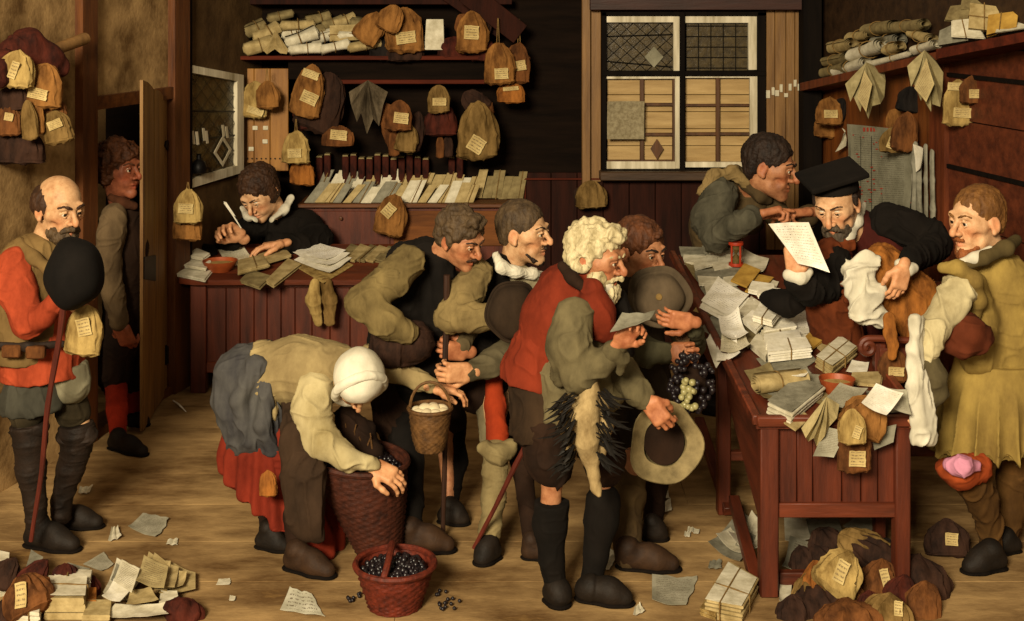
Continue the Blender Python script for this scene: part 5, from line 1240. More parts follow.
# ------------------------------------------------ 10: the lawyer
if on('10'):
    p = Person('grey-bearded man in black square cap and dark oxblood gown reading a letter', 6.55, 890, 'pale')
    p.head(836, 203, -.1, -32, 22, 4, 1.32, nose=1.1, brow=1.0, gaze=(-.1,-.5), lid=1.1, neck=(858,238,.02,12), gaunt=.4, nosedrop=.006)
    p.hair([('e', (0,-.035,.02), (.084,.08,.07)), ('-', (0,.09,-.02), (.1,.09,.13)), ('c', [(.078,.0,.03,.01), (.08,.01,.0,.008)]), ('c', [(-.078,.0,.03,.01), (-.08,.01,.0,.008)]), ('-', (0,-.02,-.11), (.12,.12,.06))], 'dark', amp=.003)
    p.hair([('e', (0,.066,-.112), (.036,.032,.04)), ('e', (0,.078,-.145), (.022,.02,.034)), ('e', (.034,.045,-.088), (.02,.03,.026)), ('e', (-.034,.045,-.088), (.02,.03,.026)), ('c', [(-.034,.08,-.072,.006), (-.015,.092,-.056,.0085), (0,.096,-.054,.006), (.015,.092,-.056,.0085), (.034,.08,-.072,.006)]), ('-', (0,.098,-.071), (.016,.018,.004))], 'grey', 'beard', amp=.005, f=80)
    p.brows('brown', .0035)
    # square cap
    L = lambda x, y, z: p.hc+p.M@(np.array((x, y, z))*p.hs)
    S = SDF(.005); S.ell(L(0,-.02,.052), np.array((.088,.098,.062))*p.hs, p.M, .01); S.box(L(0,-.012,.112), np.array((.112,.105,.011))*p.hs, p.M@np.array(Matrix.Rotation(R(38), 3, 'Z')@Matrix.Rotation(R(4), 3, 'X')), .03, .008)
    S.cut(L(0,.0,.045), p.M@np.array((0,.25,-1.)))
    capo = sdfobj('square_cap', S, M_blackcloth, p.o, .002, 20)
    p.limb((858,240,.02,16), (878,280,.08,26), (885,360,.1,26)); p.limb((875,370,.0,16), (858,385,-.25,12), (858,480,-.2,9)); p.limb((898,370,.05,16), (885,390,-.2,12), (885,480,-.2,9))
    GW = CL('oxblood_gown', '4a1b14', '240c09', scale=6); BR = CL('russet_robe', '6c3418', '3a190b', scale=6)
    p.wear('gown', GW, [[(860,224,.04,15), (876,244,.05,29), (884,270,.06,36), (880,320,.1,38), (880,380,.05,36)], [(838,250,-.1,13), (835,285,-.12,20), (842,330,-.1,22)]], k=.05, amp=.011, f=15, seed=5)
    p.wear('robe_front', BR, [[(846,244,-.12,9), (828,250,-.16,10), (822,262,-.2,16), (828,300,-.22,22), (836,335,-.2,24), (842,370,-.2,22)], [(845,262,-.2,7), (850,300,-.28,10)]], k=.03, amp=.011, f=16, seed=9)
    for k in range(3): b = MB(); b.lathe([(0,-.012), (.012,-.009), (.015,0)], P(843+k*1.5, 284+k*8, 6.12), axis=(0,1,0), n=12); b.build('robe_button', BR, p.o)
    p.wear('shirt_collar', M_white_linen, [([(864,205,.02,4), (859,220,-.06,4.5), (851,234,-.13,4.5), (845,244,-.16,2.5)], ((.6,-.6,.3), .4))], amp=.003, h=.0045)
    p.wear('shirt_cuff', M_white_linen, [[(836,262,-.22,5), (843,268,-.24,6), (838,276,-.23,5)]], amp=.003, h=.005)
    p.wear('sleeve', M_blackcloth, [[(888,222,-.02,19), (905,228,-.05,19), (932,236,-.08,16), (938,244,-.12,14)], [(936,246,-.12,14), (918,256,-.4,12), (909,260,-.55,10)]], k=.025, amp=.012, f=16, seed=3)
    p.wear('cuff', M_white_linen, [[(900,264,-.62,5), (907,270,-.64,5), (913,268,-.62,5)]], amp=.003)
    p.hand((904,266,-.66), (-.25,-.95,.05), (-.3,.0,-.9), 1, .45, 1.0, thumb=(.5,.5), spread=.08)
    p.wear('sleeve', M_blackcloth, [[(836,262,-.2,16), (826,284,-.3,17), (808,290,-.4,14), (796,282,-.45,11)]], k=.025, amp=.012, f=16, seed=7)
    p.wear('cuff', M_white_linen, [[(789,275,-.47,6), (800,277,-.48,6.5), (808,272,-.47,5)]], amp=.004, h=.005)
    p.hand((797,274,-.48), (-.1,.95,-.1), (.5,.1,-.9), 1, .95, 1.2, thumb=(.7,.8))
    for (kx, ky, e) in ((858,392,858), (885,396,885)): p.wear('breeches', M_darkbrown, [[(880,378,.0,18), (kx,ky-6,-.22,15), (kx,ky+60,-.2,11), (kx,ky+92,-.2,9)]], amp=.008)
    shoe(p, (856,494,-.2), (850,500,-.4), (858,484,-.2), 9); shoe(p, (886,494,-.2), (888,500,-.4), (886,484,-.2), 9)
    p.done()
    # the letter he reads
    q = [P(797,262,6.02), P(829,271,6.0), P(808,221,6.12), P(768,223,6.04)]
    n_ = nrm(np.cross(q[1]-q[0], q[3]-q[0])); n_ = n_ if n_[1] < 0 else -n_
    sheet(q, n_, M_writew, curl=.03, crump=.003, seed=3, name='letter', label='curling written letter held up by the man in the black square cap', cat='letter', N=14, fold=.03)
# ------------------------------------------------ 11: man in the yellow coat
if on('11'):
    p = Person('cropped sandy-haired man in long yellow pleated coat with cream sleeve standing at the right edge', 5.8, 990, 'pale')
    p.head(976, 220, 0, -64, 4, 0, 1.26, nose=1.15, brow=1.2, gaze=(0,.0), neck=(994,258,.03,14), gaunt=.5, nosedrop=.003)
    p.hair([('e', (0,-.022,.04), (.081,.098,.086)), ('e', (0,-.06,-.005), (.07,.045,.07)), ('-', (0,.098,-.04), (.1,.06,.112)), ('-', (0,.02,-.1), (.12,.13,.075))], 'sandy', amp=.003, f=80)
    p.hair([('e', (0,.066,-.106), (.03,.028,.026)), ('c', [(.045,.045,-.085,.008), (.025,.07,-.108,.01), (0,.082,-.112,.012), (-.025,.07,-.108,.01), (-.045,.045,-.085,.008)]), ('c', [(-.024,.086,-.058,.004), (0,.094,-.054,.005), (.024,.086,-.058,.004)])], 'ginger', 'beard', amp=.005, f=80)
    p.brows('sandy', .0045)
    p.limb((995,262,.03,18), (1000,330,.06,26), (1000,400,.06,28)); p.limb((985,400,.0,18), (968,465,-.08,12), (983,502,-.04,9), (990,545,.0,8)); p.limb((1015,400,.1,18), (1012,470,.12,13), (1005,545,.14,8))
    YC = CL('mustard_coat', 'a08746', '64502a', scale=5, dark='4a3b1c'); 
    p.wear('coat', YC, [[(994,262,.02,18), (1000,285,.05,33), (1002,330,.06,38), (1002,372,.06,38)], [(972,285,-.1,15), (975,320,-.08,20), (978,355,-.05,20)]], k=.05, amp=.008, f=14, seed=4)
    def pl(V, N):
        c0 = p.p(1003, 400, .08); a = np.arctan2(V[:,1]-c0[1], V[:,0]-c0[0]); z = np.clip((c0[2]+.12-V[:,2])/.3, 0, 1)
        return V+N*((.032*z*(1-2*np.abs(np.sin(a*11))**.6))[:,None])
    S = SDF(.0062); S.chain(p.ch([(1000,362,.03,44), (998,410,.03,56), (996,480,.02,66)]), .02, ((0,1,0), .85)); S.cut(p.p(960,452,0), W3(.12,-1,0)); S.cut(p.p(0,362,0), W3(0,1,0))
    sdfobj('coat_skirt', S, YC, p.o, .004, 14, disp=pl)
    p.wear('collar', CL('olive_collar', '5d4f30', '352c19'), [[(966,266,-.1,5), (984,258,-.13,6), (1006,248,-.08,7), (1016,240,.02,6)]], amp=.003)
    p.wear('shirt_collar', M_white_linen, [[(962,262,-.08,4), (975,258,-.12,5), (990,250,-.1,4)]], amp=.003, h=.005)
    p.wear('armhole_roll', YC, [[(943,268,-.22,5.5), (958,268,-.26,6.5), (974,280,-.26,7), (978,300,-.22,7), (974,320,-.18,6)]], amp=.004)
    CS_ = CL('ivory_sleeve', 'cabd94', '8f8260', scale=7)
    p.wear('sleeve', CS_, [[(960,288,-.22,17), (950,306,-.28,16), (934,330,-.36,13.5), (928,348,-.38,11), (928,358,-.38,9)]], amp=.012, f=16, seed=5, dirs=(1,1,.8))
    p.wear('glove', CL('drab_glove', '6a5f42', '3d3524'), [[(928,360,-.38,10), (934,378,-.38,11), (936,392,-.36,10), (930,402,-.36,8)], [(920,366,-.4,6), (914,380,-.42,5)]], amp=.010, f=24)
    p.hand((930,398,-.37), (-.3,-.9,.1), (-1,.0,-.2), 1, .7, .95)
    p.wear('hip_pouch', CL('russet_pouch', '5e2c18', '321509'), [[(938,322,-.3,9), (950,328,-.3,12), (966,332,-.3,17), (976,336,-.28,15)], [(945,344,-.32,6), (964,352,-.33,6), (982,344,-.3,6)]], amp=.012, f=20)
    p.wear('breeches', CL('ochre_breeches', '6b4a24', '3b2712'), [[(985,430,.0,24), (972,468,-.05,20)], [(1014,430,.12,22), (1014,470,.12,17)]], amp=.010)
    KO = CL('orange_knee_patch', 'a44a22', '6d2b12')
    p.wear('knee_band', KO, [[(945,468,-.16,9), (960,472,-.2,15), (978,468,-.16,12), (985,460,-.12,7)]], amp=.010, f=22)
    p.wear('pink_patch', CL('pink_lining', 'c98aa2', '94566a'), [[(950,465,-.27,7), (962,466,-.30,9), (975,466,-.26,6)]], amp=.010, f=30)
    HO = CL('brown_hose', '5f421f', '352310')
    p.wear('hose', HO, [[(972,482,-.08,18), (982,500,-.04,15), (990,525,.0,12), (990,548,.0,11)]], amp=.010, f=20)
    p.wear('hose', HO, [[(1014,470,.12,17), (1010,510,.14,14), (1006,545,.14,10)]], amp=.008)
    shoe(p, (998,569,0), (962,574,0), (991,550,0), 12, M_shoe); shoe(p, (1014,552,0), (988,554,0), (1006,536,0), 10, M_shoe)
    p.done()
    # long white cloth over his arm
    S = SDF(.006); pts = [(916,318,.0), (915,350,.0), (917,385,0), (920,420,0), (922,440,0)]
    for off_, w_ in ((-5, 5.5), (1, 5), (6, 6), (11, 5)):
        S.chain([(P(x+off_*(1 if i > 1 else .6), y, 5.35+.004*abs(off_)), (w_*(.6+.12*i))*5.35/1300) for i, (x, y, d) in enumerate(pts)], .022, ((0,1,0), .6))
    o = sdfobj('hanging_cloth', S, M_white_linen, None, .014, 30, (1.6,1,.3), sharp=.9); tagp(o, 'long white cloth hanging down beside the right end of the big table', 'cloth')
# ================================================================= SMALL THINGS
UP = np.array((0,0,1.))
# ---- A: bags on the pole at the far left
tagp((lambda b: (b.tube([P(-14, 72, 6.35), P(40, 55, 6.7), P(85, 38.5, 7.12)], [.03,.03,.034], 10), b.build('wooden_pole', M_jamb))[1])(MB()), 'round wooden pole slanting out from the left wall above the hanging bags', 'pole')
S = SDF(.008); S.chain([(P(10,52,6.55),.07), (P(28,45,6.62),.075), (P(48,58,6.66),.07), (P(60,66,6.7),.055)], .04, ((0,1,0), .6)); S.chain([(P(4,60,6.45),.06), (P(-2,78,6.35),.05)], .03)
tagp(sdfobj('floppy_hat', S, BAG['red'], None, .02, 20), 'dark red floppy cloth hat thrown over the pole at top left', 'hat')
LB = [(18,50,36,38,6.40,'straw','round straw-coloured bag with a torn slit label, topmost under the red cap',-6,((2,19,8,18,-15),)),
 (46,62,34,46,6.50,'tan','brown bag with gathered top and cream label beside the round straw bag',-4,((-2,31,20,11,-8),)),
 (14,84,30,26,6.50,'dark','dark brown bag just under the round straw bag',0,()),
 (27,100,16,40,6.42,'olive','narrow olive bag strip left of the split pair at far left',6,()),
 (38,100,11,34,6.47,'tan','narrow tan bag strip right of the olive strip at far left',2,()),
 (54,98,27,24,6.56,'brown','short brown bag below the labelled brown bag at far left',-3,()),
 (53,110,28,34,6.52,'olive','lowest right bag of the far left cluster with a slanted cream label',12,((2,14,15,9,10),)),
 (9,104,26,32,6.48,'brown','brown bag with faded label at the left picture edge',0,((3,12,9,8,-10),)),
 (22,128,46,36,6.56,'dark','widest dark saddle-shaped bag at the bottom of the far left cluster',-3,())]
for i, (x, y, w_, h_, Y, c, l, t, tg) in enumerate(LB): bag(x, y, w_, h_, Y, c, l, tilt=t, tags=tg, seed=i+3)
# ---- B: by the leaded window and the shutter
BB = [(189,210,28,30,8.16,'tan','tan pouch showing under the labelled straw bag on the post beside the desk',-3,(),0,.5),
 (188,188,27,36,8.08,'straw','straw-coloured bag with square label on the post left of the clerk',0,((0,19,15,10,-3),),6,.5),
 (256,82,30,36,9.27,'straw','cream bag hanging behind the brown one on the folded shutter',-6,((4,28,17,7,-12),),0,.4),
 (267,81,23,28,9.18,'tan','small brown bag in front of the cream one on the folded shutter',2,(),12,.5),
 (303,158,24,27,9.28,'orange','rust bag showing below the straw bag right of the shutter',-4,(),0,.45),
 (296,131,27,33,9.2,'straw','straw bag with square label hanging right of the shutter above the clerk',0,((0,21,14,9,2),),12,.5)]
for i, (x, y, w_, h_, Y, c, l, t, tg, st_, dp) in enumerate(BB): bag(x, y, w_, h_, Y, c, l, tilt=t, tags=tg, seed=i+23, string=st_, dp=dp)
b = MB(); s_ = 8.55/1300; b.lathe([(0,0), (6.5*s_,1*s_), (8*s_,6*s_), (6*s_,12*s_), (2.6*s_,15*s_), (2.2*s_,19*s_), (3.2*s_,20*s_)], P(199,174,8.55), n=24)
tagp(b.build('ink_jug', M_iron), 'small round black jug standing in the leaded window', 'jug')
# ---- C: upper shelf: rolls, folders, bags
SY = 9.28
def bp(x0, y0, x1, y1, Y, dy=.0): return P(x0, y0, Y), P(x1, y1, Y+dy)
PT = {'a': M_paper2, 'b': M_paper3, 'c': M_paper, 'g': M_grey}
CR_ = [(246,50,270,41,6.5,9.24,'a','loose roll at the left end of the long shelf, lowest'), (247,33,262,24,7,9.36,'b','upright crumpled roll at the far left end of the long shelf'),
 (257,41,277,27,8.5,9.34,'a','fat striped roll second from the left on the long shelf'), (283,26,311,24,6,9.34,'a','oval roll on the top layer left of the middle of the long shelf'),
 (288,43,314,32,7,9.26,'c','slanting pale roll in the middle layer of the long shelf'), (291,50,319,47,5.5,9.2,'c','low pale oval roll at the front edge of the long shelf'),
 (302,36,322,30,6.5,9.38,'b','brown roll behind the slanting pale roll'), (270,19,290,13,4.5,9.42,'b','thin dark roll at the very top left of the shelf heap'),
 (308,22,327,15,6,9.42,'b','tilted brown roll at the top middle of the shelf heap'), (324,26,340,19,5.5,9.43,'b','small brown roll above the thick tied folder'),
 (322,50,346,43,5.5,9.22,'c','pale roll under the thick folder with frayed ends'), (340,36,377,34,6,9.3,'c','long tan roll on the front of the thick folder'),
 (350,48,378,42,5,9.24,'a','lowest tan roll at the right end of the paper heap'), (352,22,378,28,6,9.42,'b','dim roll at the back right of the paper heap'),
 (312,40,330,34,6.5,9.36,'c','pale roll squeezed left of the thick tied folder'), (284,36,300,30,6,9.38,'c','short pale roll above the slanting pale roll'), (270,33,286,26,6,9.4,'b','dim roll behind the cloth tent on the long shelf'), (335,24,352,17,5.5,9.44,'a','tan roll topmost over the thick tied folder')]
for i, (x0, y0, x1, y1, r_, Y, m_, l) in enumerate(CR_): roll(*bp(x0-2, y0, x1+3, y1, Y, .05), r_*1.35*Y/1300, PT[m_], 'paper '+l if 'roll' in l else l, seed=i)
bundle([P(330,43,9.3), P(374,41,9.3), P(372,25,9.36), P(330,27,9.36)], (0,-1,.3), .05, 4, M_paper2, 'thick tan folder tied with string at the right of the shelf heap', tie='y', seed=5)
fan((276,30), [(263,50), (268,54), (275,49), (281,53), (287,54), (289,49)], 9.24, M_paper2, 'pale cloth tent-shaped between paper rolls on the long shelf', depth=.03)
bundle([P(425,51,9.3), P(445,51,9.3), P(444,21,9.36), P(427,21,9.36)], (0,-1,.3), .05, 6, M_paper, 'stack of pale papers on edge between two groups of bags on the long shelf', tie='', seed=8)
CB = [(405,44,38,17,9.3,'dark','low dark bag beneath the big tan flap bag',0,()), (382,34,24,26,9.3,'black','black bag at the left under the tan flap bags',0,()),
 (405,6,38,47,9.24,'tan','big tan bag with flap and label on the long shelf',0,((2,31,20,12,8),)), (381,13,26,34,9.18,'tan','tan bag lying left against the big flap bag on the shelf',-35,()),
 (397,5,24,28,9.12,'tan','small tan flap folded over the front of the big tan bag',-25,()),
 (452,36,30,22,9.3,'red','red-brown bag at the lower left of the second shelf group',0,()), (484,40,30,21,9.3,'red','red-brown bag under the upright labelled bag on the shelf',0,()),
 (458,14,24,34,9.28,'brown','brown bag leaning out left of the upright labelled bag',35,()), (487,14,26,32,9.3,'dark','dark bag leaning out right behind the upright labelled bag',-30,()),
 (472,11,31,42,9.2,'tan','upright tan bag with square label in the second shelf group',0,((0,21,15,14,-3),)),
 (519,43,27,40,9.3,'brown','dark gathered bag with tilted label, rightmost hanging by the shelf end',-6,((2,22,15,10,14),)), (498,42,30,43,9.2,'tan','tan gathered bag with label, left of the rightmost dark bag',3,((2,31,14,11,0),)),
 (511,82,27,21,9.26,'orange','orange bag with long label hanging lowest at the shelf end',0,((0,6,16,4,5),))]
for i, (x, y, w_, h_, Y, c, l, t, tg) in enumerate(CB): bag(x, y, w_, h_, Y, c, l, tilt=t, tags=tg, seed=i+43, string=24 if i in (10, 11) else 0)
# ---- D: row hanging from the peg rail
DB_ = [(333,72,44,62,9.33,'dark','dark wide bag behind the tilted tan satchel',-20,()), (303,88,30,42,9.32,'red','dark red bag behind the left side of the tilted satchel',14,()),
 (314,64,30,54,9.2,'tan','long tilted tan satchel with two paper labels, leftmost on the peg rail',-12,((0,10,17,8,-8),(4,33,17,12,-12))), (338,126,30,20,9.24,'brown','short brown bag with label below the tilted satchel',0,((2,8,17,10,-6),)),
 (385,104,24,44,9.28,'brown','brown bag spreading left behind the small arched bag',20,()), (419,112,22,40,9.3,'dark','dark bag spreading right behind the small arched bag',-16,()),
 (394,126,11,30,9.24,'brown','narrow brown strip hanging under the small arched bag',0,()), (409,124,22,28,9.22,'olive','crumpled olive bag under the small arched bag',-8,()),
 (400,99,26,32,9.14,'brown','small arched brown bag with square label in the middle of the peg rail',-3,((3,18,15,11,-4),)),
 (440,134,8,24,9.28,'brown','left of the two narrow leather straps under the red bag',0,()), (448,134,10,23,9.3,'dark','right of the two narrow leather straps under the red bag',0,()),
 (441,104,32,32,9.24,'red','dark red wide bag below the small olive dome bag',0,()), (439,85,22,28,9.14,'olive','small olive dome-shaped bag with label on the peg rail',0,((1,16,14,8,0),)),
 (463,92,24,30,9.32,'dark','dark bag leaning left behind the tall cone bag',48,()), (492,102,24,36,9.32,'brown','brown bag leaning right behind the tall cone bag',-42,()),
 (478,101,40,58,9.18,'olive','tall cone-shaped bag with diamond label at the right of the peg rail',0,((-1,42,16,16,-32),))]
for i, (x, y, w_, h_, Y, c, l, t, tg) in enumerate(DB_): bag(x, y, w_, h_, Y, c, l, tilt=t, tags=tg, seed=i+63)
fan((368,80), [(349,92), (352,104), (357,122), (362,112), (367,134), (374,118), (379,126), (384,104), (388,92)], 9.22, BAG['grey'], 'grey pleated cloth hanging open from the peg rail', depth=.06)
# books with red backs behind the files
bk = None; k = 0
for x in list(range(320, 336, 8))+list(range(346, 432, 8))+[452, 460]:
    if bk is None:
        o = thing('book', 'red-backed book standing behind the leaning files on the counter', 'book', P(x, 203, 9.5), 'red books on the counter')
        b = MB(); b.box(P(x, 179, 9.5), (.024,.05,.165), bev=.008); b.build('cover', BAG['red'], o)
        b = MB(); b.box(P(x, 156.5, 9.5), (.019,.044,.008)); b.build('pages', M_paper3, o); bk = o
    else:
        o = bk.copy(); C.objects.link(o); o.location = P(x, 203, 9.5); o.scale = (1, 1, 1+.05*math.sin(x)); 
        for c_ in bk.children: q = c_.copy(); C.objects.link(q); q.parent = o
# ---- E: the row of files on the counter
rr = random.Random(11); i = 0
for row, (x0, x1, yb, hh, Y, st_) in enumerate(((312, 520, 199, 26, 9.42, 8.2), (304, 470, 203, 20, 9.26, 8.6))):
    x = x0
    while x < x1:
        w_ = rr.uniform(8, 12); t = rr.uniform(9, 16) if x < 440 else rr.uniform(3, 9); h_ = hh*rr.uniform(.82, 1.15); d = rr.uniform(-.01, .01)
        if x > 470: h_ *= 1.05
        q = [P(x, yb, Y+d), P(x+w_, yb, Y+d), P(x+w_+t, yb-h_, Y+d+.06), P(x+t, yb-h_, Y+d+.06)]
        m_ = rr.choice([M_paper, M_paper2, M_grey]) if x < 400 else rr.choice([M_paper2, M_paper2, M_paper3, M_paper])
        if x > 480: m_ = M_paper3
        bundle(q, (0,-1,.25), .016, 2, m_, 'folded file leaning in the back row on the counter' if row == 0 else 'folded file leaning in the front row on the counter', name='file_packet', cat='papers', group='files leaning in the %s row on the counter' % ('back' if row == 0 else 'front'), seed=i, tie='x' if i % 3 == 0 else '', off=.02)
        x += st_*rr.uniform(.95, 1.2); i += 1
# ---- F: clerk's desk
def dq(cs): return pxq(cs, DA, DN)
for k, (cs, l) in enumerate(((((176,277),(205,283),(214,271),(184,262)), 'lowest of the three white folded papers at the left corner of the clerk\'s desk'), (((178,271),(207,276),(212,268),(184,259)), 'middle one of the three white folded papers on the clerk\'s desk'), (((181,265),(203,269),(210,264),(188,255)), 'topmost of the three white folded papers on the clerk\'s desk'))):
    bundle(dq(cs), DN, .022, 2, M_paper, l, name='folded_paper', seed=k, lift=.002+.025*k, tie='')
hat(207, 256, 0, 8.72, 15, 8, .09, CL('black_felt', '16120f', '070605'), 'black soft hat lying on the clerk\'s desk behind the clay bowl', axis=(0,1,.1), brim=1, seed=3, crown=.7)
def bowl(px, py, Y, r, label, fill=True):
    c = P(px, py, Y); s_ = Y/1300; r *= s_; o = thing('clay_bowl', label, 'bowl', c)
    b = MB(); b.lathe([(0,0), (r*.6,0), (r*.66,.012), (r*.86,.035), (r*.98,.062), (r*1.0,.07), (r*.95,.069), (r*.83,.042), (r*.6,.02), (0,.015)], c, n=36); b.build('bowl_body', M_terra, o)
    if fill: b = MB(); b.lathe([(0,.052), (r*.5,.05), (r*.87,.047), (r*.84,.04), (0,.04)], c, n=30); b.build('blotting_sand', M_milk, o)
bowl(220, 271, 8.38, 17.5, 'terracotta bowl of blotting sand on the clerk\'s desk')
sheet(dq([(228,268),(255,262),(244,249),(218,251)]), DN, M_write, name='written_sheet', label='written sheet half under the bowl on the clerk\'s desk', seed=4)
bundle(dq([(238,280),(270,272),(263,262),(238,268)]), DN, .03, 3, M_paper2, 'tan packet tied with string, left of the pair in the middle of the clerk\'s desk', seed=3, lift=.03, tie='x')
bundle(dq([(240,284),(260,291),(272,279),(250,273)]), DN, .02, 2, M_paper3, 'lower tan packet jutting over the front edge of the clerk\'s desk', seed=6, lift=.004, tie='')
bundle(dq([(262,270),(292,261),(284,253),(258,261)]), DN, .02, 2, M_paper2, 'packet behind the tied one in the middle of the clerk\'s desk', seed=16, lift=.028, tie='')
bundle(dq([(266,284),(274,289),(301,268),(288,262)]), DN, .025, 3, M_paper2, 'long tan ledger packet pointing to the front of the clerk\'s desk', seed=9, tie='', lift=.004)
bundle(dq([(292,266),(322,284),(352,266),(318,252)]), DN, .012, 1, BAG['straw'], 'tan folder under the white written pages on the clerk\'s desk', name='leather_folder', seed=2, tie='')
for k, cs in enumerate((((294,263),(330,278),(352,262),(318,250)), ((293,259),(328,272),(350,260),(316,248)), ((296,256),(326,266),(346,256),(314,246)))):
    sheet(dq(cs), DN, M_writew if k == 2 else M_white, lift=.018+.006*k, seed=k+2, name='written_sheet', label=['lowest white sheet fanned on the tan folder of the clerk\'s desk', 'middle white sheet fanned on the tan folder of the clerk\'s desk', 'top written white sheet on the tan folder of the clerk\'s desk'][k])
for k in range(6):
    x = 336+k*9.5; bundle(dq([(x,262),(x+9,264),(x+26,250+k*.6),(x+15,246+k*.6)]) if k < 5 else dq([(x-4,268),(x+10,270),(x+22,254),(x+8,252)]), DN, .022, 2, M_paper2 if k % 2 else M_paper3, 'tan file packet in the slanting row at the right of the clerk\'s desk', name='file_packet', group='slanting packets right on the clerk\'s desk', seed=k, tie='x' if k == 2 else '', lift=.003)
gl = thing('hanging_gloves', 'pair of limp tan gloves hanging over the front edge of the clerk\'s desk', 'gloves', P(322, 327, 8.18))
S = SDF(.006); S.chain([(P(315,284,8.17), .035), (P(313,300,8.15), .05), (P(318,322,8.15), .03)], .02, ((0,1,0), .5)); sdfobj('glove', S, BAG['straw'], gl, .012, 26)
S = SDF(.006); S.chain([(P(326,284,8.17), .04), (P(330,300,8.14), .045), (P(330,322,8.14), .035)], .02, ((0,1,0), .5)); sdfobj('glove', S, BAG['olive'], gl, .012, 26)
bag(396, 194, 30, 42, 9.1, 'tan', 'tan gathered bag with label on the drawer front of the counter', tilt=-12, tags=((-3,16,11,14,-30),), seed=77)
bag(591, 180, 30, 28, 9.36, 'olive', 'olive bag hanging under the left window post', seed=78)
bag(577, 188, 14, 17, 9.4, 'dark', 'small dark flap bag left of the olive bag under the window post', tilt=20, seed=79)
# net cloth on the boarded window and the little slips on the jamb
sheet([P(607,139,9.40), P(644,139,9.40), P(644,101,9.40), P(607,101,9.40)], (0,-1,0), mat('net_cloth', '9a8f72', '6e6248', scale=40, rough=.9, bump=.3, fine=300, finebump=.5), name='net_cloth', label='square of pale net cloth hung over the lower left window boards', cat='cloth', curl=.02, seed=6, th=.004)
for k, (x, y, w_, h_) in enumerate(((768,94,4,8),(773,91,3,8),(777,93,4,6),(781,88,3,8),(786,95,4,4),(790,87,3,7),(795,83,3,7),(799,87,3,7))):
    sheet([P(x-w_/2,y+h_/2,9.452), P(x+w_/2,y+h_/2,9.452), P(x+w_/2,y-h_/2,9.452), P(x-w_/2,y-h_/2,9.452)], (0,-1,0), M_paper, name='paper_slip', label='tiny paper slip stuck on the right window board', cat='paper', group='paper slips on the window board', seed=k, N=4, torn=.5)
# ---- G: the big table
def tq(cs): return pxq(cs, TA, TN)
def TB_(cs, t, l, m=M_paper, lift=.003, tie='', n=3, seed=0, mtop=None, name='paper_bundle', cat='papers', group=None): return bundle(tq(cs), TN, t, n, m, l, name=name, cat=cat, group=group, seed=seed, lift=lift, tie=tie, mtop=mtop)
def TS(cs, l, m=M_write, lift=.004, seed=0, name='written_sheet', curl=.012, group=None, **k): return sheet(tq(cs), TN, m, lift=lift, seed=seed, name=name, label=l, curl=curl, group=group, **k)
for k, cs in enumerate((((684,268),(712,300),(740,286),(712,262)), ((700,290),(722,318),(752,300),(728,282)), ((726,318),(748,352),(776,330),(752,302)), ((756,360),(776,384),(812,374),(796,352)), ((776,300),(806,312),(820,300),(790,290)), ((700,330),(724,344),(740,322),(716,312)), ((812,336),(838,348),(852,334),(826,322)), ((790,392),(818,398),(838,378),(808,374)), ((744,372),(764,404),(790,396),(770,366)), ((762,384),(780,420),(800,412),(786,380)), ((812,402),(840,414),(862,398),(830,388)), ((868,412),(900,416),(896,394),(866,392)))):
    TS(cs, 'loose grey sheet lying lowest under the letter heaps of the big table', M_grey if k % 2 else M_paper3, lift=.0015, seed=200+k, name='loose_sheet', group='lowest loose sheets on the big table', torn=.2)
TS([(700,266),(748,272),(742,250),(684,250)], 'large pale sheet under the far left letters on the big table', M_paper, seed=1)
TS([(738,274),(763,277),(769,262),(744,253)], 'fan-shaped pale sheet beside the hourglass at the far end', M_paper, seed=2, lift=.01)
TS([(748,288),(772,297),(779,284),(756,276)], 'pale sheet between the yellow booklets and the far fan sheet', M_paper, seed=12, lift=.008)
k = 0
for c_ in range(2):
    for r_ in range(6 if c_ == 0 else 5):
        x = 681+r_*5.2+c_*23; y = 252+r_*7.6-c_*1.5
        jx, jy, ja = rr.uniform(-3, 3), rr.uniform(-1.5, 1.5), rr.uniform(-4, 4); x += jx; y += jy; TB_([(x,y+8-ja*.3),(x+25,y+5.5+ja),(x+22,y-2+ja),(x-2,y-ja*.3)], .016, 'folded white letter in the overlapping rows at the far end of the big table', M_paper if (k % 3) else M_grey, lift=.012+.004*(k % 3), n=2, seed=k, group='overlapping letters at the far table end', name='folded_letter'); k += 1
hg = thing('hourglass', 'small red-capped hourglass standing at the far end of the big table', 'hourglass', P(736, 271, 7.0))
c = raypl(736, 271, TA, TN)+UP*.03; s_ = c[1]/1300
M_hr = mat('red_lacquer', 'b03a1a', '7a2210', rough=.5)
for z in (0, 21): b = MB(); b.lathe([(0,0), (7.3*s_,0), (7.5*s_,1.2*s_), (7.2*s_,3*s_), (0,3*s_)], c+UP*z*s_, n=28); b.build('cap', M_hr, hg)
b = MB(); b.lathe([(4.5*s_,3*s_), (4.8*s_,7*s_), (1*s_,12*s_), (4.8*s_,17*s_), (4.5*s_,21*s_)], c, n=24); b.build('glass_bulb', mat('amber_glass', '6b5a34', '3c3018', rough=.15, spec=.6), hg)
for k in range(4): b = MB(); a = k*1.57+.6; b.tube([c+np.array((6*s_*math.cos(a), 6*s_*math.sin(a), 3*s_)), c+np.array((6*s_*math.cos(a), 6*s_*math.sin(a), 21*s_))], 1*s_, 6); b.build('post', M_hr, hg)
TB_([(730,288),(747,295),(761,277),(744,270)], .014, 'yellow parchment booklet left of the pair near the hourglass', M_yell, lift=.03, n=2, seed=1, name='parchment_booklet', cat='booklet')
TB_([(744,296),(757,299),(773,282),(758,279)], .010, 'yellow parchment booklet right of the pair near the hourglass', M_yell, lift=.018, n=1, seed=2, name='parchment_booklet', cat='booklet')
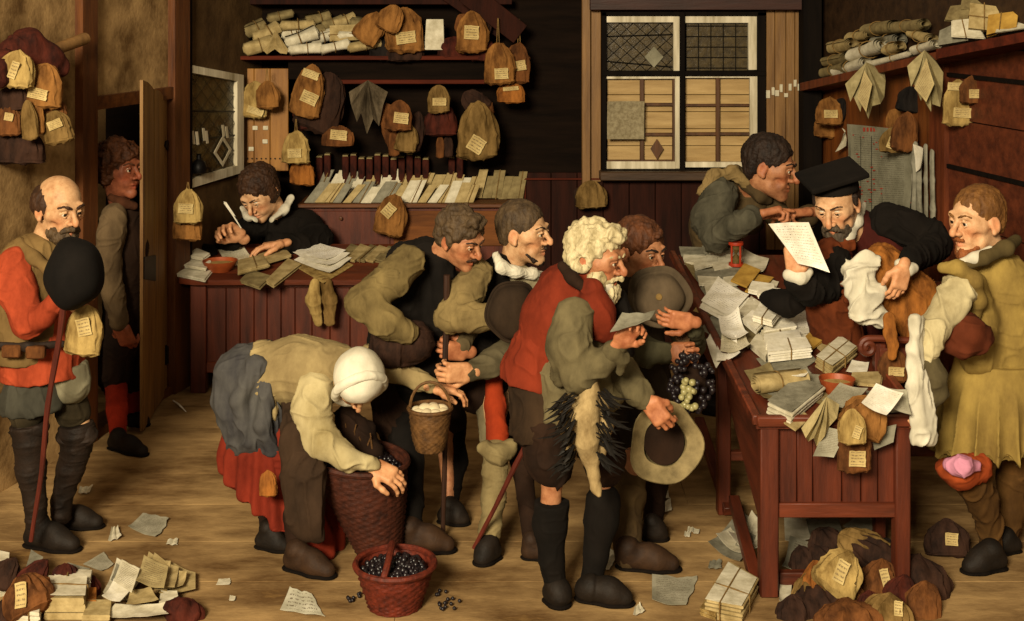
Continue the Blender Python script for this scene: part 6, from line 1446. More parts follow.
TS([(693,312),(712,318),(722,302),(704,298)], 'brown curled leaf sticking out at the left table edge', BAG['straw'], lift=.004, seed=4, name='leather_leaf')
for k in range(3): TS([(701-k,308+k*3),(729+k*3,323+k*3),(749+k*3,303+k*2),(718,285)], ['top written sheet of the three fanned ones at the left table edge','middle sheet of the three fanned ones at the left table edge','lowest sheet of the three fanned ones at the left table edge'][k], M_writew if k == 0 else M_white, lift=.034-.01*k, seed=k+6)
k = 0
for cs in (((706,346),(716,372),(728,352),(712,332)), ((716,368),(740,363),(736,346),(718,344)), ((720,362),(750,358),(744,338),(722,336)), ((722,352),(748,348),(738,326),(718,326))):
    TS(cs, ['outermost curled sheet drooping over the left table edge', 'lowest written sheet of the drooping pile at the left edge', 'middle written sheet of the drooping pile at the left edge', 'top written sheet of the drooping pile at the left edge'][k], [M_white, M_writew, M_write, M_writew][k], lift=.012+.01*k, seed=k+10, curl=.03); k += 1
TS([(786,342),(838,330),(812,305),(772,309)], 'large white sheet with pen drawing at the middle right of the table', M_writew, lift=.012, seed=17, curl=.01)
TS([(800,345),(843,336),(822,312),(786,316)], 'white sheet under the pen drawing sheet', M_white, lift=.006, seed=18, curl=.01)
PK = [((738,318),(752,326),(766,312),(751,302)), ((748,297),(776,304),(774,292),(752,289)), ((757,304),(786,311),(782,299),(757,296)), ((762,312),(794,321),(788,308),(764,304)), ((752,335),(772,341),(785,324),(763,315)), ((742,330),(756,342),(766,330),(752,321)),
      ((762,348),(795,344),(790,333),(760,337)), ((764,340),(797,335),(790,325),(764,329)), ((766,357),(803,351),(798,341),(764,346)), ((750,350),(766,364),(772,350),(758,339)), ((768,366),(812,361),(806,350),(767,354))]
for k, cs in enumerate(PK):
    TB_(cs, .03 if k != 10 else .045, 'tied white packet of letters, topmost in the heap at the middle of the table' if k == 4 else 'thick tied white packet at the near end of the letter heap' if k == 10 else 'white folded packet in the letter heap at the middle of the table', M_white if k % 3 else M_paper, lift=.006+.013*(k % 3)+(.05 if k == 4 else 0), n=3 if k != 10 else 4, seed=k+20, tie='x' if k in (4, 10, 6) else '', group=None if k in (4, 10) else 'white packets heaped on the middle of the table', mtop=M_white if k in (4, 10) else None)
TB_([(744,326),(800,372),(816,362),(770,318)], .01, 'grey cloth folder under the white letter packets', M_grey, lift=.002, n=1, name='cloth_folder', seed=40)
TB_([(799,347),(812,354),(829,341),(817,331)], .016, 'yellow parchment booklet beside the drawing sheet', M_yell, lift=.016, n=2, seed=41, name='parchment_booklet', cat='booklet')
TB_([(815,347),(822,353),(838,340),(830,335)], .012, 'tan folder right behind the single yellow booklet', M_paper2, lift=.006, n=1, seed=42)
TB_([(815,368),(832,379),(857,358),(840,346)], .05, 'thick cream bundle tied crosswise with string near the bowl', M_paper2, lift=.004, n=5, seed=43, tie='xy', mtop=M_paper)
TB_([(826,352),(845,355),(852,345),(838,338)], .02, 'small tan packet behind the crosswise tied bundle', M_paper2, lift=.01, n=2, seed=44)
TS([(846,374),(867,374),(869,364),(852,362)], 'small white slip right of the crosswise tied bundle', M_white, seed=45)
TB_([(850,386),(881,389),(883,375),(852,376)], .014, 'flat cream folder right of the clay bowl near the chair', M_paper2, lift=.004, n=2, seed=46)
c = raypl(837, 394, TA, TN); bowl(837, 394, c[1], 18, 'terracotta bowl at the near end of the big table')
a = raypl(755, 396, TA, TN)+UP*.05; e = raypl(806, 388, TA, TN)+UP*.05; roll(a, e, .045, M_paper2, 'tan paper roll tied with a band left of the bowl on the big table', flat=.85, seed=7)
TB_([(766,414),(791,426),(824,398),(797,386)], .045, 'thick grey-cream ledger lying at the near end of the big table', M_paper, lift=.006, n=3, seed=48, name='ledger', cat='book', mtop=M_grey)
TB_([(784,424),(796,432),(812,420),(802,412)], .008, 'tan paper corner jutting out under the thick ledger', M_paper2, lift=.002, n=1, seed=49)
TS([(790,392),(804,394),(808,389),(796,387)], 'little white slip lying on the roll behind the ledger', M_white, lift=.075, seed=50)
# things hanging over the front edge
TYF = 5.36
fan((826,396), [(801,428), (803,434), (808,441), (811,434), (816,446), (822,432), (829,426), (834,414), (839,404)], TYF-.0, mat('straw_paper', 'bfae7e', '83744a', scale=12), 'crumpled straw-yellow cloth hanging over the front table edge', depth=.05, name='crumpled_cloth')
sheet([P(811,455,5.33), P(833,457,5.33), P(847,431,5.36), P(827,427,5.36)], (0,-1,.2), M_writeg, name='written_sheet', label='grey written sheet hanging down the front of the big table', curl=.03, seed=51)
bag(855, 426, 33, 46, 5.33, 'brown', 'square brown bag with written label hanging on the table front', tags=((0,29,17,16,-2),), seed=80, dp=.42)
bag(852, 408, 26, 36, 5.22, 'straw', 'straw bag with gathered neck over the square brown bag', tags=((3,21,8,13,-20),), seed=81, dp=.5)
bag(874, 399, 46, 37, 5.35, 'tan', 'plump tan pouch slumping over the front corner of the big table', tilt=-28, seed=82, dp=.6)
sheet([P(874,450,5.37), P(893,442,5.37), P(896,424,5.38), P(871,430,5.38)], (0,-1,.2), M_grey, name='paper_sheet', label='blank grey sheet corner hanging behind the plump tan pouch', seed=52)
sheet([P(861,405,5.22), P(886,418,5.18), P(903,396,5.3), P(876,384,5.35)], (-.1,-.8,.9), M_writew, name='written_sheet', label='white written sheet lying over the plump tan pouch', curl=.03, seed=53)
sheet([P(884,408,5.3), P(911,416,5.3), P(906,393,5.4), P(880,387,5.4)], (-.1,-.8,.9), M_writeg, name='written_sheet', label='grey written sheet reaching over the right table corner', curl=.03, seed=54)
sheet([P(822,404,5.48), P(846,412,5.46), P(868,392,5.62), P(840,388,5.62)], TN, M_writeg, lift=.01, name='written_sheet', label='grey written paper under the bowl behind the straw bag', seed=55)
# purse hanging from the chair arm
bag(893, 348, 27, 34, 5.88, 'brown', 'brown purse with label hanging from the chair arm beside the table', tags=((1,21,16,9,-3),), seed=83, dp=.45)
S = SDF(.005); S.chain([(P(889,318,5.84),.03), (P(890,334,5.82),.032), (P(893,345,5.80),.026), (P(892,356,5.80),.022)], .01, ((0,1,0), .4)); tagp(sdfobj('leather_strap', S, BAG['orange'], None, .004, 30), 'broad tan leather strap looped above the purse on the chair arm', 'strap')
# tan leather and white linen under the reader's hand
lw = thing('leather_wrap', 'tan leather bag held under the hand of the man in the black cap', 'bag', P(905, 345, 6.1))
S = SDF(.0065); S.chain([(P(884,262,6.15),.09), (P(893,285,6.1),.12), (P(915,300,6.08),.11), (P(930,318,6.05),.08)], .05, ((0,1,0), .6)); S.chain([(P(905,320,6.05),.07), (P(912,335,6.0),.05)], .03)
S.chain([(P(880,258,6.1),.05), (P(872,275,6.08),.05), (P(880,300,6.05),.05)], .03); sdfobj('leather', S, BAG['orange'], lw, .022, 20, sharp=.8)
S = SDF(.006); S.chain([(P(852,268,6.02),.04), (P(866,262,6.0),.06), (P(860,280,5.98),.07), (P(866,305,5.97),.075), (P(880,320,5.98),.05)], .02, ((0,1,0), .5)); S.chain([(P(850,272,5.98),.03), (P(848,295,5.97),.02)], .02)
S.chain([(P(872,290,5.95),.05), (P(858,318,5.95),.03)], .02)
tagp(sdfobj('linen_cloth', S, M_white_linen, None, .028, 24, sharp=.9), 'rumpled white linen cloth hanging beside the tan leather bag', 'cloth')
S = SDF(.007); S.chain([(P(772,298,6.4),.06), (P(786,304,6.35),.075), (P(798,302,6.35),.06)], .04, ((0,0,1), .7)); tagp(sdfobj('ink_cloth', S, M_blackcloth, None, .02, 24), 'crumpled black cloth lump on the table before the reader\'s cuff', 'cloth')
# ---- H: right wall
HR = [(824,73,850,66,6.5,9.15,'b','lowest roll at the left end of the right-hand shelf'), (826,62,848,58,6,9.2,'b','second roll up at the left end of the right-hand shelf'), (833,48,852,44,7,9.15,'a','roll showing its open end above the left stack on the right shelf'),
 (838,72,866,62,7,8.9,'c','tan roll bound in the lower middle of the right shelf'), (851,38,870,34,6.5,8.95,'a','pale roll second row from the top on the right shelf'), (853,56,884,44,8.5,8.75,'c','big pleated roll in the middle of the right shelf'),
 (874,42,900,39,6.5,8.7,'g','grey roll behind the big pleated roll'), (866,30,896,26,7,9.0,'b','dim brown roll at the top back of the right shelf'), (892,28,925,24,6.5,8.7,'b','dim roll right at the top back of the right shelf'), (888,50,900,46,6.5,8.5,'a','round-ended roll beside the second hanging cloth'),
 (872,64,912,53,4,8.55,'c','flat pale papers along the front of the right shelf'), (915,50,936,44,6,8.1,'c','roll at the right end of the lower right shelf'), (912,33,932,40,6.5,8.2,'a','tilted roll above the second hanging cloth')]
for i, (x0, y0, x1, y1, r_, Y, m_, l) in enumerate(HR): Y = WRY(x0, .13 if y0 > 45 else .07); roll(P(x0, y0, Y), P(x1, y1, WRY(x1, .15 if y0 > 45 else .09)), r_*1.15*Y/1300, PT[m_], 'paper '+l if not l.startswith('flat') else l, seed=i+30)
fan((866,62), [(845,84), (848,101), (853,96), (858,111), (862,103), (866,118), (872,106), (878,103), (884,97), (883,80), (884,70)], 8.16, mat('olive_paper', 'a79a70', '6f6340', scale=12), 'pleated pale cloth hanging from the right shelf, left one of the two', depth=.06)
fan((924,50), [(907,66), (908,86), (914,84), (918,100), (922,97), (928,111), (932,104), (937,106), (942,92), (940,72), (934,58)], 7.44, mat('olive_paper', 'a79a70', '6f6340', scale=12), 'pleated pale cloth hanging from the right shelf, right one of the two', depth=.06)
sheet([P(914,88,7.32), P(926,102,7.32), P(934,84,7.32), P(926,58,7.36)], (0,-1,0), M_write2, name='written_sheet', label='diamond-shaped written sheet in the folds of the right hanging cloth', seed=60)
sheet([P(857,98,8.04), P(866,112,8.04), P(872,84,8.04), P(864,70,8.08)], (0,-1,0), M_write2, name='written_sheet', label='narrow written sheet in the folds of the left hanging cloth', seed=61)
HB = [(829,112,28,26,8.95,'tan','brown rim bag showing below the domed bag by the dark post',0,(),.45), (843,98,16,24,9.0,'black','small black bag behind the domed bag by the dark post',-20,(),.4), (829,97,26,28,8.85,'tan','domed brown bag with grey label beside the dark post',0,((0,16,14,8,0),),.5),
 (912,86,24,26,8.0,'black','black bag with white tie between the two hanging cloths',-10,(),.45), (890,110,22,30,8.1,'tan','folded tan bag with torn label tilted left over the printed sheet',32,((3,16,8,12,-10),),.4),
 (894,128,28,24,8.05,'olive','olive bag with label lying over the top of the printed sheet',0,((-4,14,9,12,-20),),.4), (908,112,26,40,7.95,'brown','pointed brown bag right over the printed sheet',-8,(),.45),
 (958,79,30,47,7.35,'straw','tall straw bag with two labels on the russet post',0,((-4,7,16,8,-3),(2,33,18,10,-3)),.35), (973,75,24,29,7.2,'brown','brown bag with faint label right of the tall straw bag',-3,((1,18,13,9,4),),.45)]
for i, (x, y, w_, h_, Y, c, l, t, tg, dp) in enumerate(HB): Y = WRY(x, .05 if i in (0, 1, 3, 8) else .15 if i in (2, 6) else .2 if i == 5 else .09); bag(x, y, w_, h_, Y, c, l, tilt=t, tags=tg, seed=i+90, dp=dp)
# big printed calendar sheet pinned to the panels
def calendarmat():
    m = written_paper('printed_calendar', '8f8c78', '6d6a58', ink='2f2c24', lines=44, dens=.5, amount=.55); return m
cal = thing('wall_calendar', 'large grey printed calendar sheet pinned to the wall behind the black cap', 'print', WR(880, 215, .12))
sheet([WRo(849,222,.10), WRo(914,222,.10), WRo(914,130,.10), WRo(850,124,.10)], NR, calendarmat(), curl=.004, seed=3, name='printed_sheet', parent=cal, N=10)
b = MB(); 
for k in range(7):
    x = 850+k*10.7; b.tube([WRo(x,214,.112), WRo(x,136,.112)], .0016, 4)
b.build('column_rules', M_lead, cal)
rr = random.Random(5); M_redink = mat('red_ink', 'a84430', '84301f')
b = MB()
for k in range(60):
    x, y = rr.uniform(852, 910), rr.uniform(131, 205); w_ = rr.uniform(1, 3); b.quadslab([WRo(x,y+1.2,.116), WRo(x+w_,y+1.2,.116), WRo(x+w_,y,.116), WRo(x,y,.116)], .001, NR)
for k, x in enumerate((863,866.5,870,873,876,880,883,886)): b.quadslab([WRo(x,131.5,.116), WRo(x+2,131.5,.116), WRo(x+2,127.5,.116), WRo(x,127.5,.116)], .001, NR)
o = b.build('red_print', M_redink, cal, smooth=False); o['kind'] = 'stuff'
sheet([WRo(838,152,.09), WRo(847,146,.09), WRo(848,128,.09), WRo(845,134,.12)], NR, M_paper, name='paper_sheet', label='curling white paper corner left of the printed calendar sheet', curl=.05, seed=63)
S = SDF(.006)
for (x0, x1, y0) in ((915,913,145), (920,919,150), (926,926,146), (932,933,152)): S.chain([(WRo(x0,y0,.12),.022), (WRo((x0+x1)/2,180,.12),.026), (WRo(x1,228,.12),.03)], .008, (NR, .6))
tagp(sdfobj('hanging_scroll', S, mat('grey_linen_strip', '8f8b7a', '5c594b', scale=10), None, .012, 24, (1.5,1,.2)), 'long grey folded paper strips hanging right of the printed sheet', 'papers')
sheet([WRo(917,172,.15), WRo(922,168,.15), WRo(924,148,.15), WRo(915,144,.15)], NR, M_white, name='paper_sheet', label='white folded tip on the hanging grey paper strips', seed=64)
# upper right shelf: folders
FR = [((938,47),(968,42),(962,22),(940,32),7.45,'grey-cream stack of loose sheets at the left of the upper right shelf',M_grey,.05,5,''), ((952,38),(985,40),(975,20),(952,22),7.35,'splayed cream papers left of the big yellow folders',M_paper,.04,4,'x'),
 ((944,22),(972,24),(968,6),(950,8),7.5,'dim crumpled papers behind the splayed cream papers',M_paper3,.05,4,''), ((968,30),(1002,34),(1000,8),(970,4),7.3,'big cream folder tied with string standing on the upper right shelf',M_paper2,.05,3,'xy'),
 ((986,38),(1016,30),(1018,14),(988,18),7.15,'thick yellow tied folder in front at the right corner shelf',M_yell,.07,4,'x'), ((1000,14),(1028,22),(1030,6),(1002,2),7.3,'dim folder at the far top right corner',M_paper3,.05,3,''), ((960,12),(990,8),(986,-4),(962,-2),7.5,'dark bundle at the top back of the upper right shelf',M_paper3,.05,3,''),
 ((995,34),(1030,29),(1030,22),(998,26),7.05,'flat pale papers lying under the yellow tied folder',M_paper,.03,2,'')]
for k, (a, b1, c_, d_, Y, l, m_, t, n_, ti) in enumerate(FR):
    bundle([P(*a, Y), P(*b1, Y-.1), P(*c_, Y-.0), P(*d_, Y+.1)], (-.3,-1,.3), t, n_, m_, l, seed=k+70, tie=ti)
# ---- I: floor
FP = np.zeros(3)
def fq(cs): return pxq(cs, FP, UP)
def FS(cs, l, m=M_write, seed=0, name='torn_paper', torn=.8, group=None, curl=.012, **k): return sheet(fq(cs), UP, m, lift=.003, seed=seed, name=name, label=l, torn=torn, group=group, curl=curl, **k)
FS([(128,530),(158,540),(172,520),(144,513)], 'torn printed sheet on the floor right of the bearded man\'s boots', M_writeg, 1)
FS([(108,543),(122,540),(118,528),(112,530)], 'small folded scrap left of the torn printed sheet', M_paper, 2, fold=.05)
FS([(166,546),(178,547),(178,540),(168,541)], 'tiny crumpled scrap right of the torn printed sheet', M_paper, 3, fold=.08)
FS([(83,565),(102,573),(114,566),(104,553)], 'small printed sheet just above the left paper pile', M_writeg, 4, torn=.3)
FS([(78,496),(90,494),(94,487),(80,489)], 'small scrap behind the bearded man\'s right boot', M_paper, 5, fold=.05)
FS([(280,612),(326,618),(312,596),(290,590)], 'inked torn paper on the floor at the bottom beneath the bending woman', written_paper('inked_scrap', 'c8c4b0', '9c9880', lines=6, dens=.5), 6, torn=.5, fold=.03)
FS([(216,586),(231,586),(231,579),(219,580)], 'tiny white scrap left of the bending woman\'s shoe', M_paper, 7)
FS([(646,514),(672,514),(671,503),(648,505)], 'lower of two folded papers right of the tan leggings', M_paper, 8, torn=.2, fold=.05)
FS([(646,503),(670,502),(668,492),(648,494)], 'upper of two folded papers right of the tan leggings', M_paper, 9, torn=.2, fold=.05)
FS([(652,607),(688,608),(700,577),(652,577)], 'grey printed sheet with torn edge on the floor before the table', M_writeg, 10, torn=.7)
FS([(633,618),(645,614),(640,605),(635,608)], 'small white scrap left below the grey printed sheet', M_paper, 11, fold=.05)
FS([(708,570),(722,571),(722,561),(710,562)], 'small curled scrap near the table\'s diagonal strut', M_grey, 12, fold=.06)
FS([(601,568),(609,572),(618,556),(606,546)], 'triangular paper between the old man\'s shoe and the tan leggings', M_paper, 13, torn=.2)
FS([(180,386),(192,384),(190,372),(182,373)], 'crumpled paper against the leg of the clerk\'s desk', M_grey, 14, fold=.08)
for k, (x, y) in enumerate(((655,524),(663,532),(690,531),(696,533),(687,536),(640,548),(232,600))):
    FS([(x-3,y+2),(x+3,y+2.5),(x+4,y-2),(x-2,y-3)], 'crumb-sized paper scrap on the floorboards', M_paper, 20+k, group='paper crumbs on the floor', N=4, fold=.1)
b = MB(); q = fq([(173,402),(186,413),(187,412),(175,400)]); b.tube([q[0]+UP*.01, (q[0]+q[1])/2+UP*.016, q[1]+UP*.008], [.004,.006,.003], 6); tagp(b.build('quill_pen', M_white), 'white quill lying on the floor near the door leaf', 'pen')
# bottom-left heap
def PF(x, y, z): Y = (CAMH-z)*FPX/y; return P(x, y, Y)
BL = [(22,574,48,42,.0,'brown','red-brown bag with yellow slip at the left edge of the bottom left heap',30,((4,22,12,24,-18),)), (47,560,26,46,.0,'red','oxblood elongated bag with curled drawstring in the bottom left heap',-38,()), (66,563,24,22,.0,'red','small round oxblood bag behind the tied packet',0,()), (92,575,34,26,.0,'red','flat oxblood bag right of the tied packet in the left heap',-30,()),
 (190,598,40,28,.0,'red','dark red pouch lying alone at the right end of the left heap',-20,()), (14,558,26,30,0,'dark','dark pointed bag at the upper left of the bottom left heap',-24,()), (5,600,40,26,0,'dark','dark bag in the lowest left corner',10,())]
for i, (x, y, w_, h_, d, c, l, t, tg) in enumerate(BL):
    Y = 5.5 if i in (1,2,3,5) else 5.3; Y = min(Y, FY(y+h_)+.10) if y+h_ < 640 else 5.15
    bag(x, y, w_, h_, Y, c, l, tilt=t, tags=tg, seed=i+110, dp=.7, pitch=-25, round_=(i in (2, 4)))
def FB(cs, t, l, m=M_paper, lift=.002, tie='', n=3, seed=0, mtop=None, up=None, name='paper_bundle', cat='papers', group=None): return bundle(fq(cs), UP if up is None else up, t, n, m, l, seed=seed, lift=lift, tie=tie, mtop=mtop, name=name, cat=cat, group=group)
FB([(44,622),(86,622),(88,602),(48,600)], .10, 'thick cream packet tied with cord, front of the bottom left heap', M_paper2, n=3, seed=1, tie='y', mtop=M_paper)
FB([(52,600),(90,602),(92,590),(55,588)], .09, 'upper cream packet of folded letters behind the corded packet', M_paper, n=5, seed=2, tie='x')
FB([(80,614),(97,614),(97,602),(82,602)], .06, 'small orange wrapped packet in the bottom left heap', BAG['orange'], n=1, seed=3, name='wrapped_packet', cat='packet')
FB([(14,626),(40,628),(44,612),(22,606)], .06, 'grey-cream packet of sheets at the bottom edge of the left heap', M_paper, n=4, seed=4, tie='x')
FB([(-6,600),(8,596),(10,570),(-8,566)], .08, 'upright cream papers at the left picture edge of the heap', M_paper, n=4, seed=5)
FB([(82,628),(110,628),(112,612),(86,612)], .05, 'lowest cream bundle between the corded packet and loose sheets', M_paper2, n=4, seed=6)
LS = [((104,600),(128,606),(146,574),(118,566),M_paper,.02,'grey-cream sheet leaning at the back of the left heap'), ((116,600),(134,612),(142,588),(124,578),M_write,.12,'upright written sheet in the middle of the left heap'), ((140,592),(168,600),(172,572),(150,562),M_paper2,.05,'yellowed page at the back of the fanned book'),
 ((146,596),(176,600),(180,578),(156,566),M_paper2,.06,'second yellowed page of the fanned book'), ((152,600),(184,596),(188,584),(162,572),M_paper2,.05,'third yellowed page of the fanned book'), ((160,602),(196,594),(196,578),(170,568),M_paper2,.03,'outermost yellowed page of the fanned book'),
 ((138,600),(166,606),(170,582),(146,572),M_write2,.10,'written page on top of the fanned book'), ((104,612),(122,616),(136,598),(116,594),M_white,.08,'bright white folded sheet at the centre of the left heap'), ((128,618),(160,612),(152,600),(132,602),M_paper2,.07,'curled tan sheet right of the bright white folded sheet'),
 ((106,624),(170,626),(166,612),(116,612),M_paper,.04,'long curling pale sheet along the bottom of the left heap'), ((160,612),(180,610),(178,600),(162,598),M_paper,.05,'small cream folded sheet beside the lone red pouch'), ((28,590),(40,598),(46,576),(34,568),M_grey,.12,'crumpled grey paper between the brown and oxblood bags'), ((112,590),(124,596),(130,580),(118,574),M_grey,.06,'small grey leaf behind the upright written sheet')]
LS += [((60,592),(84,598),(92,584),(70,578),M_grey,.10,'grey crumpled sheet behind the corded packet in the left heap'), ((40,612),(54,618),(60,604),(46,600),M_white,.05,'small white sheet between the brown bag and the corded packet'), ((172,622),(196,618),(190,606),(170,610),M_paper,.02,'pale sheet under the lone red pouch')]
for k, (a, b1, c_, d_, m_, lf, l) in enumerate(LS): sheet(fq([a, b1, c_, d_]), nrm((0,-.35,1)), m_, lift=lf*.8, seed=k+130, name='loose_sheet', label=l, curl=.02, crump=.006, th=.002)
# papers by the table's left foot, and tied bundle
FB([(704,618),(742,626),(758,596),(728,578)], .07, 'cream bundle tied crosswise with cord at the foot of the table strut', M_paper2, n=5, seed=11, tie='xy', mtop=M_paper)
FB([(700,616),(716,622),(728,606),(710,598)], .03, 'orange-edged folded papers under the crosswise corded bundle', BAG['straw'], n=4, seed=12)
for k, cs in enumerate((((708,549),(740,566),(756,540),(732,524)), ((716,546),(750,562),(768,534),(744,515)), ((728,548),(758,556),(774,530),(752,520)))):
    FS(cs, ['leftmost sheet of the loose stack under the table strut', 'middle sheet of the loose stack under the table strut', 'rightmost sheet of the loose stack under the table strut'][k], [M_grey, M_paper, M_paper][k], 30+k, torn=.1, name='loose_sheet', curl=.04)
for k, (cs, m_, l) in enumerate(((((782,575),(838,580),(850,548),(790,545)), M_writeg, 'large printed grey sheet on the floor under the table'), (((785,545),(812,545),(808,519),(784,519)), M_paper, 'pale folded paper at the back under the table left side'), (((812,548),(846,546),(838,522),(806,524)), M_grey, 'grey sheet behind the middle of the bag pile'), (((843,530),(870,541),(886,532),(862,516)), M_writeg, 'written sheet under the table just behind the dark bags'), (((779,610),(790,612),(792,588),(780,586)), M_paper, 'pale scrap beside the front left table leg'))):
    sheet(fq(cs), UP, m_, lift=.004+.004*k, seed=k+150, name='loose_sheet', label=l, curl=.02)
# bag heap under the table's right side
PB_ = [(818,534,30,36,5.95,'dark','dark rounded bag at the back left of the bag heap',25,()), (862,538,40,26,5.95,'dark','dark bag at the back of the heap right of centre',-10,()), (886,545,34,26,5.9,'black','black bag at the back right of the heap',-10,()), (838,542,30,40,5.8,'olive','long olive bag lying across the top of the heap',62,()), (850,548,30,38,5.75,'dark','brown bag under the long olive bag',58,()),
 (798,552,26,32,5.75,'dark','dark bag at the left rim of the heap',22,()), (812,553,28,34,5.7,'dark','second dark bag from the left rim of the heap',30,()), (920,562,50,36,5.7,'dark','broad dark bag at the right end of the heap',-10,()),
 (805,582,38,34,5.5,'olive','olive-brown bag beneath the orange labelled bag',20,()), (808,590,42,30,5.42,'dark','dark bag at the lower left of the bag heap',16,()), (816,568,34,34,5.4,'orange','orange-brown bag with square label at the left of the heap',14,((0,12,11,10,-28),)),
 (842,586,40,26,5.42,'brown','flat brown bag under the big straw bag',0,()), (884,566,34,32,5.5,'brown','brown bag with torn white label right of the big straw bag',-14,((-2,16,9,17,24),)), (905,582,28,34,5.4,'red','red-brown folded bag at the right front of the heap',-18,()), (928,588,30,34,5.4,'brown','brown bag at the lower right corner of the heap',-18,()),
 (893,600,40,34,5.22,'olive','olive bag with cream label at the front of the heap',-22,((2,12,9,14,14),)), (848,604,56,24,5.2,'brown','wide brown bag at the bottom front of the heap',0,()), (792,600,26,26,5.3,'dark','small dark bag at the front left by the table leg',0,()), (870,596,24,26,5.3,'red','small reddish bag between straw and olive bags',0,()),
 (852,560,36,36,5.36,'straw','big pale straw bag on top of the bag heap, lying on its side',-40,((-8,24,13,22,10),))]
for i, (x, y, w_, h_, Y, c, l, t, tg) in enumerate(PB_): w_, h_, y = w_*1.25, h_*1.22, y-h_*.2; bag(x, y, w_, h_, min(Y, FY(min(y+h_, 640))+.12) if i != 19 else Y, c, l, tilt=t, tags=tg, seed=i+130, dp=.65, pitch=-20)
o = FB([(900,574),(910,578),(904,568),(898,566)], .03, 'white folded paper tucked between the right bags of the heap', M_white, n=2, seed=14, lift=.1)
for k, (a, e) in enumerate((((868,566,5.6),(902,546,5.7)), ((872,562,5.65),(912,560,5.6)))): b = MB(); b.tube([P(*a), P(*e)], .008, 6); tagp(b.build('leather_thong', BAG['red']), ['upper red thong sticking up from the bag heap', 'lower red thong lying level over the bag heap'][k], 'strap')
bag(946, 520, 44, 34, FY(552), 'dark', 'dark satchel with grey label on the floor behind the yellow-coated man\'s foot', tags=((0,16,13,12,-4),), seed=160, dp=.5, pitch=-15)
# ---- baskets
bb = thing('grape_basket', 'tall brown wicker basket of dark grapes under the bending woman\'s hands', 'basket', P(380, 0, 5.85)*np.array((1,1,0)))
s_ = 5.8/1300; c0 = P(380, 0, 5.85)*np.array((1,1,0))
o = basket((0,0,0), [(22*s_,0), (30*s_,25*s_), (41*s_,60*s_), (50*s_,97*s_)], M_wick2, None, amp=.02)
Sh = np.array((-22*s_, 0, 0))
def lean(o, h): 
    co = np.zeros(len(o.data.vertices)*3, dtype=np.float32); o.data.vertices.foreach_get('co', co); co = co.reshape(-1, 3)
    co[:,0] += co[:,2]/h*Sh[0]*1.0; co[:,2] += -co[:,0]*0.10*(co[:,2]/h); o.data.vertices.foreach_set('co', co.ravel())
lean(o, 97*s_); o.location = (0,0,0); o.parent = bb
def rim(R_, z, dx, r, m, parent, name='rim', tl=.10):
    b = MB(); b.tube([np.array((R_*math.cos(a)+dx, R_*math.sin(a), z-tl*(R_*math.cos(a)+dx))) for a in np.linspace(0, 2*math.pi, 41)], r, 7, caps=False); o = b.build(name, m, None); l = Vector(o.location); o.parent = parent; o.location = l
rim(50*s_, 97*s_, Sh[0], .014, M_wick2, bb)
M_grape = mat('black_grape', '1c1418', '0c080b', rough=.35, spec=.5)
def sphere_mesh(r, n=10, m=7):
    b = MB(); b.lathe([(r*math.sin(t), -r*math.cos(t)) for t in np.linspace(0, math.pi, m)], (0,0,0), n=n); return b
b = sphere_mesh(.013); g0 = b.build('grape', M_grape, None, smooth=True); gm = g0.data; bpy.data.objects.remove(g0)
def heap(parent, cx, cy, z0, R_, H, n, seed, tl=0):
    rr = random.Random(seed); b = MB()
    for k in range(n):
        a = rr.uniform(0, 6.28); q = R_*math.sqrt(rr.random()); z = z0+H*(1-(q/R_)**2)+rr.uniform(-.01, .01)-tl*(cx+q*math.cos(a)); s0 = sphere_mesh(.012*rr.uniform(.8, 1.15), 8, 6)
        V = np.array(s0.V)-np.array(s0.V).mean(0)+np.array((cx+q*math.cos(a), cy+q*math.sin(a), z)); b.add(V, s0.F)
    b.lathe([(0, z0+H*.8), (R_*.5, z0+H*.6), (R_*.99, z0-.01), (R_*.9, z0-.03), (0, z0-.03)], (cx, cy, 0), n=24)
    o = b.build('grapes', M_grape, None); l = Vector(o.location); o.parent = parent; o.location = l; o['kind'] = 'stuff'; return o
heap(bb, Sh[0]*.95, 0, 88*s_, 42*s_, .05, 420, 1, .10)
S = SDF(.008); S.chain([(np.array((-34*s_, .05, 92*s_)), .07), (np.array((-36*s_, .06, 128*s_)), .075), (np.array((-22*s_, .05, 120*s_)), .06), (np.array((-8*s_, .04, 98*s_)), .05)], .03)
V, Q = S.mesh(); V = folds(V, vnormals(V, Q), .02, 30); o = meshobj('vine_brush', V+np.array(bb.location), Q, M_darkbrown, bb, True)
for k in range(9): b = MB(); x = -48*s_+k*5*s_; a = np.array((x, .0, 118*s_-abs(k-3)*2*s_)); b.tube([a, a+np.array((.02*math.sin(k*2), -.02, .06+.02*math.sin(k*5)))], [.006,.003], 5); o = b.build('vine_twig', M_wick3, None); l = Vector(o.location); o.parent = bb; o.location = l
Y2 = 5.37; s_ = Y2/1300; c0 = np.array((P(395,0,Y2)[0], Y2, 0))
sb = thing('grape_basket', 'low red wicker basket of dark grapes with arched handle on the floor', 'basket', c0)
basket(c0, [(27*s_,0), (30*s_,10*s_), (36*s_,28*s_), (39*s_,42*s_)], M_wick, sb)
rim(39.5*s_, 42*s_, 0, .013, M_wick, sb, tl=0); heap(sb, 0, 0, 35*s_, 32*s_, .03, 300, 2)
b = MB(); b.tube([np.array((-8*s_+4*s_*math.sin(a), 36*s_*math.cos(a), 42*s_+13*s_*math.sin(a))) for a in np.linspace(0, math.pi, 17)], .014, 8); o = b.build('handle', M_wick, None); l = Vector(o.location); o.parent = sb; o.location = l
rr = random.Random(8)
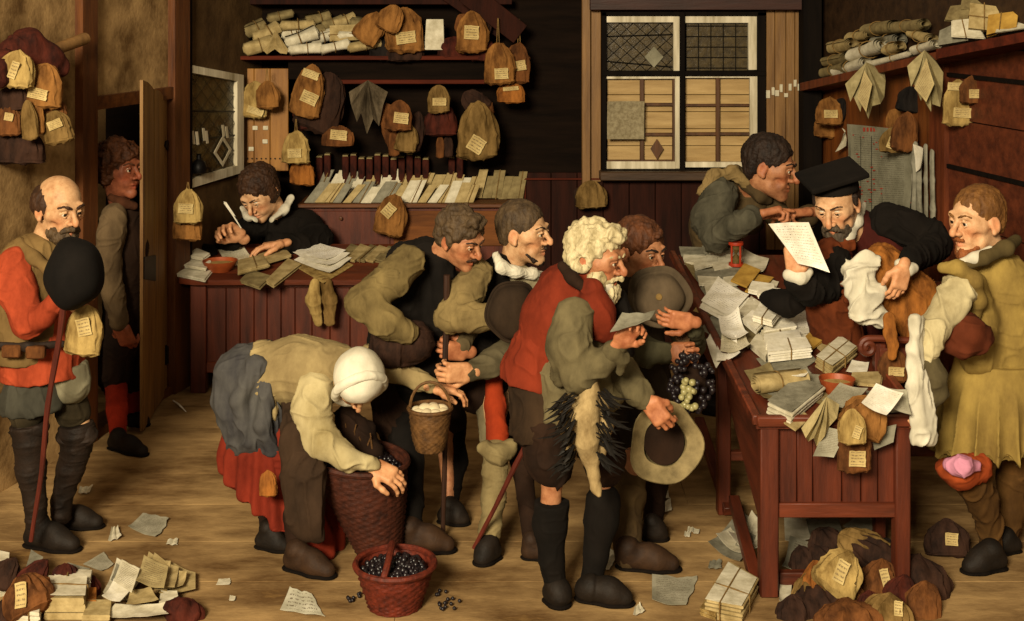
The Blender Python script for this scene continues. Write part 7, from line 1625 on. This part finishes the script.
for k in range(26):
    x, y = (rr.uniform(436, 462), rr.uniform(592, 612)) if k % 3 else (rr.uniform(347, 360), rr.uniform(594, 604))
    q = raypl(x, y, FP, UP); o = bpy.data.objects.new('grape', gm); C.objects.link(o); o.location = (q[0], q[1], .004); o.scale = (.6,.6,.6); tagp(o, 'single dark grape fallen on the floor beside the low red basket', 'grape', 'fallen grapes by the red basket')
# grapes in the hand of the man with the round hat
gb = thing('grape_bunch', 'large bunch of black grapes with pale ones inside, held by its stalks', 'grapes', P(690, 420, 5.6))
M_pg = mat('pale_grape', 'a8a070', '6e683c', rough=.35, spec=.5)
rr = random.Random(9); gp = sphere_mesh(.0145).build('grape', M_pg, None, smooth=True); gpm = gp.data; bpy.data.objects.remove(gp)
for k in range(98):
    t = rr.random(); y = 358+60*t; wd = 22*math.sin(math.pi*min(1, t*.85+.12))+2; x = 691+rr.uniform(-1, 1)*wd; pale = abs(x-688) < 8 and 383 < y < 412
    d = -.085*math.sqrt(max(0, 1-((x-691)/25)**2))*rr.uniform(.7, 1)-(.02 if pale else 0)
    o = bpy.data.objects.new('grape', gpm if pale else gm); C.objects.link(o); o.parent = gb; q = P(x, y, 5.62+d)-np.array(gb.location); o.location = q; z_ = rr.uniform(.85, 1.15); o.scale = (z_, z_, z_)
S = SDF(.008); S.chain([(P(688,358,5.66),.05), (P(692,385,5.66),.075), (P(692,402,5.66),.055)], .03, ((0,1,0), .4)); V, Q = S.mesh(); meshobj('vine_leaves', folds(V, vnormals(V, Q), .02, 30), Q, M_darkbrown, gb, True)
b = MB()
for k in range(7): b.tube([P(684+k*.8, 360, 5.66), P(682+k*.9, 345, 5.68), P(674+k*2.6, 332-abs(k-3)*-1.2, 5.7)], .005, 5)
b.build('stalks', M_wick3, gb)
# ================================================================= CAMERA, LIGHT
cam = bpy.data.cameras.new('camera'); co = bpy.data.objects.new('camera', cam); C.objects.link(co)
co.location = (0,0,CAMH); co.rotation_euler = (math.pi/2,0,0)
cam.sensor_fit = 'HORIZONTAL'; cam.sensor_width = 36; cam.lens = FPX/1024*36
cam.shift_y = -(310.5)/1024; cam.clip_start = .05
bpy.context.scene.camera = co
w = bpy.data.worlds.new('sky'); bpy.context.scene.world = w; w.use_nodes = True
w.node_tree.nodes['Background'].inputs[0].default_value = lin('ffe2b8')+(1,); w.node_tree.nodes['Background'].inputs[1].default_value = .33
def sun(name, d, s, ang, col):
    l = bpy.data.lights.new(name, 'SUN'); l.energy = s; l.angle = R(ang); l.color = lin(col)
    o = bpy.data.objects.new(name, l); C.objects.link(o); o.rotation_euler = Vector(d).to_track_quat('-Z', 'Y').to_euler(); return o
l = bpy.data.lights.new('added_key_light', 'AREA'); l.shape = 'RECTANGLE'; l.size = 2.4; l.size_y = 1.8; l.energy = 1900; l.color = lin('ffeecd')  # soft area light added high on the left behind the camera, no window
lo_ = bpy.data.objects.new('added_key_light', l); C.objects.link(lo_); lo_.location = (-2.4, -3.0, 5.0); lo_.rotation_euler = Vector((2.4, 10.4, -4.3)).to_track_quat('-Z', 'Y').to_euler()
vs = bpy.context.scene.view_settings; vs.view_transform = 'Standard'; vs.look = 'None'; vs.gamma = 1; vs.exposure = 0; vs.use_curve_mapping = False
bpy.context.scene.render.film_transparent = False
